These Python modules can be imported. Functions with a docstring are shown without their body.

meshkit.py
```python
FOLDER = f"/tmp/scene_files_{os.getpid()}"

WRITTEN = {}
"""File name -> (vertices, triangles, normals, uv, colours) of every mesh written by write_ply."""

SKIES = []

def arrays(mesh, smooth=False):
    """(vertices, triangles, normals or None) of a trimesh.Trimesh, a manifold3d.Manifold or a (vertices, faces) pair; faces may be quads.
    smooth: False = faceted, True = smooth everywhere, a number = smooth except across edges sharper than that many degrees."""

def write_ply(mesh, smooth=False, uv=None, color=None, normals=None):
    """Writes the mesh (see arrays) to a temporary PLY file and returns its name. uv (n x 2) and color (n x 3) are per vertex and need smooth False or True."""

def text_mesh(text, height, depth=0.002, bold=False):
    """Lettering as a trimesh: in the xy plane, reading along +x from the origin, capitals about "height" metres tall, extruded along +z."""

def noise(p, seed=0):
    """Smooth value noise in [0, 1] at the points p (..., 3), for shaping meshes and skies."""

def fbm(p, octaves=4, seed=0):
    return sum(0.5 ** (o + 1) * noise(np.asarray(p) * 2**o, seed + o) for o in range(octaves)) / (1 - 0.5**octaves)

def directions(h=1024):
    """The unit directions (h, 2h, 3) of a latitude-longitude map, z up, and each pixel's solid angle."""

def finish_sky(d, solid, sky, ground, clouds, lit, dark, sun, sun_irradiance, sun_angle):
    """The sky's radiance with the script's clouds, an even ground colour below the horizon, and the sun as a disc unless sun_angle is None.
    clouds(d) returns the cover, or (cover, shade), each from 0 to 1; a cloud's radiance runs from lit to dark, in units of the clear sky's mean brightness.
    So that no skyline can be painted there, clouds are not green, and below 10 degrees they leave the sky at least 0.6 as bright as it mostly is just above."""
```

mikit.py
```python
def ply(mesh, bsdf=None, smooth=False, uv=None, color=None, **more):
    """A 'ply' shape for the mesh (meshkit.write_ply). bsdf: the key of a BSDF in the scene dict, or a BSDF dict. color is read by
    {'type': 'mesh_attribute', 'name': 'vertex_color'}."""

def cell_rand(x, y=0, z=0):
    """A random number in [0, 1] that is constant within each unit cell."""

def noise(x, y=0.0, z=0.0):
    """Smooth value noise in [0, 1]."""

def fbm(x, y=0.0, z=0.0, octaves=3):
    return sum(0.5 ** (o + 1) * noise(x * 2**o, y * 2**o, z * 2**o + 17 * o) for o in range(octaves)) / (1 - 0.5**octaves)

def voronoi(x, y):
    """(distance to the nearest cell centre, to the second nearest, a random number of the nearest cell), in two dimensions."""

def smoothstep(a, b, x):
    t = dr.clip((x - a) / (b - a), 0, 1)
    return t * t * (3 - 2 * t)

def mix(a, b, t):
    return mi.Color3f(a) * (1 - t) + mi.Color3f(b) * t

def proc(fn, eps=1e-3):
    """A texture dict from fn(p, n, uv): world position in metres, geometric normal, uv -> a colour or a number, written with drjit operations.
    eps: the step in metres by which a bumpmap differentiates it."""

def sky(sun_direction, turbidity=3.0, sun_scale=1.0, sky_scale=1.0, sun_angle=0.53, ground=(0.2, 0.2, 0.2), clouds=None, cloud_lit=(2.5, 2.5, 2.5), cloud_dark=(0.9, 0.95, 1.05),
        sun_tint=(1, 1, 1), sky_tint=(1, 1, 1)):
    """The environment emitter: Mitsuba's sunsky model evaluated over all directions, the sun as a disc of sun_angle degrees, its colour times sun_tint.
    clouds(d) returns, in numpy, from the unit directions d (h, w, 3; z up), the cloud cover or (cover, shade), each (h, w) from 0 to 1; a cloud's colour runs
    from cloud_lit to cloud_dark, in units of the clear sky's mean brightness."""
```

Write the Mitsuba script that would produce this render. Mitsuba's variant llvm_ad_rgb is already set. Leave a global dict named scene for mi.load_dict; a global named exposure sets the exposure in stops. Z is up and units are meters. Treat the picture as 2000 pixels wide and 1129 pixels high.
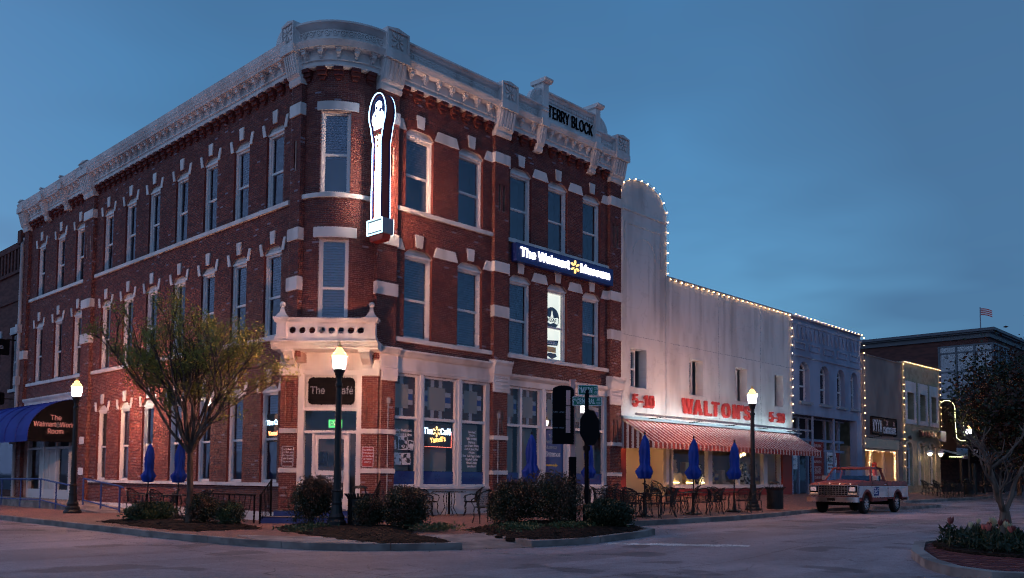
import math, random
import numpy as np, trimesh, drjit as dr, mitsuba as mi, mikit, meshkit
from mikit import noise, fbm, cell_rand, smoothstep, mix, proc
from shapely.geometry import Polygon, Point, box as sbox
from shapely.ops import unary_union
T = mi.ScalarTransform4f
PI = math.pi
rng = np.random.default_rng(7)
scene, labels = {}, {}

# ------------------------------------------------------------------ camera, sky, exposure
EYE = np.array([0.0, 0.0, 1.15])
FWD = np.array([0.7203212, 0.6911570, 0.0586453])
scene['camera'] = {'type': 'perspective', 'fov': 59.994, 'fov_axis': 'x', 'near_clip': 0.1, 'far_clip': 3000.0,
                   'principal_point_offset_x': 0.0022, 'principal_point_offset_y': -0.2375,
                   'to_world': T().look_at(origin=EYE.tolist(), target=(EYE + FWD).tolist(), up=[-0.0477541, -0.0349331, 0.9982481])}


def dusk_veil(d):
    """Thin dusk cloud: a broad bluish glow added out of view to brighten the walls, and a few dim streaks in the blue."""
    az = -d[..., 0] * 0.93 + d[..., 1] * 0.36          # 1 towards the middle of the added glow, behind on the left
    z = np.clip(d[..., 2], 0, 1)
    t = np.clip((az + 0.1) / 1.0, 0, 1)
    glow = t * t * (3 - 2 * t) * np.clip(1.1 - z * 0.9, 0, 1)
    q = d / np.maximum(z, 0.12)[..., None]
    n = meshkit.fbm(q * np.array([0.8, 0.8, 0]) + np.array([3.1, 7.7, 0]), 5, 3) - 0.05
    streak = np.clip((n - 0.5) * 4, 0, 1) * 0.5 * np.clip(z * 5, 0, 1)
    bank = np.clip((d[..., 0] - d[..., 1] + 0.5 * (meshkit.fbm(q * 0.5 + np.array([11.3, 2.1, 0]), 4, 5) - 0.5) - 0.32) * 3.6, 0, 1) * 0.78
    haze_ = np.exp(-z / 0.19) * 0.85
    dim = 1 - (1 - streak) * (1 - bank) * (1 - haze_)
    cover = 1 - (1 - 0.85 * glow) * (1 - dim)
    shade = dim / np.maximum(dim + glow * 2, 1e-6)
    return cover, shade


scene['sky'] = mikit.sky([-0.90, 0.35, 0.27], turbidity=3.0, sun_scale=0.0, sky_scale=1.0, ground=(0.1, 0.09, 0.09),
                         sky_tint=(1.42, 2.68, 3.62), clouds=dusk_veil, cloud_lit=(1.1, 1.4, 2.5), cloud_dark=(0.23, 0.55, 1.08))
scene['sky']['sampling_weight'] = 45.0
exposure = 0.68

# ------------------------------------------------------------------ helpers
def M4(c0, c1, c2, o):
    m = np.eye(4); m[:3, 0], m[:3, 1], m[:3, 2], m[:3, 3] = c0, c1, c2, o
    return m


def xf(mesh, m):
    v, f = mesh
    v = v @ m[:3, :3].T + m[:3, 3]
    if np.linalg.det(m[:3, :3]) < 0: f = f[:, ::-1]
    return v, f


def cat(*ms):
    ms = [m for m in (ms[0] if len(ms) == 1 and isinstance(ms[0], list) else ms) if m is not None and len(m[0])]
    at, vs, fs = 0, [], []
    for v, f in ms:
        vs.append(v); fs.append(np.asarray(f) + at); at += len(v)
    return np.vstack(vs), np.vstack(fs)


BV = np.array([[x, y, z] for x in (0, 1) for y in (0, 1) for z in (0, 1)], float)
BF = np.array([[0, 1, 3], [0, 3, 2], [4, 6, 7], [4, 7, 5], [0, 4, 5], [0, 5, 1], [2, 3, 7], [2, 7, 6], [0, 2, 6], [0, 6, 4], [1, 5, 7], [1, 7, 3]])


def box(x0, x1, y0, y1, z0, z1):
    return np.array([x0, y0, z0]) + BV * np.array([x1 - x0, y1 - y0, z1 - z0]), BF


def tm(t): return np.array(t.vertices, float), np.array(t.faces)


def extr(poly, h):
    """polygon in xy extruded along z from 0 to h"""
    gs = getattr(poly, 'geoms', [poly])
    return cat([tm(trimesh.creation.extrude_polygon(g, h, engine='earcut')) for g in gs if g.area > 1e-7])


def lathe(prof, n=16, folds=None):
    """prof: (r, z) pairs from bottom to top"""
    p = np.array(prof, float); a = np.arange(n) * 2 * PI / n
    k = np.ones((len(p), n)) if folds is None else folds(p[:, 1][:, None], a[None])
    v = np.stack([p[:, :1] * np.cos(a) * k, p[:, :1] * np.sin(a) * k, p[:, 1:2] + 0 * a], -1).reshape(-1, 3)
    i, j = np.meshgrid(np.arange(len(p) - 1), np.arange(n), indexing='ij')
    q = np.stack([i * n + j, i * n + (j + 1) % n, (i + 1) * n + (j + 1) % n, (i + 1) * n + j], -1).reshape(-1, 4)
    f = np.vstack([q[:, [0, 1, 2]], q[:, [0, 2, 3]]])
    b, t = len(v), len(v) + 1
    v = np.vstack([v, [[0, 0, p[0, 1]], [0, 0, p[-1, 1]]]])
    jj = np.arange(n)
    f = np.vstack([f, np.stack([0 * jj + b, (jj + 1) % n, jj], 1), np.stack([0 * jj + t, (len(p) - 1) * n + jj, (len(p) - 1) * n + (jj + 1) % n], 1)])
    return v, f


def tube(pts, r, n=6):
    p = np.asarray(pts, float); t = np.gradient(p, axis=0); t /= np.linalg.norm(t, axis=1, keepdims=True) + 1e-12
    a = np.cross(t, np.where(np.abs(t[:, 2:]) < 0.9, [0, 0, 1.0], [1.0, 0, 0])); a /= np.linalg.norm(a, axis=1, keepdims=True) + 1e-12
    b = np.cross(t, a); ang = np.arange(n) * 2 * PI / n
    rr = np.broadcast_to(r, (len(p),))[:, None, None]
    v = (p[:, None] + rr * (np.cos(ang)[None, :, None] * a[:, None] + np.sin(ang)[None, :, None] * b[:, None])).reshape(-1, 3)
    i, j = np.meshgrid(np.arange(len(p) - 1), np.arange(n), indexing='ij')
    q = np.stack([i * n + j, i * n + (j + 1) % n, (i + 1) * n + (j + 1) % n, (i + 1) * n + j], -1).reshape(-1, 4)
    f = [q[:, [0, 1, 2]], q[:, [0, 2, 3]]]
    k = np.arange(1, n - 1); e = (len(p) - 1) * n
    f += [np.stack([0 * k, k + 1, k], 1), np.stack([0 * k + e, e + k, e + k + 1], 1)]
    return v, np.vstack(f)


def sphere(c, r, s=1):
    t = trimesh.creation.icosphere(subdivisions=s, radius=1.0)
    return np.array(t.vertices) * r + np.asarray(c, float), np.array(t.faces)


def at(x, y, z=0.0, rz=0.0, s=1.0):
    c, n = math.cos(rz) * s, math.sin(rz) * s
    return M4([c, n, 0], [-n, c, 0], [0, 0, s], [x, y, z])


class Fr:
    """A facade's frame: u along the wall, d outwards, z up (metres)."""
    def __init__(s, o, u, n):
        s.o, s.U, s.N, s.Z = np.array([o[0], o[1], 0.0]), np.array([u[0], u[1], 0.0]), np.array([n[0], n[1], 0.0]), np.array([0, 0, 1.0])
        s.M = M4(s.U, s.N, s.Z, s.o); s.ME = M4(s.U, s.Z, s.N, s.o); s.MP = M4(s.N, s.Z, s.U, s.o)
    def P(s, u, d, z): return s.o + s.U * u + s.N * d + s.Z * z
    def box(s, u0, u1, d0, d1, z0, z1): return xf(box(u0, u1, d0, d1, z0, z1), s.M)
    def prism(s, poly, d0, d1): return xf(extr(poly if hasattr(poly, 'area') else Polygon(poly), d1 - d0), s.ME @ at(0, 0, d0))
    def prof(s, pts, u0, u1): return xf(extr(Polygon(pts), u1 - u0), s.MP @ at(0, 0, u0))
    def text(s, t, h, u, z, d, depth=0.01, bold=False, fit=None, center=False, angle=0):
        m = tm(meshkit.text_mesh(t, h, depth, bold)); w = m[0][:, 0].max() - m[0][:, 0].min()
        if fit: m[0][:, 0] *= fit / w; w = fit
        m[0][:, 0] -= m[0][:, 0].min() + (w / 2 if center else 0)
        return xf(m, s.ME @ at(u, z, d) @ at(0, 0, 0, angle))
    def mesh(s, m): return xf(m, s.M)


def ply(m, mat, smooth=False, **k): return mikit.ply((m[0], m[1]), mat, smooth=smooth, **k)


def num(key):
    """key, or key_001, key_002 ... when it is taken"""
    if key not in scene and key not in used: used.add(key); return key
    i = 1
    while f'{key}_{i:03d}' in used or f'{key}_{i:03d}' in scene: i += 1
    used.add(f'{key}_{i:03d}'); return f'{key}_{i:03d}'


used = set()


def thing(name, label, cat_, group=None):
    k = num(name); labels[k] = {'label': label, 'category': cat_}
    if group: labels[k]['group'] = group
    return k


def part(parent, name, m, mat, smooth=False, label=None, kind=None, emit=None, sw=0.5):
    k = num(f'{parent}__{name}')
    d = m if isinstance(m, dict) else ply(m, mat, smooth)
    if emit is not None: d['emitter'] = {'type': 'area', 'sampling_weight': float(sw), 'radiance': {'type': 'rgb', 'value': list(emit)}}
    scene[k] = d
    if label or kind: labels[k] = {**({'label': label} if label else {}), **({'kind': kind} if kind else {})}
    return k


def struct(name, m, mat, smooth=False, label=None, cat_=None, kind='structure'):
    k = num(name); scene[k] = m if isinstance(m, dict) else ply(m, mat, smooth)
    labels[k] = {'kind': kind, **({'label': label} if label else {}), **({'category': cat_} if cat_ else {})}
    return k


def place(parent, parts, m):
    """parts: (name, ply dict, emit) of a prototype; each added under parent with the matrix m"""
    for name, d in parts:
        scene[num(f'{parent}__{name}')] = {**d, 'to_world': T(m.tolist())}


# ------------------------------------------------------------------ materials
def mat(key, rgb, rough=0.6, metal=0.0, spec=0.4, coat=0.0):
    c = rgb if isinstance(rgb, dict) else {'type': 'rgb', 'value': list(rgb)}
    b = {'type': 'principled', 'base_color': c, 'roughness': rough, 'metallic': metal, 'specular': spec}
    if coat: b['clearcoat'] = coat; b['clearcoat_gloss'] = 0.9
    scene[key] = {'type': 'twosided', 'bsdf': b}


def noisy(a, b, sx, sy, sz, oct_=3, lo=0.3, hi=0.7):
    def fn(p, n, uv): return mix(a, b, smoothstep(lo, hi, fbm(p.x * sx, p.y * sy, p.z * sz, oct_)))
    return proc(fn)


def asphalt(p, n, uv):
    g = fbm(p.x * 1.1, p.y * 1.1, 0, 3)
    f = 0.45 * noise(p.x * 60, p.y * 60, 0) + 0.3 * noise(p.x * 22, p.y * 22, 5) + 0.25 * noise(p.x * 8, p.y * 8, 7)
    w = smoothstep(0.45, 0.62, fbm(p.x * 0.22 + 5, p.y * 0.22, 3, 3))
    c = mix((0.155, 0.122, 0.132), (0.29, 0.225, 0.235), g * 0.6 + w * 0.4)
    crack = smoothstep(0.004, 0.0, dr.abs(fbm(p.x * 0.35, p.y * 0.35, 9, 4) - 0.5))
    wear = smoothstep(0.42, 0.7, fbm(p.x * 0.10 + p.y * 0.02, p.y * 1.3, 4, 3)); stain = smoothstep(0.66, 0.74, fbm(p.x * 0.9 + 3, p.y * 0.9, 6, 3))
    e1, e2 = p.x - 9.5 + 0.15 * p.y, p.y - 9.0
    patch = smoothstep(1.32, 1.28, dr.abs(e1)) * smoothstep(1.0, 0.96, dr.abs(e2)) + smoothstep(2.3, 2.26, dr.abs(p.x - 24.5)) * smoothstep(0.6, 0.56, dr.abs(p.y - 10.9 - 0.05 * p.x * 0))
    seam = smoothstep(0.03, 0.01, dr.abs(p.y - 8.2 - 0.06 * noise(p.x * 0.8, 0, 0))) + smoothstep(0.025, 0.01, dr.abs(p.x - 8.3 - 0.1 * noise(p.y * 0.5, 1, 0)))
    return c * (0.7 + 0.6 * f) * (1 - 0.5 * crack) * (1 + 0.28 * wear) * (1 - 0.4 * stain) * (1 - 0.4 * dr.minimum(seam, 1)) * (1 - 0.22 * patch)


def pavers(p, n, uv):
    row = dr.floor(p.y / 0.105); fx = p.x / 0.21 + 0.5 * (row - 2 * dr.floor(row / 2)); fy = p.y / 0.105
    ex, ey = fx - dr.floor(fx), fy - dr.floor(fy)
    j = dr.maximum(smoothstep(0.44, 0.49, dr.abs(ex - 0.5)), smoothstep(0.40, 0.47, dr.abs(ey - 0.5)))
    t = cell_rand(dr.floor(fx), row)
    c = mix((0.15, 0.075, 0.062), (0.25, 0.125, 0.10), t * 0.7 + 0.4 * fbm(p.x * 0.5, p.y * 0.5, 0, 3))
    return mix(c, (0.09, 0.075, 0.07), j * 0.7)


def trimcol(p, n, uv):
    s = fbm(p.x * 2.2, p.y * 2.2, p.z * 0.5, 3); g = fbm(p.x * 9, p.y * 9, p.z * 9, 2)
    return mix((0.50, 0.45, 0.44), (0.74, 0.69, 0.68), smoothstep(0.25, 0.62, s) * 0.8 + g * 0.2)


mat('asphalt_mat', proc(asphalt), 0.75, spec=0.35)
mat('paver_mat', proc(pavers), 0.8)
mat('concrete', noisy((0.14, 0.115, 0.11), (0.27, 0.225, 0.21), 2.5, 2.5, 2.5, 4), 0.85)
mat('mulch', noisy((0.010, 0.007, 0.006), (0.035, 0.022, 0.018), 22, 22, 22), 0.95, spec=0.1)
mat('mulch_chip', noisy((0.012, 0.008, 0.007), (0.075, 0.045, 0.034), 31, 31, 31, 2), 0.95, spec=0.1)
mat('trim', proc(trimcol), 0.5)
mat('mortar', noisy((0.26, 0.17, 0.15), (0.42, 0.30, 0.27), 3, 3, 3), 0.9)
scene['brick_mat'] = {'type': 'twosided', 'bsdf': {'type': 'principled', 'base_color': {'type': 'mesh_attribute', 'name': 'vertex_color'}, 'roughness': 0.75, 'specular': 0.3}}
BRICKS = [(0.130, 0.032, 0.030), (0.105, 0.026, 0.027), (0.155, 0.040, 0.034), (0.115, 0.028, 0.033), (0.18, 0.05, 0.042)]
for i, c in enumerate(BRICKS): mat(f'brick_tone_{i}', c, 0.75, spec=0.3)
mat('frame_white', (0.70, 0.66, 0.66), 0.4)
mat('room_dark', (0.07, 0.075, 0.095), 0.9)
mat('blind_mat', (0.09, 0.10, 0.15), 0.6)
mat('black', (0.012, 0.012, 0.014), 0.45)
mat('iron', (0.018, 0.015, 0.016), 0.4, metal=0.3)
mat('soft_black', (0.006, 0.006, 0.008), 0.8, spec=0.08)
mat('blue_paint', (0.03, 0.06, 0.22), 0.45)
mat('navy', (0.012, 0.028, 0.16), 0.35, coat=0.5)
mat('umbrella_blue', noisy((0.006, 0.03, 0.24), (0.010, 0.05, 0.34), 5, 5, 2), 0.85)
mat('awning_blue', noisy((0.008, 0.02, 0.20), (0.016, 0.035, 0.28), 1, 1, 1), 0.7)
mat('red_paint', (0.30, 0.035, 0.03), 0.45)
mat('letter_red', (0.55, 0.05, 0.045), 0.4)
def old_paint(p, n, uv):
    c = mix((0.50, 0.48, 0.48), (0.64, 0.62, 0.62), smoothstep(0.25, 0.65, fbm(p.x * 1.6, p.y * 1.6, p.z * 0.35, 4)))
    drip = smoothstep(0.58, 0.8, noise(p.x * 4.5, p.y * 4.5, p.z * 0.22)) * smoothstep(6.5, 9.6, p.z + 1.5 * noise(p.x * 3, 2, 0))
    hair = smoothstep(0.010, 0.0, dr.abs(fbm(p.x * 0.55, p.z * 0.8, 4, 4) - 0.5))
    chip = smoothstep(0.70, 0.73, fbm(p.x * 2.3, p.z * 2.3, 8, 3))
    return c * (1 - 0.17 * drip) * (1 - 0.1 * hair) * (1 - 0.07 * chip)


mat('stucco_white', proc(old_paint), 0.9)
mat('stucco_grey', noisy((0.36, 0.36, 0.38), (0.48, 0.48, 0.5), 0.8, 0.8, 0.8, 4), 0.9)
mat('stucco_blue', noisy((0.20, 0.24, 0.34), (0.28, 0.33, 0.45), 1.1, 1.1, 0.5, 4), 0.85)
mat('stucco_brown', noisy((0.20, 0.15, 0.14), (0.29, 0.22, 0.20), 1, 1, 0.5, 4), 0.9)
mat('stucco_olive', noisy((0.27, 0.24, 0.17), (0.38, 0.34, 0.24), 3, 3, 3, 4), 0.9)
mat('cream', (0.55, 0.45, 0.33), 0.8)
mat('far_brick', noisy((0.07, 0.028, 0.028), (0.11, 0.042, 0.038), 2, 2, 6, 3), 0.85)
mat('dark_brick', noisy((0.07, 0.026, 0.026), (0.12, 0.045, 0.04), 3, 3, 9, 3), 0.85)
mat('dark_steel', (0.09, 0.10, 0.125), 0.5)
mat('steel_grey', (0.25, 0.28, 0.33), 0.5)
mat('gold', (0.75, 0.55, 0.25), 0.35, metal=0.7)
mat('chrome', (0.75, 0.74, 0.75), 0.18, metal=1.0)
mat('rubber', (0.014, 0.013, 0.014), 0.8, spec=0.2)
mat('truck_red', noisy((0.155, 0.036, 0.033), (0.21, 0.05, 0.045), 4, 4, 4), 0.45, spec=0.3)
mat('truck_white', noisy((0.40, 0.39, 0.41), (0.52, 0.50, 0.52), 3, 3, 5), 0.35, coat=0.4)
mat('lettering_white', (0.78, 0.76, 0.78), 0.5)
mat('sign_green', (0.01, 0.16, 0.10), 0.45)
mat('sign_pink', (0.62, 0.36, 0.34), 0.6)
mat('yellow_paint', (0.75, 0.42, 0.04), 0.5)
mat('film_grey', (0.22, 0.22, 0.20), 0.8)
mat('film_pale', (0.30, 0.31, 0.33), 0.7)
mat('film_blue', (0.015, 0.045, 0.20), 0.6)
mat('glass_brown', (0.03, 0.012, 0.010), 0.6)
mat('photo_dark', (0.03, 0.03, 0.034), 0.5)
mat('photo_light', noisy((0.04, 0.04, 0.045), (0.7, 0.7, 0.72), 9, 9, 9, 2, 0.42, 0.55), 0.5)
mat('poster', noisy((0.05, 0.045, 0.14), (0.55, 0.42, 0.22), 5, 5, 5, 2), 0.6)
mat('bark', noisy((0.05, 0.032, 0.026), (0.12, 0.08, 0.062), 14, 14, 3), 0.9)
mat('bark_pale', noisy((0.085, 0.052, 0.040), (0.19, 0.12, 0.092), 9, 9, 3), 0.8)
mat('leaf_spring', (0.25, 0.235, 0.05), 0.6)
mat('leaf_dark', (0.020, 0.030, 0.014), 0.6)
mat('leaf_red', (0.045, 0.018, 0.012), 0.6)
mat('leaf_shrub', (0.032, 0.034, 0.018), 0.6)
mat('leaf_shrub_red', (0.075, 0.038, 0.024), 0.6)
mat('leaf_ground', (0.055, 0.075, 0.03), 0.6)
mat('tulip_white', (0.55, 0.44, 0.26), 0.6)
mat('tulip_pink', (0.55, 0.14, 0.12), 0.5)
mat('tulip_dark', (0.15, 0.03, 0.03), 0.5)
mat('marking', noisy((0.28, 0.26, 0.26), (0.62, 0.58, 0.56), 7, 7, 7), 0.8)
mat('marking_faint', noisy((0.13, 0.12, 0.12), (0.26, 0.235, 0.225), 5, 5, 5), 0.8)
mat('lamp_off', (0.9, 0.85, 0.7), 0.4)
def pane_mat(key, share, tint):
    """window glass: a sheet that mirrors a share of the light and lets the rest straight through"""
    scene[key] = {'type': 'mask', 'opacity': share, 'bsdf': {'type': 'twosided', 'bsdf': {'type': 'conductor', 'material': 'none', 'specular_reflectance': {'type': 'rgb', 'value': list(tint)}}}}


pane_mat('glass', 0.16, (0.75, 0.82, 1.0))
pane_mat('clear_glass', 0.07, (0.8, 0.85, 1.0))


def awn_stripe(p, n, uv):
    t = p.x / 0.30; s = t - dr.floor(t)
    return mix((0.25, 0.040, 0.036), (0.46, 0.38, 0.36), smoothstep(0.60, 0.64, s) * smoothstep(1.0, 0.96, s))


def side_stripe(p, n, uv):
    t = p.y / 0.24; s = t - dr.floor(t)
    return mix((0.16, 0.045, 0.04), (0.66, 0.60, 0.58), smoothstep(0.5, 0.54, s))


mat('awning_stripe', proc(awn_stripe), 0.85)
mat('awning_side', proc(side_stripe), 0.85)


# ------------------------------------------------------------------ ground
def S(a, b, x):
    t = np.clip((x - a) / (b - a), 0, 1); return t * t * (3 - 2 * t)


def gz(x, y): return -0.18 * S(18.5, 14, x) + 0.45 * S(16.8, 20.5, y) * S(22, 30, x)


def drape(m, off=0.0):
    v = m[0].copy(); v[:, 2] += gz(v[:, 0], v[:, 1]) + off; return v, m[1]


def slab(poly, z0, z1, step=0.9):
    t = trimesh.Trimesh(*extr(poly, z1 - z0), process=True)
    v, f = trimesh.remesh.subdivide_to_size(t.vertices, t.faces, step, max_iter=12)
    v = np.array(v); v[:, 2] += z0
    return drape((v, np.array(f)))


g = np.concatenate([[-900, -300, -100, -50], np.arange(-30, 130, 1.0), [140, 170, 250, 500, 1200]])
gx, gy = np.meshgrid(g, g, indexing='ij')
V = np.stack([gx, gy, gz(gx, gy) - 0.13], -1).reshape(-1, 3); n = len(g)
i, j = np.meshgrid(np.arange(n - 1), np.arange(n - 1), indexing='ij')
q = np.stack([i * n + j, (i + 1) * n + j, (i + 1) * n + j + 1, i * n + j + 1], -1).reshape(-1, 4)
struct('road', (V, np.vstack([q[:, [0, 1, 2]], q[:, [0, 2, 3]]])), 'asphalt_mat', True)

WALK = Polygon([(9.4, 70), (9.4, 20), (9.65, 17), (10.1, 15.2), (10.7, 14.4), (11.33, 13.9), (12.36, 13.35), (14.13, 12.71), (15.5, 12.2), (17.0, 11.95),
                (17.6, 12.1), (17.95, 12.7), (18.6, 13.8), (19.7, 14.4), (25.5, 14.4), (30, 15.1), (33.5, 15.85), (36, 16.1), (40, 16.1), (40.8, 15.3), (41.6, 15.0),
                (46.9, 15.15), (47.4, 15.6), (48.4, 17.4), (50, 17.9), (67, 18.3), (67, 70)])
RAMP = Polygon([(12.42, 13.1), (14.0, 12.5), (14.95, 15.25), (13.35, 16.1)])
struct('sidewalk', slab(WALK.buffer(-0.16).difference(RAMP), -0.2, 0.0), 'paver_mat')
kerb = WALK.difference(WALK.buffer(-0.155)).difference(sbox(8, 60, 80, 80))
ring_ = WALK.exterior
gaps = []
for s_ in np.arange(1.3, ring_.length, 2.4):
    a_, b_ = ring_.interpolate(s_), ring_.interpolate(s_ + 0.02); t_ = np.array([b_.x - a_.x, b_.y - a_.y]); t_ /= np.linalg.norm(t_); n_ = np.array([-t_[1], t_[0]])
    gaps.append(Polygon([(a_.x + q_ * n_[0] * 0.3 + w_ * t_[0] * 0.009, a_.y + q_ * n_[1] * 0.3 + w_ * t_[1] * 0.009) for q_, w_ in ((-1, -1), (1, -1), (1, 1), (-1, 1))]))
kerb = kerb.difference(unary_union(gaps))
kerb = kerb.difference(RAMP).union(Polygon([(14.0, 12.76), (14.17, 12.70), (15.12, 15.17), (14.95, 15.25)])).union(Polygon([(12.30, 13.38), (12.44, 13.32), (13.37, 16.05), (13.22, 16.12)]))
struct('kerb', slab(kerb, -0.3, 0.012, 0.6), 'concrete')
u_, v_ = np.meshgrid(np.linspace(0, 1, 12), np.linspace(0, 1, 16), indexing='ij')
c4 = [np.array(c) for c in ((12.40, 13.30), (14.03, 12.68), (14.97, 15.25), (13.33, 16.1))]
xy = (c4[0] * (1 - u_[..., None]) + c4[1] * u_[..., None]) * (1 - v_[..., None]) + (c4[3] * (1 - u_[..., None]) + c4[2] * u_[..., None]) * v_[..., None]
zz = gz(xy[..., 0], xy[..., 1]) - 0.122 * (1 - S(0.0, 0.9, v_)) - 0.002
i_, j_ = np.meshgrid(np.arange(11), np.arange(15), indexing='ij'); q = np.stack([i_ * 16 + j_, (i_ + 1) * 16 + j_, (i_ + 1) * 16 + j_ + 1, i_ * 16 + j_ + 1], -1).reshape(-1, 4)
struct('kerb_ramp', (np.concatenate([xy, zz[..., None]], -1).reshape(-1, 3), np.vstack([q[:, [0, 1, 2]], q[:, [0, 2, 3]]])), 'concrete', True)
struct('path', slab(Polygon([(9.9, 16.9), (10.4, 15.3), (11.15, 14.25), (11.9, 15.9), (10.3, 18.5)]), -0.1, 0.006, 0.7), 'concrete')


def strip(a, b, w, off=-0.126):
    a, b = np.array(a, float), np.array(b, float); L = np.linalg.norm(b - a); nrm = np.array([-(b - a)[1], (b - a)[0]]) / L * w / 2
    k = max(2, int(L / 0.5)); t = np.linspace(0, 1, k)[:, None]; c = a + (b - a) * t
    v = np.vstack([c - nrm, c + nrm]); v = np.hstack([v, np.zeros((len(v), 1))]); ii = np.arange(k - 1)
    return drape((v, np.vstack([np.stack([ii, ii + 1, ii + k], 1), np.stack([ii + 1, ii + k + 1, ii + k], 1)])), off)


struct('crosswalk_line', strip((15.6, 12.0), (16.6, 9.1), 0.32), 'marking')
struct('crosswalk_line', strip((12.28, 12.44), (12.97, 10.78), 0.14), 'marking_faint')
struct('road_edge_line', cat(strip((19.2, 12.9), (25.5, 12.2), 0.12), strip((20.0, 11.4), (33.0, 12.6), 0.10)), 'marking_faint')
struct('centre_line', cat(strip((24, 9.6), (60, 11.5), 0.12), strip((24, 9.9), (60, 11.8), 0.12)), 'marking_faint')


chips = []


def bed(poly, name):
    poly = Polygon([(x + 0.10 * math.sin(x * 9 + y * 7), y + 0.10 * math.sin(x * 8 - y * 6 + 1)) for x, y in poly.buffer(0.12).segmentize(0.12).exterior.coords]).buffer(0)
    m = slab(poly, -0.06, 0.012, 0.22)
    v = m[0]; inn = np.array([poly.exterior.distance(Point(a, b)) for a, b in v[:, :2]])
    v[:, 2] += (0.09 * np.clip(inn / 0.5, 0, 1) + 0.07 * (meshkit.fbm(v * 3.5, 3) - 0.3) * np.clip(inn / 0.2, 0, 1)) * (v[:, 2] > gz(v[:, 0], v[:, 1]) - 0.02)
    x0, y0, x1, y1 = poly.bounds
    for _ in range(900):
        x, y = rng.uniform(x0 - 0.25, x1 + 0.25), rng.uniform(y0 - 0.25, y1 + 0.25); dd = poly.exterior.distance(Point(x, y)); ins = poly.contains(Point(x, y))
        if (ins and dd < 0.9) or (not ins and dd < 0.2 * rng.random()):
            z = float(gz(x, y)) + (0.02 + 0.09 * min(dd / 0.5, 1) if ins else 0.008); a = rng.uniform(0, 3.1); l_ = rng.uniform(0.02, 0.06)
            chips.append(xf(box(-l_, l_, -0.010, 0.010, 0, 0.008), at(x, y, z, a) @ M4([1, 0, rng.normal(0, 0.3)], [0, 1, rng.normal(0, 0.3)], [0, 0, 1], [0, 0, 0])))
    struct(name, m, 'mulch')


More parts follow.
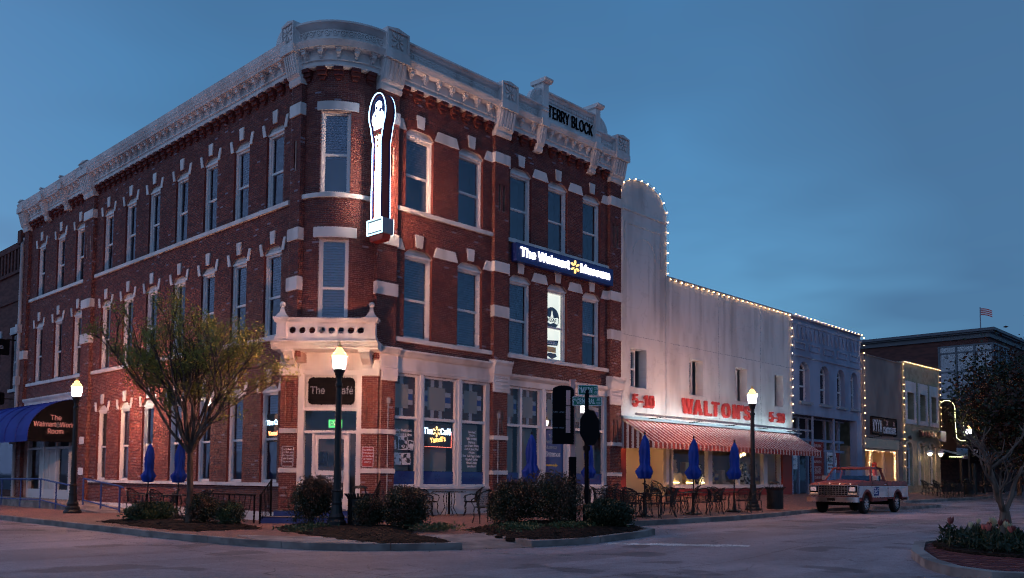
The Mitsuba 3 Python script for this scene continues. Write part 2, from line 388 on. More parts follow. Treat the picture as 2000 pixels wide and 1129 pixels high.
bed(Polygon([(14.75, 14.55), (14.35, 13.3), (15.4, 12.5), (17.0, 12.25), (17.5, 12.6), (17.95, 14.2), (17.6, 15.6), (16.6, 16.3), (15.4, 16.0)]), 'planting_bed')
bed(Polygon([(11.25, 14.3), (12.2, 13.7), (12.55, 14.0), (13.3, 16.25), (14.4, 17.2), (14.7, 18.4), (13.9, 20.2), (12.8, 20.6), (12.0, 19.0), (11.5, 16.5)]), 'planting_bed')
bed(Polygon([(10.2, 20.4), (11.9, 20.3), (12.3, 21.6), (12.0, 23.2), (11.6, 25.9), (10.5, 26), (10.2, 23)]), 'planting_bed')
struct('mulch_chips', cat(chips), 'mulch_chip', label='loose bark chips strewn over and round the mulch beds', kind='stuff')
lit_ = []
for _ in range(420):
    s_ = rng.uniform(0, WALK.exterior.length); p_ = WALK.exterior.interpolate(s_)
    if p_.y > 34: continue
    c_ = np.array([p_.x, p_.y]) + np.array([rng.normal(0, 0.25), -abs(rng.normal(0, 0.28))]); ins = WALK.contains(Point(*c_)); a = rng.uniform(0, 6)
    lit_.append(xf((np.array([[-0.03, 0, 0], [0, -0.018, 0.006], [0.035, 0, 0.002], [0, 0.018, 0.01]]) * rng.uniform(0.6, 1.5), np.array([[0, 1, 2], [0, 2, 3]])), at(c_[0], c_[1], float(gz(*c_)) + (0.016 if ins else -0.124), a)))
struct('leaf_litter', cat(lit_), 'bark', label='small dry leaves and grit scattered along the kerb', kind='stuff')
# ------------------------------------------------------------------ the corner building
CB = thing('corner_building', 'three storey red brick corner block with white cornice and rounded corner bay', 'building')
FR_ = Fr((0, 20.9), (1, 0), (0, -1))
FL = Fr((14.3, 0), (0, 1), (-1, 0))
FC = Fr((14.3, 22.75), (0.6872, -0.7265), (-0.7265, -0.6872))
AC, RX, RY = np.array([15.95, 22.35]), 1.65, 1.45


def arcP(t, d=0.0):
    """point of the rounded corner at t (0 = left end, 1 = right end), d outwards; and its normal"""
    a = PI + t * PI / 2; t_ = np.array([-RX * np.sin(a), RY * np.cos(a)]); t_ /= np.linalg.norm(t_)
    nn = np.array([t_[1], -t_[0]])
    return np.array([AC[0] + RX * np.cos(a), AC[1] + RY * np.sin(a)]) + nn * d, nn


_ts = np.linspace(0, 1, 400); _ps = np.array([arcP(t)[0] for t in _ts])
_al = np.concatenate([[0], np.cumsum(np.linalg.norm(np.diff(_ps, axis=0), axis=1))]); ARC = _al[-1]
def arcS(s, d=0.0): return arcP(np.interp(s, _al, _ts), d)


def arc_sweep(prof, s0=0.0, s1=None, n=28):
    """prof: closed outline (d, z) swept round the corner"""
    p = np.array(prof, float); m = len(p); vs = []
    for s in np.linspace(s0, ARC if s1 is None else s1, n):
        o, nn = arcS(s)
        vs.append(np.stack([o[0] + nn[0] * p[:, 0], o[1] + nn[1] * p[:, 0], p[:, 1]], 1))
    v = np.vstack(vs); i, j = np.meshgrid(np.arange(n - 1), np.arange(m), indexing='ij')
    q = np.stack([i * m + j, (i + 1) * m + j, (i + 1) * m + (j + 1) % m, i * m + (j + 1) % m], -1).reshape(-1, 4)
    f = [q[:, [0, 1, 2]], q[:, [0, 2, 3]]]
    cap = trimesh.creation.triangulate_polygon(Polygon(p), engine='earcut')
    if len(cap[0]) == m: f += [cap[1], cap[1] + (n - 1) * m]
    return v, np.vstack(f)


def seg_arch(u0, u1, zs, rise, n=10):
    """points of a segmental arch from (u1, zs) over to (u0, zs)"""
    w = (u1 - u0) / 2; R = (w * w + rise * rise) / (2 * rise); cz = zs + rise - R; a = math.asin(w / R)
    return [((u0 + u1) / 2 + R * math.sin(t), cz + R * math.cos(t)) for t in np.linspace(a, -a, n)], ((u0 + u1) / 2, cz, R, a)


def opening(u0, u1, z0, zs, rise):
    return Polygon([(u0, z0), (u1, z0)] + seg_arch(u0, u1, zs, rise)[0])


CZ = 0.0572
brick_acc = []            # (V 8x3, tone)


def lay(fr, u0, u1, z0, z1, holes=(), d=0.006, put=None, seed=0):
    """courses of bricks in running bond on a facade, leaving out the holes (u0, u1, z0, z1)"""
    r = np.random.default_rng(seed + 11)
    k0, k1 = int(math.ceil(z0 / CZ - 1e-6)), int(z1 / CZ + 1e-6)
    for k in range(k0, k1):
        zb, zt = k * CZ + 0.005, (k + 1) * CZ - 0.005; zm = (zb + zt) / 2
        iv = [(u0, u1)]
        for h in holes:
            if h[2] < zm < h[3]:
                nv = []
                for a, b in iv:
                    if h[1] <= a or h[0] >= b: nv.append((a, b)); continue
                    if h[0] > a: nv.append((a, h[0]))
                    if h[1] < b: nv.append((h[1], b))
                iv = nv
        off = 0.1 * (k % 2)
        for a, b in iv:
            ks = np.arange(math.floor((a - off) / 0.2), math.ceil((b - off) / 0.2) + 1)
            for q_ in ks:
                x0, x1 = max(a, q_ * 0.2 + off + 0.005), min(b, (q_ + 1) * 0.2 + off - 0.005)
                if x1 - x0 < 0.025: continue
                put(fr, x0, x1, zb, zt, d + r.uniform(-0.0015, 0.003), r)


fog = lambda u, z, s: meshkit.noise(np.array([[u * 1.3 + s * 9, z * 1.9, s]]))[0]


def put_wall(fr, x0, x1, zb, zt, d, r):
    v = np.array([fr.P(u, dd, z) for u in (x0, x1) for dd in (min(-0.01, d - 0.015), d) for z in (zb, zt)])
    c = np.array(BRICKS[r.integers(5)]) * r.uniform(0.85, 1.15)
    if r.random() < 0.012: c = np.array([0.24, 0.19, 0.24])
    brick_acc.append((v, c))


BRF = np.array([[2, 6, 7], [2, 7, 3], [0, 2, 3], [0, 3, 1], [4, 5, 7], [4, 7, 6], [1, 3, 7], [1, 7, 5], [0, 4, 6], [0, 6, 2]])


def flush(parent, name, label=None):
    n = len(brick_acc)
    v = np.vstack([b[0] for b in brick_acc]); f = (BRF[None] + 8 * np.arange(n)[:, None, None]).reshape(-1, 3)
    c = np.repeat(np.array([b[1] for b in brick_acc]), 8, axis=0)
    brick_acc.clear()
    part(parent, name, mikit.ply((v, f), 'brick_mat', color=c), None, kind='stuff')


# --- windows of the upper floors: (frame, u0, u1, z0, glass top)
W3 = [(17.06, 18.2), (19.27, 20.4), (21.7, 22.8), (23.68, 24.78), (25.66, 26.75)]
WL = [(23.33, 24.33), (25.36, 26.34), (27.43, 28.38), (29.52, 30.48), (31.72, 32.68), (33.78, 34.76), (35.9, 36.86)]
WLB = [(38.83, 39.86), (41.1, 42.1), (43.5, 44.48)]
F3, F2, F1 = (9.41, 11.76), (5.39, 7.98), (0.97, 3.72)
RISE = 0.27
wins = [(FR_, a, b, *F3, 'R') for a, b in W3] + [(FR_, a, b, *F2, 'R') for a, b in W3] + [(FL, a, b, *F3, 'L') for a, b in WL + WLB] + \
       [(FL, a, b, *F2, 'L') for a, b in WL + WLB] + [(FL, a, b, *F1, 'L') for a, b in WL]
WALL = part(CB, 'wall', cat(
    FR_.prism(Polygon([(15.95, 4.3), (27.95, 4.3), (27.95, 13.4), (15.95, 13.4)]).difference(unary_union([opening(w[1], w[2], w[3], w[4] + 0.02, RISE) for w in wins if w[5] == 'R'])), -0.36, 0),
    FL.prism(Polygon([(22.95, -0.3), (38.0, -0.3), (38.0, 13.4), (22.35, 13.4), (22.35, 4.5), (22.95, 4.5)]).difference(unary_union([opening(w[1], w[2], w[3], w[4] + 0.02, RISE) for w in wins if w[5] == 'L' and w[1] < 38])), -0.36, 0),
    FL.prism(sbox(38.0, -0.3, 46.0, 13.4).difference(unary_union([opening(w[1], w[2], w[3], w[4] + 0.02, RISE) for w in wins if w[5] == 'L' and w[1] > 38] + [sbox(38.8, -1.0, 45.3, 3.95)])), -0.36, 0),
    arc_sweep([(0, 9.36), (0, 13.4), (-0.3, 13.4), (-0.3, 9.36)], 0, 0.72), arc_sweep([(0, 9.36), (0, 13.4), (-0.3, 13.4), (-0.3, 9.36)], ARC - 0.84),
    arc_sweep([(0, 11.86), (0, 13.4), (-0.3, 13.4), (-0.3, 11.86)], 0.7, ARC - 0.82), arc_sweep([(0, 8.08), (0, 9.42), (-0.3, 9.42), (-0.3, 8.08)], 0.7, ARC - 0.82),
    arc_sweep([(0, 5.05), (0, 9.38), (-0.3, 9.38), (-0.3, 5.05)], 0, 0.72), arc_sweep([(0, 5.05), (0, 9.38), (-0.3, 9.38), (-0.3, 5.05)], ARC - 0.84), arc_sweep([(0, 5.05), (0, 5.3), (-0.3, 5.3), (-0.3, 5.05)], 0.7, ARC - 0.82),
    box(15.9, 27.9, 21.26, 45.9, 13.3, 13.38), box(27.85, 28.0, 20.92, 46, 0, 13.4), box(14.3, 28, 45.9, 46.0, -0.2, 13.4)), 'mortar')

# bricks: pilasters first (proud), then the walls
PR = [(15.93, 16.66), (20.83, 21.49), (27.2, 27.88)]
PL_ = [(22.2, 22.72), (37.6, 38.5), (45.42, 46.0)]
for i, (a, b) in enumerate(PR):
    cut_ = [sbox(x0, 10.2, x0 + 0.09, 11.12) for x0 in (a + 0.18, b - 0.27)] + ([sbox(x0, 2.6, x0 + 0.09, 3.45) for x0 in (a + 0.18, b - 0.27)] if i else [])
    part(CB, 'pilaster_core', FR_.prism(Polygon([(a, 4.6), (max(a, 16.16), 4.6), (max(a, 16.16), -0.3), (b, -0.3), (b, 13.3), (a, 13.3)]).buffer(0).difference(unary_union(cut_)), 0, 0.144), 'mortar')
    part(CB, 'slot_shade', FR_.box(a + 0.1, b - 0.1, 0.001, 0.01, 2.5, 11.3), 'soft_black')  # black sheet painting in the shade deep inside the pilaster slots
for i, (a, b) in enumerate(PL_):
    part(CB, 'pilaster_core', FL.prism(sbox(a, -0.3 if i else 4.6, b, 13.3).difference(unary_union([sbox(x0, 10.2, x0 + 0.09, 11.12) for x0 in (a + 0.14, b - 0.23)]) if i < 2 else Point(0, 0).buffer(0.1)), 0, 0.144), 'mortar')
slit = lambda a, b: [(a + 0.18, a + 0.27, 10.2, 11.12), (b - 0.27, b - 0.18, 10.2, 11.12)]
for i, (a, b) in enumerate(PR):
    lay(FR_, a, b, 0.0 if i else 4.6, 13.25, slit(a, b) + ([(a + 0.18, a + 0.27, 2.6, 3.45), (b - 0.27, b - 0.18, 2.6, 3.45)] if i else []), 0.15, put_wall, i)
    if not i: lay(FR_, 16.16, b, -0.1, 4.6, (), 0.15, put_wall, 70)
    for e, s_ in ((a, 1), (b, -1)):
        fs = Fr((e, 20.9), (0, -1), (-s_, 0)); lay(fs, 0, 0.15, 4.6 if (i == 0 and s_ > 0) else 0, 13.25, (), 0.006, put_wall, i + 40)
for i, (a, b) in enumerate(PL_):
    lay(FL, a, b, -0.1 if i else 4.6, 13.25, slit(a, b) if i < 2 else (), 0.15, put_wall, i + 7)
    lay(Fr((14.3, a), (-1, 0), (0, -1)), 0, 0.15, -0.1 if i else 4.6, 13.25, (), 0.006, put_wall, i + 50)
hR = [(w[1], w[2], w[3] - 0.05, w[4] + 0.2) for w in wins if w[5] == 'R']
hL = [(w[1], w[2], w[3] - 0.05, w[4] + 0.2) for w in wins if w[5] == 'L'] + [(38.8, 45.3, -0.5, 3.95)]
lay(FR_, 16.66, 20.83, 4.95, 13.25, hR, 0.006, put_wall, 21); lay(FR_, 21.49, 27.2, 4.6, 13.25, hR, 0.006, put_wall, 22)
lay(FL, 22.72, 37.6, -0.1, 13.25, hL + [(22.0, 22.98, -1, 4.5)], 0.006, put_wall, 23); lay(FL, 38.5, 45.42, -0.1, 13.25, hL, 0.006, put_wall, 24)
# window reveals in brick tone
flush(WALL, 'brickwork')
for w in wins:
    for e in (w[1] + 0.005, w[2] - 0.005): part(CB, 'reveal', w[0].box(e - 0.007, e + 0.007, -0.36, 0.004, w[3] - 0.02, w[4]), 'brick_tone_0')

# --- the rounded bay, brick by brick: the nearest 300 are entries of their own
bay = []
BW3, BW2 = (0.72, ARC - 0.84), (0.72, ARC - 0.84)
r = np.random.default_rng(5)
for k in range(int(5.1 / CZ), int(13.25 / CZ)):
    zb = k * CZ + 0.005; off = 0.1 * (k % 2); zm = zb + 0.025
    for q_ in range(-1, int(ARC / 0.2) + 1):
        a, b = max(0.01, q_ * 0.2 + off + 0.005), min(ARC - 0.01, (q_ + 1) * 0.2 + off - 0.005)
        for h in ((9.42, 11.9), (5.3, 8.12)):
            if h[0] < zm < h[1]:
                if a < BW3[0] < b: b = BW3[0]
                if a < BW3[1] < b: a = BW3[1]
                if a >= BW3[0] - 0.01 and b <= BW3[1] + 0.01: b = a
        if b - a > 0.03: bay.append((a, b, zb, k, q_))
bay.sort(key=lambda x: abs(x[2] - 8.9) + 0.2 * abs((x[0] + x[1]) / 2 - ARC * 0.55))
unit = None
full = ply(box(-0.095, 0.095, -0.02, 0.006, 0, CZ - 0.01), 'brick_tone_0')
nb = 0
for a, b, zb, k, q_ in bay:
    o, nn = arcS((a + b) / 2); tone = r.integers(5)
    if abs(b - a - 0.19) < 0.002 and nb < 300:
        nb += 1; t_ = np.array([-nn[1], nn[0]])
        m = M4([t_[0], t_[1], 0], [nn[0], nn[1], 0], [0, 0, 1], [o[0], o[1], zb])
        scene[num(WALL + '__brick')] = {**full, 'bsdf': {'type': 'ref', 'id': f'brick_tone_{tone}'}, 'to_world': T(m.tolist())}
        continue
    t_ = np.array([-nn[1], nn[0]]); h = (b - a) / 2
    v = np.array([[*(o + t_ * u + nn * dd), z] for u in (-h, h) for dd in (-0.02, 0.006 + r.uniform(-0.0015, 0.003)) for z in (zb, zb + CZ - 0.01)])
    c = np.array(BRICKS[tone]) * r.uniform(0.88, 1.12)
    if r.random() < 0.01: c = np.array([0.24, 0.19, 0.24])
    brick_acc.append((v, c))
# corbel table under the cornice (three stepped courses), also in bricks
def corbels(put3, L0, L1):
    n = max(1, round((L1 - L0) / 0.5)); w = (L1 - L0) / n
    for i in range(n):
        c = L0 + (i + 0.5) * w
        for j in range(6):
            hw = 0.135 if j > 1 else 0.07 + 0.03 * j; dd = 0.075 + 0.034 * (j // 2 * 2)
            put3(c - hw, c + hw, 12.80 + j * CZ, dd)
def pf(fr):
    def f(a, b, z, d):
        for u0, u1 in ((a, (a + b) / 2 - 0.004), ((a + b) / 2 + 0.004, b)): put_wall(fr, u0, u1, z + 0.004, z + CZ - 0.005, d, r)
    return f
corbels(pf(FR_), 16.66, 20.83); corbels(pf(FR_), 21.49, 27.2); corbels(pf(FL), 22.72, 37.6); corbels(pf(FL), 38.5, 45.42)
def pa(a, b, z, d):
    o, nn = arcS((a + b) / 2); fr = Fr(o - 0 * nn, (-nn[1], nn[0]), nn); h = (b - a) / 2
    put_wall(fr, -h, h, z + 0.004, z + CZ - 0.005, d, r)
corbels(pa, 0.05, ARC - 0.05)
flush(WALL, 'brickwork')

# --- arches, keystones, springer blocks
arch_v, key_ms, blk = [], [], []
for fr, a, b, z0, zt, side in wins:
    zs = zt + 0.02
    pts, (cu, cz, R, ang) = seg_arch(a, b, zs, RISE)
    n = 14
    for i in range(n):
        t0, t1 = -ang * 1.12 + 2.24 * ang * i / n + 0.006, -ang * 1.12 + 2.24 * ang * (i + 1) / n - 0.006
        if abs((t0 + t1) / 2) < 0.15 / R: continue
        for r0, r1 in ((R + 0.004, R + 0.125), (R + 0.135, R + 0.25)):
            P = [(cu + r0 * math.sin(t0), cz + r0 * math.cos(t0)), (cu + r0 * math.sin(t1), cz + r0 * math.cos(t1)), (cu + r1 * math.sin(t1), cz + r1 * math.cos(t1)), (cu + r1 * math.sin(t0), cz + r1 * math.cos(t0))]
            arch_v.append(fr.prism(P, -0.1, 0.016))
    zc = cz + R
    kw = 0.135 if side == 'R' else 0.11
    key_ms.append(fr.prism([(cu - kw, zc - 0.01), (cu + kw, zc - 0.01), (cu + kw * 1.28, zc + 0.39), (cu - kw * 1.28, zc + 0.39)], -0.12, 0.045))
    if side == 'L':
        for s_, e in ((-1, a), (1, b)):
            blk.append(fr.prism([(e, zs - 0.03), (e + s_ * 0.17, zs - 0.03), (e + s_ * 0.26, zs + 0.36), (e + s_ * 0.13, zs + 0.36)][::s_], -0.05, 0.04))
part(CB, 'arch_brick', cat(arch_v), 'brick_tone_2', kind='stuff')
for m in key_ms: part(CB, 'keystone', m, 'trim')
for (z3) in (11.83, 8.09):
    for a, b in ((18.2, 19.27), (22.8, 23.68), (24.78, 25.66)):
        part(CB, 'springer_block', FR_.prism([(a, z3), (b, z3), (b - 0.13, z3 + 0.33), (a + 0.15, z3 + 0.33)], -0.05, 0.04), 'trim')
    for a, b, q_ in ((16.66, 17.06, -0.14), (20.4, 20.83, 0), (21.49, 21.7, 0), (26.75, 27.2, 0)):
        part(CB, 'springer_block', FR_.prism([(a, z3), (b, z3), (b - (0.13 if a in (16.66, 21.49) else 0), z3 + 0.33), (a + (0.15 if a in (20.4, 26.75) else 0), z3 + 0.33)], -0.05, 0.04), 'trim')
    for a, b in PR: part(CB, 'pilaster_block', FR_.box(a - 0.03, b + 0.03, 0.0, 0.2, z3, z3 + 0.35), 'trim')
    for a, b in PL_[:2]: part(CB, 'pilaster_block', FL.box(a - 0.03, b + 0.03, 0.0, 0.2, z3, z3 + 0.36), 'trim')
for a, b in PR: part(CB, 'pilaster_block', FR_.box(a - 0.03, b + 0.03, 0.0, 0.2, 6.56, 6.94), 'trim')
for a, b in PL_: part(CB, 'pilaster_block', FL.box(a - 0.03, b + 0.03, 0.0, 0.2, 6.6, 7.0), 'trim')
for m in blk: part(CB, 'springer_block', m, 'trim')
# --- sill bands
for z in (9.28, 5.27):
    for a, b in ((16.66, 20.83), (21.49, 27.2)): part(CB, 'sill', FR_.box(a - 0.0, b, -0.05, 0.09, z, z + 0.13), 'trim')
    for a, b in ((22.9, 37.5), (38.6, 45.3)): part(CB, 'sill', FL.box(a, b, -0.05, 0.09, z, z + 0.13), 'trim')
part(CB, 'sill', FL.box(22.9, 37.4, -0.05, 0.1, 0.86, 0.965), 'trim')
part(CB, 'base_course', FL.box(22.9, 37.6, 0.0, 0.07, -0.3, 0.09), 'trim')
part(CB, 'sill', arc_sweep([(-0.03, 9.29), (0.09, 9.29), (0.09, 9.42), (-0.03, 9.42)], 0.02), 'trim')
part(CB, 'lintel', arc_sweep([(-0.03, 11.9), (0.04, 11.9), (0.04, 12.16), (-0.03, 12.16)], 0.6, ARC - 0.62), 'trim')
part(CB, 'lintel', arc_sweep([(-0.03, 8.12), (0.04, 8.12), (0.04, 8.42), (-0.03, 8.42)], 0.55, ARC - 0.62), 'trim')


# --- sash windows
def sash_window(parent, fr, u0, u1, z0, zt, rec=0.16, rise=RISE, blind=0.0, mid=None, label=None, curtain=None, name='window', lit=None):
    w = 0.085; d0, d1 = -rec - 0.1, -rec + 0.02
    m = [fr.box(u0, u0 + w, d0, d1, z0, zt), fr.box(u1 - w, u1, d0, d1, z0, zt), fr.box(u0 + w, u1 - w, d0, d1 - 0.005, z0, z0 + 0.09),
         fr.box(u0, u1, d1 - 0.02, d1 + 0.06, zt - 0.02, zt + 0.05), fr.box(u0 + w, u1 - w, d0, d1, zt - 0.09, zt - 0.02),
         fr.box(u0 + 0.01, u0 + 0.045, d1, d1 + 0.03, z0, zt - 0.03), fr.box(u1 - 0.045, u1 - 0.01, d1, d1 + 0.03, z0, zt - 0.03)]
    k = part(parent, name, cat(m), 'frame_white', label=label)
    zm = mid or z0 + (zt - z0) * 0.48; dp = -rec - 0.05; tl = rng.normal(0, 0.003, 4)
    part(k, 'sash', cat(fr.box(u0 + w, u1 - w, dp - 0.03, dp + 0.035, zm - 0.035, zm + 0.035), fr.box(u0 + w, u0 + w + 0.04, dp - 0.02, dp + 0.02, z0 + 0.09, zt - 0.09),
                        fr.box(u1 - w - 0.04, u1 - w, dp - 0.02, dp + 0.02, z0 + 0.09, zt - 0.09)), 'frame_white')
    part(k, 'pane', fr.mesh((np.array([[u0 + w, dp + tl[0], z0 + 0.06], [u1 - w, dp + tl[1], z0 + 0.06], [u1 - w, dp + tl[2], zm], [u0 + w, dp, zm], [u0 + w, dp + 0.01 + tl[3], zm], [u1 - w, dp + 0.01, zm], [u1 - w, dp + 0.01 + tl[0], zt - 0.06], [u0 + w, dp + 0.01 + tl[2], zt - 0.06]]), np.array([[0, 1, 2], [0, 2, 3], [4, 5, 6], [4, 6, 7]]))), 'glass')
    if rise:
        pts, (cu, cz, R, ang) = seg_arch(u0, u1, zt + 0.05, rise - 0.04)
        tm_ = [fr.prism([(u0, zt + 0.05), (u1, zt + 0.05)] + pts[1:-1], d1 - 0.05, d1 + 0.025)]
        c = (u0 + u1) / 2; tor = [(c + 0.05 * math.cos(a), zt + 0.13 + 0.04 * math.sin(a)) for a in np.linspace(0, 2 * PI, 9)]
        tm_.append(fr.prism(tor[:-1], d1 + 0.02, d1 + 0.04))
        for s_ in (-1, 1):
            for q_ in range(3): tm_.append(fr.prism([(c + s_ * (0.1 + 0.09 * q_), zt + 0.085), (c + s_ * (0.17 + 0.09 * q_), zt + 0.075), (c + s_ * (0.17 + 0.09 * q_), zt + 0.115), (c + s_ * (0.1 + 0.09 * q_), zt + 0.15 - 0.015 * q_)][::s_], d1 + 0.02, d1 + 0.036))
        part(k, 'tympanum', cat(tm_), 'trim')
    e = dp - 0.45
    if lit is None:
        part(k, 'room', cat(fr.box(u0 - 0.02, u1 + 0.02, e - 0.02, e, z0 - 0.05, zt + 0.02), fr.box(u0 - 0.02, u0 + 0.02, e, dp - 0.05, z0, zt), fr.box(u1 - 0.02, u1 + 0.02, e, dp - 0.05, z0, zt),
                            fr.box(u0, u1, e, dp - 0.05, zt, zt + 0.02), fr.box(u0, u1, e, dp - 0.05, z0 - 0.02, z0 + 0.02)), 'room_dark')
    if blind:
        zb = zt - 0.09 - (zt - z0) * blind; ms = []
        for z in np.arange(zb, zt - 0.1, 0.078): ms.append(fr.mesh((np.array([[u0 + w + 0.02, dp - 0.06, z], [u1 - w - 0.02, dp - 0.06, z], [u1 - w - 0.02, dp - 0.095, z + 0.056], [u0 + w + 0.02, dp - 0.095, z + 0.056]]), np.array([[0, 1, 2], [0, 2, 3]]))))
        part(k, 'blind', cat(ms), 'blind_mat')
    return k


for i, (fr, a, b, z0, zt, side) in enumerate(wins):
    bl = 0.0
    if side == 'R': bl = [0.5, 0, 0, 0, 0, 0.95, 0.9, 0.95, 0, 0.6][i]
    if side == 'L': bl = [0, 0.35, 0, 0.5, 0, 0, 0.95, 0.2, 0, 0.5, 0, 0, 0.6][(i * 5) % 13]
    lit = 1 if (side == 'R' and i == 8) else None
    k = sash_window(CB, fr, a, b, z0, zt, 0.14 if side == 'R' else 0.12, blind=bl, label='lit window with round radio station logo' if lit else None, lit=lit)
    if lit: LITWIN = k
# the two windows of the rounded bay
for z0, zt, bl in ((9.42, 11.9, 0.52), (5.3, 8.12, 0.95)):
    o, nn = arcS((BW3[0] + BW3[1]) / 2); fb = Fr(o, (-nn[1], nn[0]), nn); h = (BW3[1] - BW3[0]) / 2
    sash_window(CB, fb, -h + 0.0, h, z0, zt - 0.0, 0.16, rise=0, blind=bl, label='tall window in the rounded corner bay')

# --- lit window with the radio station's sign
a, b = W3[3]; z0, zt = F2
part(LITWIN, 'light_box', FR_.box(a + 0.08, b - 0.08, -0.30, -0.26, z0 + 0.06, zt - 0.05), 'frame_white', emit=(0.50, 0.54, 0.45), sw=2)
disc = Point((a + b) / 2, 7.02).buffer(0.39)
tower = Polygon([(-0.02, 0.22), (0.02, 0.22), (0.09, -0.16), (-0.09, -0.16)])
cu = (a + b) / 2
hill = Polygon([(cu - 0.4, 6.74), (cu - 0.3, 6.84), (cu - 0.1, 6.78), (cu + 0.1, 6.85), (cu + 0.4, 6.76), (cu + 0.4, 7.02), (cu + 0.3, 7.06), (cu, 7.0), (cu - 0.3, 7.06), (cu - 0.4, 7.0)])
tw = Polygon([(cu - 0.02, 7.28), (cu + 0.02, 7.28), (cu + 0.09, 7.02), (cu - 0.09, 7.02)])
part(LITWIN, 'logo', cat([FR_.prism(disc.difference(unary_union([hill.intersection(disc.buffer(-0.02)), tw])), -0.258, -0.25), FR_.text('KUAF', 0.12, cu, 6.87, -0.258, 0.008, True, fit=0.5, center=True),
     FR_.prism(Polygon([(cu - 0.36, 6.16), (cu + 0.36, 6.22), (cu + 0.3, 6.02), (cu - 0.32, 5.98)]), -0.258, -0.25),
     FR_.prism(Polygon([(cu - 0.28, 5.62), (cu, 5.5), (cu + 0.28, 5.62), (cu + 0.2, 5.72), (cu - 0.2, 5.72)]), -0.258, -0.25)]), 'black')
part(LITWIN, 'logo', cat(FR_.text('OZARKS', 0.11, cu, 6.04, -0.249, 0.005, True, fit=0.5, center=True)), 'lettering_white')
part(LITWIN, 'logo', FR_.box(cu - 0.3, cu + 0.22, -0.258, -0.252, 5.75, 5.95), 'yellow_paint')

# --- cornice
ARCHI = [(-0.02, 13.12), (0.2, 13.12), (0.22, 13.17), (0.17, 13.19), (0.17, 13.29), (0.23, 13.31), (0.23, 13.335), (0.15, 13.35), (0.15, 13.635), (0.41, 13.65), (0.43, 13.70), (0.47, 13.76), (0.49, 13.82), (0.27, 13.86)]
HIGH = ARCHI + [(0.27, 14.19), (0.35, 14.24), (0.39, 14.29), (0.46, 14.33), (0.46, 14.385), (-0.02, 14.385)]
LOW = ARCHI[:-1] + [(0.52, 13.88), (0.54, 13.95), (0.56, 14.02), (-0.02, 14.02)]
part(CB, 'cornice', cat(FR_.prof(HIGH, 16.5, 20.95), FR_.prof(HIGH, 21.35, 23.2), FR_.prof(HIGH, 25.95, 27.9), FR_.prof(ARCHI + [(-0.02, 13.86)], 23.2, 25.95)), 'trim')
part(CB, 'cornice', arc_sweep(HIGH, 0, ARC, 36), 'trim', smooth=25)
part(CB, 'cornice', cat(FL.prof(LOW, 22.5, 37.9), FL.prof(LOW, 38.2, 46.0)), 'trim')


def dn(*ms):
    v, f = cat(*ms); return v - [0, 0, 0.2], f


def bracket(fr, u):   # a small modillion under the corona
    return dn(fr.box(u - 0.065, u + 0.065, 0.15, 0.33, 13.71, 13.80), fr.prof([(0.15, 13.57), (0.21, 13.575), (0.25, 13.62), (0.24, 13.65), (0.31, 13.71), (0.15, 13.71)], u - 0.045, u + 0.045), fr.box(u - 0.08, u + 0.08, 0.15, 0.36, 13.8, 13.835))


def row_of(a, b, pitch): n = max(1, round((b - a) / pitch)); return [a + (b - a) * (i + 0.5) / n for i in range(n)]
for u in row_of(16.75, 20.7, 0.56) + row_of(21.7, 22.9, 0.56) + row_of(23.35, 25.85, 0.42) + row_of(26.25, 27.1, 0.45): part(CB, 'bracket', bracket(FR_, u), 'trim')
for u in row_of(22.9, 37.4, 0.52) + row_of(38.7, 45.3, 0.5): part(CB, 'bracket', bracket(FL, u), 'trim')
for s in row_of(0.08, ARC - 0.08, 0.42):
    o, nn = arcS(s); part(CB, 'bracket', bracket(Fr(o, (-nn[1], nn[0]), nn), 0), 'trim')
# scroll band of the parapet: small rings in relief
def ring(fr, u, z, R, d, w=0.022):
    return fr.prism(Point(u, z).buffer(R, 6).difference(Point(u, z).buffer(R - w, 6)), d - 0.01, d + 0.035)
sc = []
for u in list(np.arange(16.75, 20.75, 0.2)) + list(np.arange(21.65, 22.9, 0.2)) + list(np.arange(26.3, 27.15, 0.2)): sc += [ring(FR_, u, 14.28, 0.085, 0.28), ring(FR_, u, 14.28, 0.04, 0.28, 0.03), FR_.box(u + 0.06, u + 0.14, 0.28, 0.30, 14.33, 14.36)]
for s in np.arange(0.12, ARC - 0.1, 0.2):
    o, nn = arcS(s); fa = Fr(o, (-nn[1], nn[0]), nn); sc += [ring(fa, 0, 14.28, 0.085, 0.28), ring(fa, 0, 14.28, 0.04, 0.28, 0.03), fa.box(0.06, 0.14, 0.28, 0.30, 14.33, 14.36)]
part(CB, 'scroll_frieze', dn(sc), 'trim', kind='stuff')


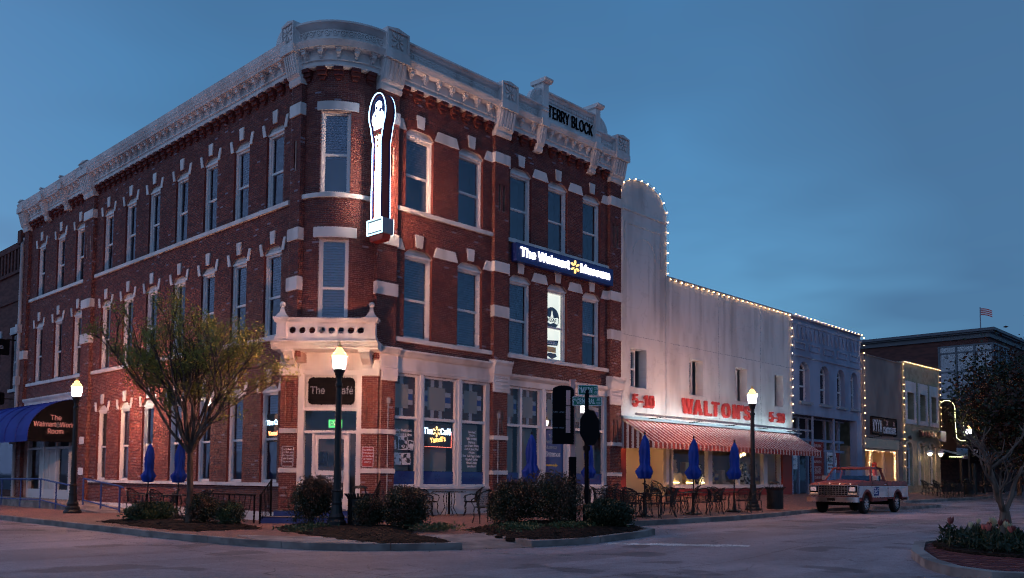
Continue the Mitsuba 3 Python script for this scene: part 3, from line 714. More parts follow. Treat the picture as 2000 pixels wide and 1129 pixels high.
def console(fr, a, b, tall=True):
    """block over a pilaster: fluted bracket below, rosette panel above"""
    m = [fr.prof([(-0.02, 12.95), (0.2, 12.95), (0.25, 13.06), (0.22, 13.08), (0.24, 13.14), (0.31, 13.2), (0.45, 13.8), (-0.02, 13.8)], a - 0.04, b + 0.04), fr.box(a - 0.08, b + 0.08, -0.02, 0.54, 13.8, 14.06)]
    w = b - a
    for i in range(5):
        u = a + w * (i + 0.5) / 5; m.append(fr.prof([(0.30, 13.22), (0.345, 13.22), (0.485, 13.76), (0.44, 13.78)], u - w * 0.055, u + w * 0.055))
    top = 14.72 if tall else 14.36
    m.append(fr.box(a - 0.06, b + 0.06, -0.3, 0.47, 14.06, top))
    m.append(fr.prism([(a - 0.06, top), (b + 0.06, top), ((a + b) / 2, top + 0.08)], -0.3, 0.52))
    if tall:
        c, z = (a + b) / 2, 14.4
        for k in range(8):
            t = k * PI / 4 + PI / 8 * 0; L_ = 0.30 if k % 2 else 0.22
            m.append(fr.prism(Polygon([(c + 0.05 * math.cos(t), z + 0.05 * math.sin(t)), (c + L_ * .6 * math.cos(t - .22), z + L_ * .6 * math.sin(t - .22)), (c + L_ * .9 * math.cos(t - .14), z + L_ * .9 * math.sin(t - .14)), (c + L_ * math.cos(t), z + L_ * math.sin(t)), (c + L_ * .9 * math.cos(t + .14), z + L_ * .9 * math.sin(t + .14)), (c + L_ * .6 * math.cos(t + .22), z + L_ * .6 * math.sin(t + .22))]), 0.46, 0.52))
        fw = 0.05
        m += [fr.box(a - 0.06, b + 0.06, 0.47, 0.53, 14.06, 14.06 + fw), fr.box(a - 0.06, b + 0.06, 0.47, 0.53, top - fw, top), fr.box(a - 0.06, a - 0.06 + fw, 0.47, 0.53, 14.06 + fw, top - fw), fr.box(b + 0.06 - fw, b + 0.06, 0.47, 0.53, 14.06 + fw, top - fw)]
    return dn(m)


for a, b in PR: part(CB, 'console', console(FR_, a, b), 'trim')
part(CB, 'console', console(FL, 22.2, 22.72), 'trim')
for a, b in PL_[1:]: part(CB, 'console', console(FL, a, b, False), 'trim')
for u in (22.97, 26.0): part(CB, 'console', console(FR_, u - 0.1, u + 0.12, False), 'trim')
for u in (40.6, 43.0): part(CB, 'console', console(FL, u - 0.12, u + 0.12, False), 'trim')
# shell ornaments (quarter fans) beside the sign panel and on the left return
def fan(fr, u, z, R, dirs, d0, d1):
    m = [fr.prism(Polygon([(u, z)] + [(u + dirs * R * math.cos(t), z + R * math.sin(t)) for t in np.linspace(0, PI / 2, 12)][::dirs]).buffer(0), d0, d1)]
    for k in range(9):
        t = (k + 0.5) * PI / 18; c = (math.cos(t) * dirs, math.sin(t)); nn = (-c[1] * 0.014, c[0] * 0.014)
        m.append(fr.prism(Polygon([(u + c[0] * .12 + nn[0], z + c[1] * .12 + nn[1]), (u + c[0] * .12 - nn[0], z + c[1] * .12 - nn[1]), (u + c[0] * R * .9 - nn[0] * 1.8, z + c[1] * R * .9 - nn[1] * 1.8), (u + c[0] * R * .9 + nn[0] * 1.8, z + c[1] * R * .9 + nn[1] * 1.8)]).convex_hull, d1, d1 + 0.03))
    return dn(m)
part(CB, 'shell_ornament', fan(FR_, 22.95, 14.62, 0.6, -1, 0.12, 0.3), 'trim'); part(CB, 'shell_ornament', fan(FR_, 26.22, 14.62, 0.6, 1, 0.12, 0.3), 'trim')
part(CB, 'shell_ornament', fan(FL, 22.75, 14.26, 0.5, 1, 0.25, 0.42), 'trim')
TB = part(CB, 'name_panel', dn(FR_.box(23.2, 25.93, -0.05, 0.26, 14.62, 15.0), FR_.prof([(-0.05, 15.0), (0.3, 15.0), (0.34, 15.08), (0.4, 15.12), (0.4, 15.18), (-0.05, 15.18)], 23.2, 25.93), FR_.box(23.2, 25.93, 0.2, 0.3, 14.07, 14.62)), 'trim', label='parapet panel with the building name')
for u in (22.95, 25.93): part(TB, 'post', dn(FR_.box(u, u + 0.27, -0.05, 0.42, 14.0, 15.42), FR_.prof([(-0.15, 15.42), (0.5, 15.42), (0.58, 15.5), (0.58, 15.56), (-0.15, 15.56)], u - 0.08, u + 0.35)), 'trim')
part(TB, 'dentil', dn([FR_.box(u, u + 0.05, 0.26, 0.31, 14.86, 14.97) for u in np.arange(23.25, 25.9, 0.1)]), 'trim', kind='stuff')
part(TB, 'lettering', FR_.text('TERRY BLOCK', 0.43, 23.3, 14.10, 0.30, 0.05, False, fit=2.55), 'soft_black')
# ------------------------------------------------------------------ shop front of the right facade
def quad(fr, u0, u1, d, z0, z1): return fr.mesh((np.array([[u0, d, z0], [u1, d, z0], [u1, d, z1], [u0, d, z1]]), np.array([[0, 1, 2], [0, 2, 3]])))


def spark(cx, cz, R, w=0.30):
    """six rounded petals"""
    out = []
    for k in range(6):
        t = PI / 2 + k * PI / 3; c = np.array([math.cos(t), math.sin(t)]); nn = np.array([-c[1], c[0]])
        P = [c * R * a_ + nn * R * w * b_ for a_, b_ in ((0.30, -0.22), (0.6, -0.5), (0.88, -0.48), (1.0, 0), (0.88, 0.48), (0.6, 0.5), (0.30, 0.22))]
        out.append(Polygon([(cx + p[0], cz + p[1]) for p in P]))
    return unary_union(out)


SF = part(CB, 'shop_front', cat([FR_.box(a, b, -0.16, -0.02, 0.88, 4.32) for a, b in ((16.66, 16.70), (17.68, 17.97), (19.29, 19.58), (20.64, 20.83), (21.49, 21.53), (22.32, 22.42), (23.33, 23.67), (24.73, 25.06), (27.0, 27.2))] +
    [FR_.box(a + 0.09, b - 0.09, -0.02, 0.03, 0.88, 4.32) for a, b in ((17.68, 17.97), (19.29, 19.58), (23.33, 23.67), (24.73, 25.06))] +
    [FR_.box(a, b, -0.14, -0.04, z0, z1) for a, b in ((16.7, 17.68), (17.97, 19.29), (19.58, 20.64), (21.53, 22.32), (22.42, 23.33), (23.67, 24.73), (25.06, 27.0)) for z0, z1 in ((0.88, 0.95), (2.93, 3.02), (4.24, 4.32))]), 'frame_white', label='white shop front with tall display windows')
part(SF, 'stall_riser', cat([FR_.box(a, b, -0.2, -0.05, -0.3, 0.80) for a, b in ((16.66, 20.83), (21.49, 27.2))] + [FR_.box(a, b, -0.1, 0.04, 0.80, 0.88) for a, b in ((16.66, 20.83), (21.49, 27.2))] +
    [FR_.box(a, b, -0.05, 0.0, -0.3, 0.26) for a, b in ((16.66, 20.83), (21.49, 27.2))] + [FR_.box(u - 0.1, u + 0.1, -0.06, -0.01, 0.26, 0.8) for u in (17.82, 19.43, 23.5, 24.9)]), 'trim')
EA = [(-0.3, 4.32), (0.03, 4.32), (0.05, 4.42), (0.03, 4.44), (0.03, 4.78), (0.12, 4.82), (0.2, 4.92), (0.24, 4.95), (0.24, 5.0), (-0.02, 5.03), (-0.3, 5.03)]
EB = [(-0.3, 4.32), (0.03, 4.32), (0.03, 4.52), (0.1, 4.56), (0.16, 4.62), (0.18, 4.7), (-0.02, 4.72), (-0.3, 4.72)]
part(SF, 'entablature', cat(FR_.prof(EA, 16.62, 20.83), FR_.prof(EB, 21.49, 27.2)), 'trim')
for a, b in PR:
    c_ = a > 16
    a = max(a, 16.16)
    m = [FR_.box(a - 0.03, b + 0.05, 0.14, 0.22, 4.02, 4.34), FR_.box(a - 0.04, b + 0.07, 0.0, 0.2, 4.34, 4.62) , FR_.prof([(0.0, 4.62), (0.26, 4.62), (0.3, 4.9), (0.36, 5.0), (0.36, 5.08), (0.0, 5.12)], a - (0.02 if a < 17 else 0.09), b + 0.09)]
    if a < 17: m = m[:1] + [FR_.prof([(p_[0] + 0.17, p_[1]) for p_ in EA], a - 0.1, b + 0.06)]
    if c_ and a > 17:
        for k in range(6):
            for q_ in range(4): m.append(sphere(FR_.P(a + 0.02 + (b - a - 0.04) * (k + 0.5) / 6 + 0.02 * (q_ % 2), 0.205 + 0.01 * ((k + q_) % 2), 4.14 + 0.125 * q_), 0.042, 0))
    part(SF, 'capital', cat(m), 'trim')
    for z in (1.27, 2.43): part(SF, 'stone_band', FR_.box(a - 0.02, b + 0.02, 0.0, 0.19, z, z + 0.14), 'trim')
panes = [(16.7, 17.68), (17.97, 19.29), (19.58, 20.64), (21.53, 22.32), (22.42, 23.33), (23.67, 24.73), (25.06, 27.0)]
for i, (a, b) in enumerate(panes):
    part(SF, 'pane', quad(FR_, a, b, -0.09, 0.95, 2.93), 'clear_glass'); part(SF, 'pane', quad(FR_, a, b, -0.09, 3.02, 4.24), 'clear_glass')
    w = b - a; c = (a + b) / 2
    # stained glass of the transom light: grey field, brown surround, small pale and blue squares
    k = part(SF, 'leaded_light', cat(FR_.box(a, b, -0.16, -0.15, 3.0, 4.3)), 'glass_brown')
    gw, x0 = w * 0.56, c - w * 0.05
    fld, pale, blue = [FR_.box(x0 - gw / 2, x0 + gw / 2, -0.15, -0.142, 3.27, 4.0)], [], []
    sx = w * 0.18
    for s_ in ((0,) if w < 1.2 else (-1, 1)):
        for z in ((3.03, 3.265), (4.005, 4.235)): pale.append(FR_.box(x0 + s_ * 0.17 - 0.07, x0 + s_ * 0.17 + 0.07, -0.15, -0.142, *z))
    for s_ in (-1, 1):
        e0, e1 = (x0 - gw / 2 - sx, x0 - gw / 2 - 0.004) if s_ < 0 else (x0 + gw / 2 + 0.004, x0 + gw / 2 + sx)
        pale += [FR_.box(e0, e1, -0.15, -0.142, 3.38, 3.53), FR_.box(e0, e1, -0.15, -0.142, 3.72, 3.87)]; blue.append(FR_.box(e0, e1, -0.15, -0.142, 3.535, 3.715))
    part(k, 'field', cat(fld), 'film_grey'); part(k, 'pale_square', cat(pale), 'film_pale'); part(k, 'blue_square', cat(blue), 'film_blue')
    if i == 5: part(SF, 'window_film', FR_.box(a, b, -0.13, -0.12, 0.95, 2.9), 'film_blue', label='blue film with entrance lettering')
    else:
        part(SF, 'window_film', FR_.box(a + 0.02, b - 0.12 * w, -0.3, -0.29, 1.36, 2.9), 'film_grey'); part(SF, 'window_film', FR_.box(a, b, -0.13, -0.12, 0.95, 1.35), 'film_blue', label='blue film strip at the foot of the glass')
        part(SF, 'window_film', FR_.prism(spark(c, 1.15, 0.13), -0.12, -0.116), 'navy')
part(SF, 'interior', cat(FR_.box(16.6, 27.3, -1.5, -1.48, 0.2, 4.4), FR_.box(16.6, 27.3, -1.5, -0.2, 0.3, 0.32), FR_.box(16.6, 27.3, -1.5, -0.3, 4.36, 4.38)), 'room_dark')
def lines(fr, rows, u, z, h, gap, d, matk, parent, bold=True, fits=None, name='lettering'):
    part(parent, name, cat([fr.text(t, h, u, z - i * gap, d, 0.004, bold, center=True, fit=(fits[i] if fits else None)) for i, t in enumerate(rows)]), matk)
lines(FR_, ['Step inside and', 'step back in time.'], 17.2, 2.55, 0.085, 0.13, -0.085, 'lettering_white', SF, fits=[0.62, 0.7])
lines(FR_, ['Sundaes', 'Cones', 'Milk Shakes', 'Malteds', 'Ice Cream Sodas', 'Coke & Root Beer', 'Floats', 'New York Egg Creams', 'Banana Splits', 'Great Coffee', 'and More!'], 20.08, 2.62, 0.072, 0.112, -0.085, 'lettering_white', SF, fits=[.34, .24, .46, .3, .64, .66, .26, .82, .52, .46, .38])
lines(FR_, ['The', 'Walmart', 'Museum'], 24.05, 2.62, 0.13, 0.2, -0.115, 'steel_grey', SF, fits=[.26, .62, .62])
lines(FR_, ['Entrance'], 24.16, 1.95, 0.17, 0.2, -0.115, 'lettering_white', SF, fits=[.82])
part(SF, 'arrow', FR_.prism([(23.8, 1.60), (24.3, 1.60), (24.3, 1.56), (24.42, 1.63), (24.3, 1.70), (24.3, 1.66), (23.8, 1.66)], -0.118, -0.112), 'yellow_paint')
for u, z, w, h, t in ((16.82, 2.14, .26, .26, .1), (17.2, 2.2, .36, .42, 0), (17.52, 2.14, .22, .3, -.12), (16.98, 1.72, .34, .36, -.04), (17.34, 1.72, .34, .36, .05)):
    pf_ = FR_
    m = lambda gw, gh, d0, d1: xf(box(-gw / 2, gw / 2, -gh / 2, gh / 2, d0, d1), FR_.ME @ at(u, z, 0, t))
    k = part(SF, 'photograph', m(w, h, -0.116, -0.112), 'lettering_white'); part(k, 'print', m(w - .04, h - .05, -0.112, -0.110), 'photo_light')
# neon cafe sign hanging in the middle window
NS = thing('neon_cafe_sign', 'neon window sign with blue white cafe lettering above orange script', 'neon sign')
part(NS, 'backing', FR_.box(18.05, 19.2, -0.14, -0.125, 2.12, 2.86), 'black')
for t_, u_, w_ in (('The', 18.02, 0.36), ('Café', 18.72, 0.44)): part(NS, 'lettering', FR_.text(t_, 0.19, u_, 2.52, -0.10, 0.02, True, fit=w_), 'lettering_white', emit=(1.0, 1.5, 2.0))
part(NS, 'emblem', FR_.prism(spark(18.55, 2.6, 0.18), -0.10, -0.08), 'lamp_off', emit=(1.3, 0.8, 0.2))
part(NS, 'script', FR_.text("Yarnell's", 0.16, 18.3, 2.24, -0.10, 0.015, False, fit=0.64, angle=0.12), 'lamp_off', emit=(1.9, 0.95, 0.2))
part(NS, 'glow_tube', cat(FR_.box(18.06, 19.18, -0.12, -0.11, 2.115, 2.13), FR_.box(19.19, 19.2, -0.12, -0.11, 2.1, 2.6)), 'lamp_off', emit=(1.3, 0.16, 0.08))

# ------------------------------------------------------------------ corner entrance and balcony
EN = part(CB, 'entrance', cat([FC.box(s0, s1, -0.22, 0.02, 0.16, 4.3) for s0, s1 in ((0.27, 0.45), (2.0, 2.15))] + [FC.box(0.45, 2.0, -0.2, 0.0, z0, z1) for z0, z1 in ((2.43, 2.52), (3.1, 3.2), (4.16, 4.3))] +
      [FC.box(0.7, 0.765, -0.2, -0.02, 0.16, 2.43), FC.box(1.735, 1.8, -0.2, -0.02, 0.16, 2.43)]), 'frame_white', label='corner entrance with glazed door under the balcony')
for s0, s1 in ((-0.24, 0.27), (2.15, 2.63)): part(EN, 'pier', cat(FC.box(s0, s1, -0.5, -0.03, -0.3, 4.2), FC.prism(sbox(s0, -0.3, s1, 4.2).difference(sbox(s0 + 0.14, 2.75, s1 - 0.14, 3.95)), -0.03, 0.044)), 'mortar')
for s0, s1 in ((-0.24, 0.27), (2.15, 2.63)):
    lay(FC, s0, s1, -0.2, 4.14, [(s0 + 0.14, s1 - 0.14, 2.75, 3.95)], 0.05, put_wall, 60)
    lay(FC, s0 + 0.14, s1 - 0.14, 2.72, 3.95, (), -0.02, put_wall, 61)
lay(Fr(FC.P(-0.24, 0, 0)[:2], (0.7265, 0.6872), (-0.6872, 0.7265)), -0.05, 0.4, -0.2, 4.14, (), 0.006, put_wall, 62)
lay(Fr(FC.P(2.63, 0, 0)[:2], (0.7265, 0.6872), (0.6872, -0.7265)), -0.05, 0.3, -0.2, 4.14, (), 0.006, put_wall, 63)
flush(EN, 'brickwork')
part(EN, 'stone_band', cat([FC.box(s0 - 0.02, s1 + 0.02, -0.3, 0.08, z, z + 0.14) for s0, s1 in ((-0.24, 0.27), (2.15, 2.63)) for z in (1.27, 2.43)]), 'trim')
part(EN, 'capital', cat([FC.box(s0 - 0.04, s1 + 0.04, -0.5, 0.1, 4.14, 4.5) for s0, s1 in ((-0.24, 0.27), (2.15, 2.63))] + [FC.box(-0.26, 2.65, -0.5, 0.05, 4.5, 4.83), FC.box(0.27, 2.15, -0.4, 0.03, 4.3, 4.5), FC.box(0.3, 2.12, 0.05, 0.075, 4.42, 4.46), FC.box(0.3, 2.12, 0.05, 0.075, 4.74, 4.78)]), 'trim')
for s in (0.1, 2.32):
    part(EN, 'bracket', cat(FC.prof([(0.05, 4.36), (0.12, 4.36), (0.18, 4.45), (0.55, 4.58), (0.72, 4.74), (0.05, 4.74)], s - 0.14, s + 0.14), FC.box(s - 0.17, s + 0.17, 0.05, 0.78, 4.74, 4.81)), 'trim')
part(EN, 'sign_panel', FC.box(0.47, 1.98, -0.14, -0.10, 3.2, 4.16), 'stucco_white')
part(EN, 'panel_joint', cat([FC.box(s, s + 0.006, -0.1, -0.097, 3.2, 4.16) for s in (0.62, 0.85, 1.1, 1.35, 1.6, 1.84)] + [FC.box(0.47, 1.98, -0.1, -0.0965, z, z + 0.006) for z in (3.45, 3.7, 3.95)]), 'steel_grey', kind='stuff')
CS = thing('cafe_sign_board', 'black rounded sign board reading The Cafe over the corner door', 'sign')
part(CS, 'board', FC.prism(sbox(0.68, 3.42, 1.79, 3.96).buffer(0.13), -0.10, -0.05), 'soft_black')
for t_, u_, w_ in (('The', 0.62, 0.42), ('Café', 1.38, 0.50)): part(CS, 'lettering', FC.text(t_, 0.22, u_, 3.6, -0.05, 0.012, fit=w_), 'steel_grey')
part(EN, 'transom_pane', quad(FC, 0.45, 2.0, -0.1, 2.52, 3.1), 'clear_glass')
for s0, s1 in ((0.45, 0.7), (1.8, 2.0)): part(EN, 'sidelight', quad(FC, s0, s1, -0.1, 0.2, 2.43), 'clear_glass')
DR = part(EN, 'door', cat(FC.box(0.77, 0.87, -0.14, -0.08, 0.2, 2.42), FC.box(1.63, 1.73, -0.14, -0.08, 0.2, 2.42), FC.box(0.87, 1.63, -0.14, -0.08, 2.27, 2.42), FC.box(0.87, 1.63, -0.14, -0.08, 1.2, 1.34), FC.box(0.87, 1.63, -0.14, -0.08, 0.2, 0.52)), 'frame_white')
part(EN, 'interior', cat(FC.box(0.3, 2.1, -1.6, -1.58, 0, 4.2), FC.box(0.3, 2.1, -1.6, -0.2, 0.16, 0.18), FC.box(0.28, 0.3, -1.6, -0.22, 0.1, 4.2), FC.box(2.1, 2.12, -1.6, -0.22, 0.1, 4.2), FC.box(0.3, 2.1, -1.6, -0.2, 3.14, 3.16)), 'room_dark')
part(EN, 'pane', cat(quad(FC, 0.87, 1.63, -0.11, 1.34, 2.27), quad(FC, 0.87, 1.63, -0.11, 0.52, 1.2)), 'clear_glass')
part(EN, 'handle', cat(tube([FC.P(1.62, -0.08, 1.0), FC.P(1.62, 0.02, 1.02), FC.P(1.62, 0.02, 1.32), FC.P(1.62, -0.08, 1.34)], 0.02)), 'chrome')
part(EN, 'lettering', cat([FC.text(t, 0.075, 1.25, 1.1 - 0.105 * i, -0.105, 0.004, True, center=True, fit=f_) for i, (t, f_) in enumerate((('Open', .28), ('Monday - Thursday', .72), ('8:00 am - 9:00 pm', .62), ('Friday and Saturday', .72), ('8:00 am - 10:00 pm', .62), ('Sunday', .3)))]), 'lettering_white')
part(EN, 'poster', cat(FC.box(0.89, 1.04, -0.118, -0.112, 1.46, 1.9)), 'poster'); part(EN, 'poster', FC.box(1.06, 1.16, -0.118, -0.112, 1.46, 1.88), 'cream'); part(EN, 'poster', FC.box(1.5, 1.62, -0.118, -0.112, 1.45, 1.72), 'sign_pink')
ES = thing('exit_sign', 'small glowing green exit sign seen through the glass over the corner door', 'exit sign')
part(ES, 'case', FC.box(1.10, 1.5, -0.42, -0.4, 2.62, 2.86), 'sign_green', emit=(0.08, 0.62, 0.14))
part(ES, 'lettering', FC.text('EXIT', 0.13, 1.3, 2.675, -0.4, 0.006, True, center=True, fit=0.3), 'lettering_white')
for i, (s, t, lab) in enumerate(((0.01, ['Terry Block', 'circa 1888, most', 'of the block has been', 'restored by the', 'historic trust'], 'worn white lettering plate on the pier left of the corner door'), (2.36, ['Accessible', 'Entrance', 'is Located', 'at Main', 'Entry'], 'white outlined notice on the pier right of the corner door'))):
    k = thing('notice_plate', lab, 'notice')
    part(k, 'plate', FC.prism(sbox(s - 0.15, 1.47, s + 0.15, 2.02).buffer(0.02), 0.05, 0.066), 'red_paint' if i else 'brick_tone_1')
    part(k, 'border', FC.prism(sbox(s - 0.15, 1.47, s + 0.15, 2.02).buffer(0.02).difference(sbox(s - 0.15, 1.47, s + 0.15, 2.02).buffer(0.005)), 0.066, 0.07), 'lettering_white')
    part(k, 'lettering', cat([FC.text(w_, 0.05, s, 1.93 - 0.09 * q_, 0.066, 0.004, True, center=True, fit=min(0.29, 0.035 * len(w_))) for q_, w_ in enumerate(t)]), 'lettering_white')
# steps
part(EN, 'step', cat(FC.box(-0.3, 2.7, -0.3, 0.30, -0.35, 0.17)), 'blue_paint'); part(EN, 'step', FC.box(-0.55, 2.95, 0.30, 0.72, -0.35, 0.0), 'blue_paint')
part(EN, 'step_top', cat(FC.box(-0.3, 2.7, -0.3, 0.32, 0.17, 0.182), FC.box(-0.55, 2.95, 0.32, 0.74, 0.0, 0.012)), 'concrete')
# balcony
BA = part(CB, 'balcony', cat(FC.prof([(-0.6, 4.81), (0.82, 4.81), (0.84, 4.87), (0.9, 4.89), (0.94, 4.97), (1.0, 5.0), (1.0, 5.05), (-0.6, 5.07)], -0.34, 2.74)), 'trim', label='white balcony with round holes in its parapet over the corner door')
front = sbox(0.1, 5.07, 2.38, 5.57)
for i in range(8): front = front.difference(Point(0.27 + 0.2795 * i, 5.35).buffer(0.095, 8))
part(BA, 'parapet', cat(FC.prism(front, 0.76, 0.86), FC.prof([(0.72, 5.57), (0.90, 5.57), (0.92, 5.63), (0.95, 5.67), (0.95, 5.70), (0.70, 5.71)], 0.0, 2.5), FC.box(0.1, 2.38, 0.86, 0.88, 5.07, 5.15),
     *[FC.box(s - 0.05, s + 0.05, -0.3, 0.72, 5.07, 5.67) for s in (-0.03, 2.53)]), 'trim')
for s in (-0.03, 2.53):
    k = part(BA, 'post', cat(FC.box(s - 0.14, s + 0.14, 0.68, 0.96, 5.07, 5.57), FC.box(s - 0.19, s + 0.19, 0.63, 1.01, 5.57, 5.63), FC.box(s - 0.22, s + 0.22, 0.60, 1.04, 5.63, 5.70), FC.box(s - 0.08, s + 0.08, 0.96, 0.975, 5.19, 5.47), FC.box(s - 0.17, s + 0.17, 0.65, 0.99, 5.07, 5.15)), 'trim')
    fin = lathe([(0.26, 0), (0.2, 0.05), (0.1, 0.16), (0.065, 0.26), (0.05, 0.32), (0.05, 0.335)], 4)
    part(k, 'finial', cat(xf(fin, M4(FC.U, FC.N, FC.Z, FC.P(s, 0.82, 5.70)) @ at(0, 0, 0, PI / 4)), sphere(FC.P(s, 0.82, 6.09), 0.085, 2)), 'trim', smooth=40)

# ------------------------------------------------------------------ signs on the corner building
MS = thing('museum_sign', 'long blue sign box with glowing white museum lettering and yellow emblem', 'sign')
part(MS, 'box', FR_.box(21.75, 27.2, 0.05, 0.28, 8.60, 9.24), 'navy')
for t_, u_, w_ in (('The Walmart', 21.95, 2.62), ('Museum', 25.2, 1.76)): part(MS, 'lettering', FR_.text(t_, 0.31, u_, 8.80, 0.28, 0.04, True, fit=w_), 'lettering_white', emit=(1.7, 1.7, 1.8), sw=2)
part(MS, 'emblem', FR_.prism(spark(24.88, 8.93, 0.25), 0.28, 0.32), 'lamp_off', emit=(1.1, 0.62, 0.13))

BS = thing('blade_sign', 'tall neon blade sign with glowing white face and round head on the corner', 'sign')
FB = Fr((15.72, 20.98), (0, -1), (-1, 0))         # u = out from the wall (towards -y), d = towards -x
def blade_outline(g=0.0):
    pts = [(0.39 - g, 8.62), (0.81 + g, 8.62), (0.78 + g, 10.9), (0.86 + g, 11.25)]
    c = [(0.6 + (0.38 + g) * math.cos(t), 11.78 + (0.58 + g) * math.sin(t)) for t in np.linspace(-0.7, PI + 0.7, 22)]
    return Polygon(pts + c + [(0.34 - g, 11.25), (0.42 - g, 10.9)]).buffer(0)
out = blade_outline()
part(BS, 'body', FB.prism(out, -0.13, 0.13), 'red_paint')
part(BS, 'rim', cat(FB.prism(out.buffer(0.025).difference(out.buffer(-0.02)), 0.13, 0.16), FB.prism(out.buffer(0.025).difference(out.buffer(-0.02)), -0.16, -0.13)), 'navy')
for s_ in (1, -1):
    lo, hi = (0.13, 0.14) if s_ > 0 else (-0.14, -0.13)
    part(BS, 'face', FB.prism(Polygon([(0.485, 8.66), (0.715, 8.66), (0.70, 10.95), (0.74, 11.12), (0.46, 11.12), (0.50, 10.95)]), lo, hi), 'lamp_off', emit=(28.0, 19.5, 15.0) if s_ > 0 else (58.0, 32.0, 20.0), sw=14 if s_ > 0 else 10, label='glowing white face of the blade sign')
    part(BS, 'neon_tube', FB.prism(out.buffer(0.022).difference(out.buffer(0.0)), 0.16 if s_ > 0 else -0.19, 0.19 if s_ > 0 else -0.16), 'lamp_off', emit=(0.75, 1.25, 1.7), sw=3)
    part(BS, 'head_disc', FB.prism(Point(0.6, 11.78).buffer(1.0, 16).intersection(out).intersection(sbox(0, 11.3, 2, 13)).buffer(-0.07), lo, hi), 'navy')
    part(BS, 'head_emblem', FB.prism(unary_union([Point(0.6, 11.62).buffer(0.28), Point(0.62, 11.98).buffer(0.16), sbox(0.42, 11.3, 0.8, 11.62)]).difference(unary_union([Point(0.52, 11.95).buffer(0.05), Point(0.7, 11.85).buffer(0.06), Point(0.48, 11.72).buffer(0.04)])), lo + s_ * 0.012, hi + s_ * 0.012), 'lamp_off', emit=(1.6, 1.9, 2.4), sw=3)
    part(BS, 'letter_dash', cat([FB.box(0.56 + 0.02 * (q_ % 2), 0.66, lo + s_ * 0.012, hi + s_ * 0.012, z, z + 0.09) for q_, z in enumerate(np.arange(10.75, 11.1, 0.17))]), 'gold')
LB = sbox(0.26, 8.2, 0.94, 8.6).buffer(0.03)
part(BS, 'foot_box', FB.prism(LB, -0.19, 0.19), 'steel_grey')
part(BS, 'foot_box', FB.prism(Polygon([(0.32, 8.0), (0.86, 8.0), (0.92, 8.17), (0.26, 8.17)]), -0.14, 0.14), 'red_paint')
for s_ in (1, -1):
    part(BS, 'neon_tube', FB.prism(LB.difference(LB.buffer(-0.035)), 0.19 if s_ > 0 else -0.22, 0.22 if s_ > 0 else -0.19), 'lamp_off', emit=(0.6, 1.1, 1.25), sw=2)
    part(BS, 'foot_face', FB.prism(LB.buffer(-0.09), 0.19 if s_ > 0 else -0.2, 0.2 if s_ > 0 else -0.19), 'lamp_off', emit=(1.0, 1.35, 1.3), sw=2)
part(BS, 'mount', cat(FB.box(-0.1, 0.35, -0.03, 0.03, 11.3, 11.38), FB.box(-0.1, 0.35, -0.03, 0.03, 9.4, 9.48)), 'iron')

# ------------------------------------------------------------------ left shop bay with blue awning, downspout
SB = part(CB, 'shop_bay', cat([FL.box(a, b, -0.3, -0.12, -0.1, 3.95) for a, b in ((38.8, 38.95), (40.05, 40.15), (41.6, 41.72), (43.1, 43.22), (45.15, 45.3))] + [FL.box(38.95, 45.15, -0.28, -0.14, z, z + 0.1) for z in (2.3, 3.0, 3.85)] + [FL.box(40.15, 45.15, -0.28, -0.14, -0.1, 0.5)]), 'frame_white', label='shop front behind the blue awning')
part(SB, 'pane', quad(FL, 38.95, 45.15, -0.2, 0.0, 3.9), 'clear_glass')
for a_ in (39.05, 41.3, 42.55): part(SB, 'door_leaf', cat(*[FL.box(a_, a_ + 1.2, -0.19, -0.15, 0.1, 2.28)] if a_ > 41 else [FL.box(a_, a_ + 0.14, -0.19, -0.13, 0.1, 2.28), FL.box(a_ + 0.9, a_ + 1.04, -0.19, -0.13, 0.1, 2.28), FL.box(a_ + 0.14, a_ + 0.9, -0.19, -0.13, 2.1, 2.28), FL.box(a_ + 0.14, a_ + 0.9, -0.19, -0.13, 0.1, 0.4)]), 'stucco_white'); part(SB, 'interior', cat(FL.box(38.7, 45.4, -1.4, -1.38, -0.2, 4.2), FL.box(40.2, 41.5, -0.5, -0.48, 0.5, 2.3)), 'room_dark')
for q_, z in ((0, 2.42), (1, 1.15)): part(k := thing('wall_notice', 'small white notice on the brick pilaster by the awning door, ' + ('upper' if q_ == 0 else 'lower') + ' of two', 'notice'), 'plate', FL.box(37.75, 38.25, 0.16, 0.175, z, z + 0.3), 'lettering_white')
part(SB, 'fascia', cat(FL.box(38.6, 45.3, 0.0, 0.1, 3.95, 4.5), FL.prof([(0, 4.5), (0.14, 4.5), (0.2, 4.6), (0.2, 4.66), (0, 4.68)], 38.6, 45.3)), 'trim')
part(CB, 'downspout', cat(tube([FL.P(46.03, 0.22, z) for z in (-0.1, 4, 8, 12.2)], 0.085, 8), FL.box(45.85, 46.2, 0.02, 0.36, 7.9, 8.3), FL.box(45.85, 46.2, 0.02, 0.36, 5.4, 5.8), tube([FL.P(46.03, 0.22, 12.2), FL.P(46.03, 0.15, 12.45), FL.P(46.03, 0.0, 12.5)], 0.085, 8)), 'stucco_grey')
AW = thing('dome_awning', 'glossy blue quarter round awning with black lettered end panel', 'awning')
arc_ = [(2.0 - 0.0, 2.5), (2.0, 2.75)] + [(0.02 + 1.98 * math.cos(t), 2.75 + 1.55 * math.sin(t)) for t in np.linspace(0, PI / 2, 14)]
aw_poly = [(0.02, 2.5)] + arc_
shell = []
pa_ = np.array(arc_)
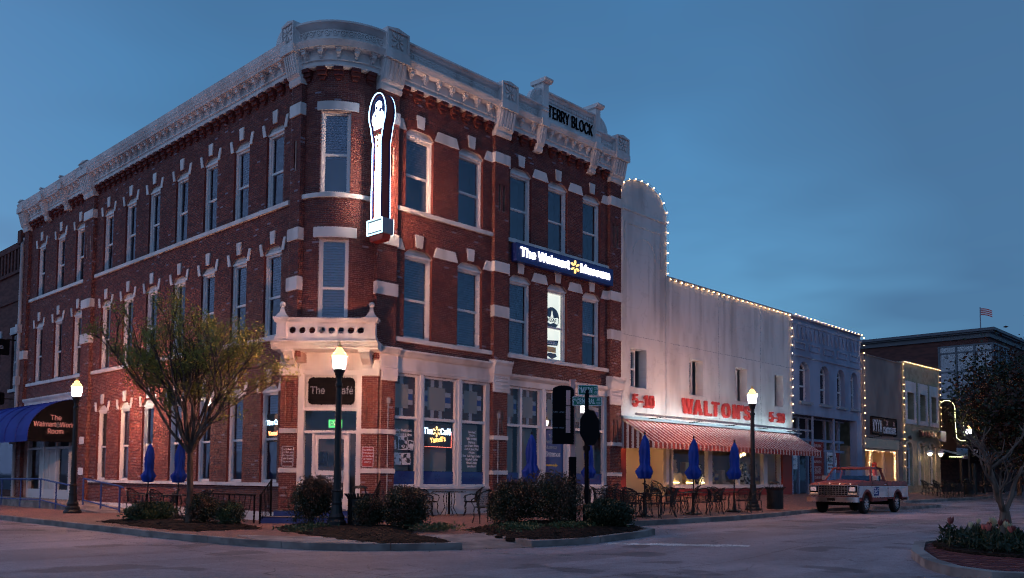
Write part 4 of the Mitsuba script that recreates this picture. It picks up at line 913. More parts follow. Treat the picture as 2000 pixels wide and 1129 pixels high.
for a, b in ((38.7, 50.0),):
    v = np.vstack([np.array([FL.P(u, p[0], p[1]) for p in pa_]) for u in (a, b)]); n = len(pa_); k = np.arange(n - 1)
    shell.append((v, np.vstack([np.stack([k, k + 1, k + n], 1), np.stack([k + 1, k + n + 1, k + n], 1)])))
part(AW, 'canopy', cat(shell), 'awning_blue', smooth=40)
part(AW, 'rib', cat([tube([FL.P(u, p[0] + 0.01, p[1] + 0.01) for p in arc_], 0.018, 5) for u in np.arange(38.7, 50, 1.4)]), 'awning_blue')
part(AW, 'end_panel', FL.prof(aw_poly, 38.68, 38.7), 'soft_black')
FE = Fr((14.3, 38.68), (1, 0), (0, -1))
part(AW, 'lettering', cat([FE.text(t, 0.2, -0.95 + du, z, 0.005, 0.006, True, center=True, fit=w_) for t, z, w_, du in (('The', 3.4, .42, 0), ('Walmart', 3.12, .86, -.42), ('World', 3.12, .62, .47), ('Room', 2.84, .6, 0))]), 'sign_pink')
part(AW, 'emblem', FE.prism(spark(-0.86, 3.19, 0.12), 0.005, 0.011), 'steel_grey')
part(AW, 'lettering', xf(tm(meshkit.text_mesh('Walmart World Room', 0.12, 0.005, True)), M4(-FL.U, FL.Z, FL.N, FL.P(47.4, 2.005, 2.56))), 'steel_grey')

k = thing('neon_window_sign', 'small neon cafe sign in the ground floor window left of the corner door', 'neon sign')
part(k, 'backing', FL.box(23.42, 24.22, -0.165, -0.155, 2.2, 3.05), 'black')
nl = lambda t, h, u, z, w_: xf(tm(meshkit.text_mesh(t, h, 0.012, True)), M4(-FL.U, FL.Z, FL.N, FL.P(u, -0.15, z)))
part(k, 'lettering', cat(nl('The Café', 0.15, 24.2, 2.72, 0.7)), 'lettering_white', emit=(1.2, 1.9, 2.6)); part(k, 'script', nl("Yarnell's", 0.13, 24.1, 2.4, 0.6), 'lamp_off', emit=(2.6, 0.7, 0.2))

for u, d_, zt in ((16.4, 0.165, 3.35), (21.05, 0.165, 3.15)):
    part(CB, 'conduit', cat(tube([FR_.P(u, d_, 0.1), FR_.P(u, d_, 1.5), FR_.P(u, d_, zt)], 0.016, 6), FR_.box(u - 0.05, u + 0.05, 0.15, 0.21, zt, zt + 0.16)), 'stucco_grey')
# ------------------------------------------------------------------ five and dime store
def sheet(P): P = np.array(P, float); return P, np.array([[0, 1, 2], [0, 2, 3]])


def far_window(parent, fr, u0, u1, z0, z1, rec=0.28, arch=0, label=None, glassm='glass'):
    """window set deep in its opening: frame, meeting rail, pane, dark room"""
    w = 0.07; d = -rec
    top = z1 + arch
    fm_ = [fr.box(u0, u0 + w, d - 0.06, d + 0.03, z0, z1), fr.box(u1 - w, u1, d - 0.06, d + 0.03, z0, z1), fr.box(u0 + w, u1 - w, d - 0.06, d + 0.03, z0, z0 + 0.07), fr.box(u0 + w, u1 - w, d - 0.05, d + 0.04, (z0 + z1) / 2 - 0.04, (z0 + z1) / 2 + 0.04)]
    if arch:
        o_ = Polygon([(u0, z1), (u1, z1)] + seg_arch(u0, u1, z1, arch)[0]); fm_.append(fr.prism(o_.difference(o_.buffer(-w)), d - 0.06, d + 0.03))
    else: fm_.append(fr.box(u0 + w, u1 - w, d - 0.06, d + 0.03, z1 - 0.07, z1))
    k = part(parent, 'window', cat(fm_), 'frame_white', label=label)
    part(k, 'pane', quad(fr, u0, u1, d - 0.02, z0, top), glassm)
    part(k, 'room', cat(fr.box(u0 - 0.1, u1 + 0.1, d - 0.5, d - 0.48, z0 - 0.1, top + 0.1), fr.box(u0 - 0.1, u0, d - 0.48, d - 0.06, z0, top), fr.box(u1, u1 + 0.1, d - 0.48, d - 0.06, z0, top)), 'room_dark')
    return k


def bulbs_on(name, label, pts, group=None, r=0.025, emit=(13, 7.2, 2.8)):
    k = thing(name, label, 'string lights', group)
    p = np.array(pts, float)
    part(k, 'cable', tube(p, 0.008, 4), 'black')
    L = np.concatenate([[0], np.cumsum(np.linalg.norm(np.diff(p, axis=0), axis=1))]); n = max(2, int(L[-1] / 0.42))
    s = np.linspace(0.1, L[-1] - 0.05, n)
    q_ = np.stack([np.interp(s, L, p[:, i]) for i in range(3)], 1)
    part(k, 'bulb', cat([sphere(c, r, 1) for c in q_]), 'lamp_off', emit=emit, kind='stuff')
    return k


FW = Fr((0, 20.92), (1, 0), (0, -1))
DS = thing('dime_store', 'white stucco store with red letters and red striped awning', 'building')
up = Polygon([(28.0, 3.3), (42.6, 3.3), (42.6, 9.68), (31.32, 9.68), (31.32, 12.45), (31.08, 12.6)] + [(29.55 + 1.54 * math.cos(t), 12.6 + 0.76 * math.sin(t)) for t in np.linspace(0.15, PI - 0.02, 14)] + [(28.0, 12.55)])
DW = [(28.75, 29.85), (33.05, 34.15), (36.98, 38.08), (40.82, 41.72)]
part(DS, 'wall', cat(FW.prism(up.difference(unary_union([sbox(a, 4.84, b, 6.42) for a, b in DW])), -0.4, 0), box(28.0, 42.6, 21.3, 40, 9.2, 9.3), box(42.3, 42.58, 21.32, 40, 0, 9.66), box(28.02, 31.3, 21.3, 24, 9.7, 12.3)), 'stucco_white')
part(DS, 'parapet_panel', cat(FW.prism(sbox(28.35, 9.9, 31.0, 11.55).difference(sbox(28.5, 9.9, 30.85, 11.42)), 0, 0.03), FW.box(28.05, 31.3, 0, 0.05, 11.95, 12.02), FW.prism(Point(29.7, 10.2).buffer(0.8).difference(Point(29.7, 10.2).buffer(0.76)).intersection(sbox(28, 10.2, 32, 12)), 0, 0.02),
     FW.box(31.2, 31.45, 0, 0.06, 3.6, 9.68)), 'stucco_white')
part(DS, 'wall_joint', cat(FW.box(28.0, 42.6, 0.0, 0.004, 6.9, 6.915), FW.box(35.5, 35.515, 0.0, 0.005, 3.6, 9.6), FW.box(39.4, 39.415, 0, 0.005, 3.6, 9.6)), 'steel_grey')
for i, (a, b) in enumerate(DW): far_window(DS, FW, a, b - 0.35, 4.86, 6.40, 0.36)
part(DS, 'coping', cat(FW.box(31.3, 42.65, -0.45, 0.06, 9.68, 9.74)), 'steel_grey')
for t, u, w_, z, h in (('5-10', 28.76, 1.42, 4.06, .48), ('5-10', 40.08, 1.48, 4.03, .46)):
    part(DS, 'raised_letters', FW.text(t, h, u, z, 0.06, 0.12, True, fit=w_), 'letter_red', label=f'raised red lettering {t}')
for t, u, w_ in (('W', 32.32, .78), ('A', 33.22, .62), ('L', 34.1, .52), ('T', 34.72, .56), ('O', 35.57, .68), ('N', 36.56, .54), ("'", 37.27, .2), ('S', 37.6, .54)):
    part(DS, 'raised_letter', FW.text(t, 0.62, u, 4.0, 0.06, 0.12, True, fit=w_), 'letter_red')
# ground floor
part(DS, 'pier', cat(FW.box(28.0, 28.45, -0.4, 0.0, -0.2, 3.3), FW.box(41.6, 42.6, -0.4, 0.0, 0.2, 3.3), FW.box(31.9, 41.6, -0.3, -0.05, 0.2, 0.78)), 'red_paint')
part(DS, 'side_wall', cat(FW.box(28.45, 31.2, -1.3, -1.1, 0.0, 3.3), FW.box(31.2, 31.4, -1.3, -0.1, 0.0, 3.3)), 'cream')
part(DS, 'sill', FW.box(31.9, 41.6, -0.32, 0.0, 0.78, 0.95), 'frame_white')
part(DS, 'shop_frame', cat([FW.box(a, b, -0.3, -0.1, 0.95, 3.3) for a, b in ((31.4, 31.62), (31.86, 31.95), (34.72, 35.07), (37.3, 37.53), (39.81, 40.2), (41.5, 41.6))] + [FW.box(31.4, 41.6, -0.3, -0.1, 3.1, 3.3), FW.box(31.62, 31.86, -0.3, -0.1, 0.4, 0.5)]), 'frame_white')
part(DS, 'pane', cat(quad(FW, 31.4, 41.6, -0.2, 0.9, 3.2)), 'clear_glass')
part(DS, 'interior', cat(FW.box(31.4, 42.3, -3.2, -3.18, 0, 3.3), FW.box(31.4, 42.3, -3.2, -0.3, 0.5, 0.52), FW.box(31.4, 42.3, -3.2, -0.3, 3.3, 3.32)), 'stucco_brown')
for i in range(9):
    u = 32.4 + i * 1.05; hgt = 0.5 + 0.5 * rng.random()
    part(DS, 'display_goods', cat(FW.box(u, u + 0.7, -1.6, -1.1, 0.52, 0.52 + hgt), sphere(FW.P(u + 0.3, -1.3, 0.6 + hgt), 0.2, 1), FW.box(u + 0.1, u + 0.4, -1.5, -1.2, 0.5, 1.1 + hgt)), ['poster', 'cream', 'gold', 'photo_light'][i % 4])
for u, z in ((39.15, 2.35), (39.5, 2.42)): part(DS, 'pendant_lamp', sphere(FW.P(u, -1.0, z), 0.09, 1), 'lamp_off', emit=(7, 4.6, 1.6))
for u in (33.2, 34.3, 35.6): part(DS, 'counter_light', FW.box(u, u + 0.5, -1.0, -0.96, 1.0, 1.05), 'lamp_off', emit=(9, 6, 2.2))
SA = thing('striped_awning', 'red and white striped shop awning with scalloped valance', 'awning')
DP = 1.53
v = lambda pts: np.array(pts)
part(SA, 'canopy', sheet([FW.P(28.1, 0.12, 3.5), FW.P(42.6, 0.12, 3.5), FW.P(42.6, DP, 2.58), FW.P(28.1, DP, 2.58)]), 'awning_stripe')
part(SA, 'underside', sheet([FW.P(28.1, 0.12, 3.485), FW.P(42.6, 0.12, 3.485), FW.P(42.6, DP, 2.565), FW.P(28.1, DP, 2.565)]), 'cream')
sc_ = []
for i in range(97):
    u = 28.1 + i * 0.15; sc_.append(FW.prism([(u, 2.58), (u, 2.37), (u + 0.03, 2.345), (u + 0.12, 2.345), (u + 0.15 - 0.002, 2.37), (u + 0.148, 2.58)], DP, DP + 0.006))
part(SA, 'valance', cat(sc_), 'awning_stripe')
part(SA, 'side_curtain', sheet([FW.P(28.1, 0.02, 3.5), FW.P(28.1, 0.02, 2.36), FW.P(28.1, DP, 2.36), FW.P(28.1, DP, 2.58)]), 'awning_side')
part(SA, 'housing', cat(FW.box(28.0, 43.3, 0.0, 0.22, 3.52, 3.6), FW.box(28.0, 42.7, 0.1, 0.2, 3.6, 3.63)), 'steel_grey')
k = thing('soffit_lamp', 'warm lamp under the striped awning lighting the cream entry wall', 'lamp'); part(k, 'case', FW.box(29.0, 29.3, 0.25, 0.45, 3.2, 3.28), 'iron'); part(k, 'globe', sphere(FW.P(29.15, 0.35, 3.12), 0.09, 1), 'lamp_off', emit=(190, 112, 52), sw=6)
part(SA, 'arm', cat([tube([FW.P(u, 0.02, 2.5), FW.P(u, DP, 2.57)], 0.018, 5) for u in (28.12, 32.9, 37.8, 42.58)]), 'iron')
k = thing('sign_light_bar', 'long slim lamp bar held out above the striped awning and lighting the red letters', 'lamp')
part(k, 'case', FW.box(28.2, 43.6, 0.60, 0.68, 3.66, 3.74), 'steel_grey')
part(k, 'tube', FW.box(28.4, 42.4, 0.56, 0.60, 3.68, 3.73), 'lamp_off', emit=(8.5, 12.5, 13.0), sw=10)
for u in (29.6, 32.6, 35.6, 38.6, 41.6): part(k, 'arm', tube([FW.P(u, 0.1, 3.6), FW.P(u + 0.3, 0.4, 3.62), FW.P(u + 0.5, 0.62, 3.67)], 0.018, 5), 'iron')

# ------------------------------------------------------------------ blue store
BL = thing('blue_store', 'blue painted two storey store with zigzag frieze and arched windows', 'building')
BW = [(43.55, 44.75), (46.0, 47.15), (48.15, 49.2), (50.0, 50.95)]
part(BL, 'wall', cat(FW.prism(Polygon([(42.6, 4.6), (51.4, 4.6), (51.4, 9.6), (42.6, 9.6)]).difference(unary_union([opening(a, b, 5.3, 6.95, 0.45) for a, b in BW])), -0.4, -0.01), box(42.6, 51.4, 21.3, 40, 9.0, 9.1), FW.box(42.6, 42.75, -0.4, -0.01, 0, 4.6), FW.box(50.7, 51.4, -0.4, 0.02, 0, 4.6)), 'stucco_blue')
zig = []
for i in range(17):
    u = 42.7 + i * 0.51; zig.append(FW.prism([(u, 9.25), (u + 0.25, 8.55), (u + 0.5, 9.25)], -0.01, 0.06))
part(BL, 'zigzag_frieze', cat(zig + [FW.box(42.6, 51.4, -0.01, 0.1, 9.25, 9.4), FW.box(42.6, 51.4, -0.4, 0.16, 9.6, 9.68)]), 'stucco_blue')
part(BL, 'recessed_panel', cat([FW.prism(sbox(u, 8.0, u + 1.3, 8.4).difference(sbox(u + .08, 8.08, u + 1.22, 8.32)), -0.01, 0.05) for u in (42.95, 44.7, 46.45, 48.2, 49.9)]), 'stucco_blue')
part(BL, 'belt_course', FW.box(42.6, 51.4, -0.01, 0.08, 7.62, 7.74), 'stucco_blue')
for a, b in BW:
    far_window(BL, FW, a, b, 5.3, 6.95, 0.3, 0.45); part(BL, 'sill', FW.box(a - 0.12, b + 0.12, -0.01, 0.14, 5.14, 5.28), 'steel_grey')
SH = part(BL, 'shop_front', cat([FW.box(a, a + 0.12, -0.9, -0.75, 0.4, 4.6) for a in (42.8, 43.9, 44.9, 46.0, 48.2, 49.1, 50.0)] + [FW.box(42.75, 50.7, -0.9, -0.75, z, z + 0.14) for z in (2.75, 3.3, 4.5)] + [tube([FW.P(u, -0.2, z) for z in (0.3, 4.6)], 0.07, 8) for u in (45.4, 48.05)]), 'stucco_blue')
part(SH, 'pane', quad(FW, 42.75, 50.7, -0.82, 0.5, 4.5), 'glass'); part(SH, 'interior', cat(FW.box(42.7, 50.8, -2.0, -1.98, 0, 4.7), FW.box(42.7, 50.8, -0.95, -0.2, 4.58, 4.62)), 'room_dark')
k = thing('window_banner', 'red lettered banner listing gallery coffee bakery and bar in the blue store window', 'banner')
part(k, 'cloth', FW.box(46.2, 47.9, -0.74, -0.72, 0.8, 3.3), 'red_paint')
part(k, 'lettering', cat([FW.text(t, h, 47.15, 3.0 - 0.29 * i, -0.72, 0.01, True, center=True, fit=w_) for i, (t, h, w_) in enumerate((('BANK', .17, .9), ('GALLERY', .13, .9), ('Coffee', .15, .9), ('BAKERY', .13, .95), ('OFFICE', .12, .8), ('BAR', .26, .75), ('COURT', .13, .8), ('VAULT', .12, .7)))] + [FW.text('STUDIO', 0.14, 46.35, 1.6, -0.72, 0.01, True, fit=1.4, angle=PI / 2)]), 'sign_pink')
k = thing('window_banner', 'white AUCTION poster with red right side in the blue store window', 'banner')
part(k, 'sheet', FW.prism([(48.35, 1.6), (49.85, 1.6), (49.85, 2.75), (48.35, 2.75)], -0.74, -0.72), 'lettering_white'); part(k, 'red_side', FW.prism([(49.45, 1.6), (50.0, 1.6), (50.0, 2.75), (49.45, 2.75), (49.62, 2.2)], -0.72, -0.715), 'red_paint')
part(k, 'lettering', FW.text('AUCTION', 0.36, 48.38, 2.2, -0.72, 0.01, True, fit=1.05), 'black')
part(k, 'lettering', cat(FW.text('ON THE SQUARE', 0.1, 48.42, 2.0, -0.72, 0.01, True, fit=0.95), FW.text('SAVE THE DATE', 0.1, 48.42, 1.8, -0.72, 0.01, True, fit=0.95)), 'red_paint')
k = thing('window_banner', 'white notice banner under the right end of the striped awning', 'banner')
part(k, 'sheet', FW.box(42.75, 44.6, -0.7, -0.68, 1.75, 2.85), 'lettering_white')
part(k, 'lettering', cat(FW.text('AUCTION', 0.28, 42.85, 2.5, -0.68, 0.01, True, fit=1.6), FW.text('ON THE SQUARE', 0.13, 42.9, 2.2, -0.68, 0.01, False, fit=1.5), FW.text('SAVE THE DATE', 0.13, 42.9, 1.9, -0.68, 0.01, False, fit=1.5)), 'steel_grey')

# ------------------------------------------------------------------ chocolate shop
CH = thing('chocolate_shop', 'plain brown stucco shop with lit window framed by fairy lights', 'building')
part(CH, 'wall', cat(FW.prism(sbox(51.4, 0.2, 57.8, 8.6).difference(sbox(51.85, 0.9, 57.0, 3.1)), -0.3, 0.0), box(51.4, 57.8, 21.2, 40, 8.2, 8.3), FW.box(51.4, 57.8, -0.3, 0.06, 8.6, 8.66)), 'stucco_brown')
part(CH, 'board_band', cat([FW.box(51.7 + 0.16 * i, 51.84 + 0.16 * i, 0, 0.03, 3.12, 3.7) for i in range(34)]), 'cream', kind='stuff')
part(CH, 'window_frame', cat([FW.box(a, a + 0.1, -0.25, -0.1, 0.9, 3.1) for a in (51.85, 53.0, 54.9, 56.9)] + [FW.box(51.85, 57.0, -0.25, -0.1, z, z + 0.1) for z in (0.9, 3.0)]), 'cream')
part(CH, 'pane', quad(FW, 51.9, 56.9, -0.18, 0.95, 3.0), 'clear_glass')
part(CH, 'interior', cat(FW.box(51.4, 57.8, -2.6, -2.58, 0.2, 3.2), FW.box(51.4, 51.45, -2.6, -0.3, 0.2, 3.2), FW.box(57.7, 57.75, -2.6, -0.3, 0.2, 3.2), FW.box(51.4, 57.8, -2.6, -0.3, 3.2, 3.22), FW.box(51.4, 57.8, -2.6, -0.3, 0.5, 0.52)), 'cream')
part(CH, 'display_goods', cat(FW.box(52.2, 52.9, -1.0, -0.6, 0.5, 2.4), FW.box(55.8, 56.2, -1.2, -1.0, 1.2, 2.1), sphere(FW.P(56.0, -1.1, 2.2), 0.16, 1), FW.box(53.6, 54.6, -1.6, -1.2, 0.5, 1.6)), 'letter_red')
for u, z in ((54.1, 2.55), (54.25, 1.95), (53.95, 1.95)): part(CH, 'pendant_lamp', sphere(FW.P(u, -1.3, z), 0.11, 1), 'lamp_off', emit=(30, 18, 8), sw=1)
part(CH, 'sill_box', FW.box(54.6, 56.6, 0.0, 0.3, 0.5, 0.75), 'cream')
part(CH, 'lettering', FW.text('KYYA', 0.26, 53.5, 1.15, -0.17, 0.01, False, fit=1.0), 'sign_pink')
fl = []
for a, b in ((51.95, 53.0), (53.1, 56.9)):
    P = [(a + 0.02, 1.2), (a, 3.0), (b - 0.1, 2.98), (b - 0.14, 1.3)]
    L = np.linspace(0, 3, 40 if b - a < 2 else 70)
    for t in L:
        i = min(int(t), 2); f_ = t - i; p = (1 - f_) * np.array(P[i]) + f_ * np.array(P[i + 1]); p = p + rng.normal(0, 0.05, 2); fl.append(sphere(FW.P(p[0], -0.13, p[1]), 0.024, 0))
k = thing('fairy_lights', 'warm fairy lights hung round the chocolate shop window', 'string lights')
part(k, 'bulb', cat(fl), 'lamp_off', emit=(7, 4.2, 1.9), kind='stuff'); part(k, 'cable', cat([tube([FW.P(a, -0.12, 1.2), FW.P(a, -0.12, 3.0), FW.P(b, -0.12, 3.0), FW.P(b, -0.12, 1.3)], 0.006, 4) for a, b in ((51.97, 52.88), (53.1, 56.78))]), 'black')
k = thing('shop_sign_board', 'dark brown sign board reading KYYA CHOCOLATE in white', 'sign')
part(k, 'board', FW.box(52.63, 56.52, 0.02, 0.12, 3.93, 5.02), 'glass_brown'); part(k, 'border', FW.prism(sbox(52.63, 3.93, 56.52, 5.02).difference(sbox(52.69, 3.99, 56.46, 4.96)), 0.12, 0.135), 'soft_black')
part(k, 'lettering', cat(FW.text('KYYA', 0.72, 52.78, 4.12, 0.12, 0.02, False, fit=1.35), FW.text('CHOCOLATE', 0.38, 54.35, 4.06, 0.12, 0.02, True, fit=2.0), *[FW.prism(LineString_, 0.12, 0.14) for LineString_ in [sbox(-0.2, -0.025, 0.2, 0.025)]][:0]), 'lettering_white')
xs = []
for u, z, s_ in ((54.95, 4.68, 1.0), (56.05, 4.68, 0.8)):
    for t in (0.9, -0.9): xs.append(xf(box(-0.22 * s_, 0.22 * s_, -0.025, 0.025, 0, 0.02), FW.ME @ at(u, z, 0.12, t)))
part(k, 'crossed_mark', cat(xs), 'sign_pink')
for u in (51.75, 57.3):
    k = thing('gooseneck_lamp', f'gooseneck sign lamp {"left" if u < 54 else "right"} of the chocolate sign', 'lamp')
    s_ = 1 if u < 54 else -1
    part(k, 'arm', tube([FW.P(u, 0.0, 3.75), FW.P(u + 0.1 * s_, 0.4, 3.7), FW.P(u + 0.3 * s_, 0.75, 3.75), FW.P(u + 0.4 * s_, 0.8, 3.8)], 0.025, 6), 'black')
    part(k, 'shade', xf(lathe([(0.13, -0.12), (0.1, 0.0), (0.04, 0.1)], 10), M4([1, 0, 0], [0, -0.75, 0.66], [0, -0.66, -0.75], FW.P(u + 0.4 * s_, 0.8, 3.85))), 'black')
    part(k, 'bulb', sphere(FW.P(u + 0.4 * s_, 0.78, 3.87), 0.05, 1), 'lamp_off', emit=(150, 100, 48), sw=1.5)

# ------------------------------------------------------------------ olive store
OS = thing('olive_store', 'yellow grey stucco corner store with pale window bays and arched ground floor', 'building')
OW = [(58.5, 59.75), (60.75, 61.9), (62.9, 63.95)]
OG = [(58.2, 59.3), (60.4, 61.3), (62.4, 63.5)]
part(OS, 'wall', cat(FW.prism(sbox(57.8, 0.3, 64.65, 8.8).difference(unary_union([sbox(a, 5.15, b, 6.9) for a, b in OW] + [opening(a, b, 0.9, 3.2, 0.5) for a, b in OG])), -0.35, 0.04), box(57.8, 64.65, 21.2, 40, 8.2, 8.3), box(64.3, 64.65, 21.3, 40, 0.3, 8.8)), 'stucco_olive')
for a, b in OW:
    part(OS, 'pale_bay', FW.prism(sbox(a - 0.25, 4.85, b + 0.3, 7.6).difference(sbox(a, 5.15, b, 6.9)), 0.04, 0.1), 'stucco_white'); far_window(OS, FW, a, b - 0.3, 5.15, 6.9, 0.3)
for a, b in OG:
    k = far_window(OS, FW, a, b, 0.9, 3.2, 0.15, 0.5)
    o_ = opening(a, b, 0.9, 3.2, 0.5); part(OS, 'arch_trim', FW.prism(o_.buffer(0.13).difference(o_).intersection(sbox(50, 0.9, 70, 5)), 0.04, 0.09), 'cream')
k = thing('hanging_fascia', 'dark flowered sign board hung above the olive store doors', 'sign')
part(k, 'board', FW.box(59.8, 63.6, 0.3, 0.42, 4.05, 4.5), 'glass_brown'); part(k, 'painted_flower', cat([FW.prism(Point(60.2 + 0.6 * i, 4.27).buffer(0.16, 3), 0.42, 0.43) for i in range(5)]), 'tulip_pink'); part(k, 'end_panel', FW.box(63.6, 64.7, 0.3, 0.42, 3.9, 4.6), 'film_blue')
part(k, 'bracket', cat(FW.box(60.2, 60.26, 0.04, 0.3, 4.3, 4.36), FW.box(63.2, 63.26, 0.04, 0.3, 4.3, 4.36)), 'iron')
for u in (60.9, 63.0):
    k = thing('barn_lamp', f'white shaded barn lamp glowing on the olive store wall, {"left" if u < 62 else "right"} of the two', 'lamp')
    part(k, 'arm', tube([FW.P(u, 0.04, 3.4), FW.P(u, 0.5, 3.5), FW.P(u, 0.6, 3.2)], 0.025, 6), 'iron'); part(k, 'shade', xf(lathe([(0.26, 0.0), (0.2, 0.1), (0.06, 0.2)], 12), at(*FW.P(u, 0.6, 3.02))), 'frame_white')
    part(k, 'globe', sphere(FW.P(u, 0.6, 2.98), 0.13, 1), 'lamp_off', emit=(26, 19, 10), sw=1.5)

bulbs_on('string_lights', 'string of bulbs over the arched left parapet of the white store', [FW.P(u, 0.06, z) for u, z in [(27.98, 4.2), (27.98, 12.5)] + [(29.55 + 1.54 * math.cos(t), 12.62 + 0.76 * math.sin(t)) for t in np.linspace(PI, 0.15, 12)] + [(31.34, 12.4), (31.34, 9.8)]], 'warm string lights outlining the shop fronts')
bulbs_on('string_lights', 'string of bulbs along the sloping white store parapet and down to its awning', [FW.P(u, 0.08, z) for u, z in [(31.4, 9.62), (42.62, 9.62), (42.62, 3.7)]], 'warm string lights outlining the shop fronts')
bulbs_on('string_lights', 'string of bulbs along the blue store roof and down its right edge', [FW.P(u, 0.2, z) for u, z in [(42.7, 9.7), (51.45, 9.65), (51.45, 3.3)]], 'warm string lights outlining the shop fronts')
bulbs_on('string_lights', 'string of bulbs round the top and sides of the olive store', [FW.P(u, 0.12, z) for u, z in [(57.85, 2.0), (57.85, 8.8), (64.65, 8.85), (64.65, 7.2), (64.8, 3.6)]], 'warm string lights outlining the shop fronts')

# ------------------------------------------------------------------ far office block and its pale neighbour, left neighbour
OB = thing('office_block', 'dark red brick office block with corner bay of glass and flag on its roof', 'building')
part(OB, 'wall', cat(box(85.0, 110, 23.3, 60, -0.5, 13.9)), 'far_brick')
part(OB, 'cornice', cat(box(84.8, 110.2, 23.1, 60.2, 13.9, 14.3), box(84.5, 110.5, 22.8, 60.5, 14.3, 14.42), box(84.3, 110.8, 22.6, 60.8, 14.42, 14.66)), 'dark_steel')
GB = part(OB, 'glass_bay', cat(sheet([(84.5, 22.85, 5.9), (84.5, 27.2, 5.9), (84.5, 27.2, 13.3), (84.5, 22.85, 13.3)]), sheet([(84.5, 22.85, 5.9), (90.5, 22.85, 5.9), (90.5, 22.85, 13.3), (84.5, 22.85, 13.3)])), 'glass'); part(OB, 'bay_room', cat(box(84.9, 84.99, 23.2, 27.2, 5.9, 13.3), box(84.9, 90.5, 23.2, 23.29, 5.9, 13.3)), 'room_dark')
fm_ = []
for z in (5.9, 6.9, 8.0, 9.2, 10.9, 12.6, 13.2): fm_ += [box(84.42, 84.52, 22.7, 27.3, z, z + 0.14), box(84.42, 90.6, 22.7, 22.8, z, z + 0.14)]
for y in (22.72, 24.2, 25.7, 27.15): fm_.append(box(84.4, 84.5, y, y + 0.16, 5.9, 13.34))
for x in (85.6, 87.2, 88.8, 90.4): fm_.append(box(x, x + 0.16, 22.68, 22.78, 5.9, 13.34))
part(GB, 'mullion', cat(fm_), 'dark_steel')
for y in (30.0, 34.0, 38.5, 43.0):
    for z in (7.0, 10.5):
        k = part(OB, 'window', box(84.95, 85.03, y, y + 2.0, z, z + 1.8), 'glass'); part(k, 'frame', cat(box(84.9, 85.02, y - 0.1, y, z - 0.1, z + 1.9), box(84.9, 85.02, y + 2, y + 2.1, z - 0.1, z + 1.9), box(84.9, 85.02, y, y + 2, z + 1.8, z + 1.9), box(84.9, 85.02, y, y + 2, z - 0.1, z), box(84.9, 85.02, y + 0.95, y + 1.05, z, z + 1.8)), 'dark_steel')
for x in (93, 97, 101, 105):
    for z in (7.0, 10.5): part(OB, 'window', box(x, x + 1.8, 23.27, 23.34, z, z + 1.8), 'glass')
k = thing('flag', 'striped flag on a thin pole on the office block roof', 'flag')
part(k, 'pole', tube([(86.5, 24.3, 14.7), (86.5, 24.3, 16.9)], 0.05, 6), 'steel_grey')
fv = np.array([[86.5 + 0.1 * math.sin(a * 4), 24.3 - a * 1.0, 16.8 - b * 0.62 - 0.35 * a * a] for b in np.linspace(0, 1, 8) for a in np.linspace(0, 1, 10)])
def grid_f(r_, c_): i, j = np.meshgrid(np.arange(r_ - 1), np.arange(c_ - 1), indexing='ij'); q_ = np.stack([i * c_ + j, i * c_ + j + 1, (i + 1) * c_ + j + 1, (i + 1) * c_ + j], -1).reshape(-1, 4); return np.vstack([q_[:, [0, 1, 2]], q_[:, [0, 2, 3]]])
ff = grid_f(8, 10); row = (np.arange(len(ff)) % (len(ff) // 2)) // 9
part(k, 'red_stripe', (fv, ff[row % 2 == 0]), 'letter_red'); part(k, 'white_stripe', (fv, ff[row % 2 == 1]), 'lettering_white')
PB = thing('pale_block', 'cream upper storey block with dark windows behind the office block', 'building')
part(PB, 'wall', box(112, 135, 22, 60, -0.5, 13.5), 'stucco_grey'); part(PB, 'cornice', box(111.6, 135, 21.6, 60, 13.5, 14.1), 'steel_grey')
for x in (114, 118, 122, 126):
    for z in (6.5, 10.0): part(PB, 'window', box(x, x + 1.6, 21.95, 22.02, z, z + 2.2), 'glass')
k = thing('parking_shed', 'low dark pavilion with slatted blue roof behind the far tables', 'pavilion')
part(k, 'roof', cat(sheet([(68, 20.5, 3.0), (84, 20.5, 3.0), (84, 23.5, 3.9), (68, 23.5, 3.9)]), box(68, 84, 20.4, 20.5, 2.8, 3.0)), 'steel_grey'); part(k, 'wall', box(68, 84, 23.0, 23.4, 0.2, 3.2), 'far_brick')
for x in np.arange(68.2, 84, 2.6): part(k, 'post', box(x, x + 0.15, 20.6, 20.75, 0.2, 2.9), 'black')

NB = thing('left_neighbour', 'dark brick building at the far left with toothed parapet', 'building')
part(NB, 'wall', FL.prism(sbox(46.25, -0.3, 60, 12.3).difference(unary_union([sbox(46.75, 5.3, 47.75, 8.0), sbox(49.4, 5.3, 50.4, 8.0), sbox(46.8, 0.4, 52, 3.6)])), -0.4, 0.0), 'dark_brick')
part(NB, 'parapet', cat([FL.box(46.3, 60, 0, 0.12, 12.2, 12.5), FL.box(46.3, 60, 0, 0.1, 11.0, 11.15), FL.box(46.3, 60, 0, 0.08, 9.6, 9.72)] + [FL.box(u, u + 0.22, 0, 0.09, 11.15, 12.2) for u in np.arange(46.4, 60, 0.5)]), 'dark_brick')
part(NB, 'corner_finial', FL.box(46.25, 46.7, -0.1, 0.25, 12.3, 12.95), 'dark_brick')
for a in (46.75, 49.4):
    far_window(NB, FL, a, a + 1.0, 5.3, 8.0, 0.15); part(NB, 'lintel', FL.box(a - 0.15, a + 1.15, 0, 0.06, 8.0, 8.35), 'stucco_grey'); part(NB, 'sill', FL.box(a - 0.1, a + 1.1, 0, 0.08, 5.15, 5.3), 'stucco_grey')
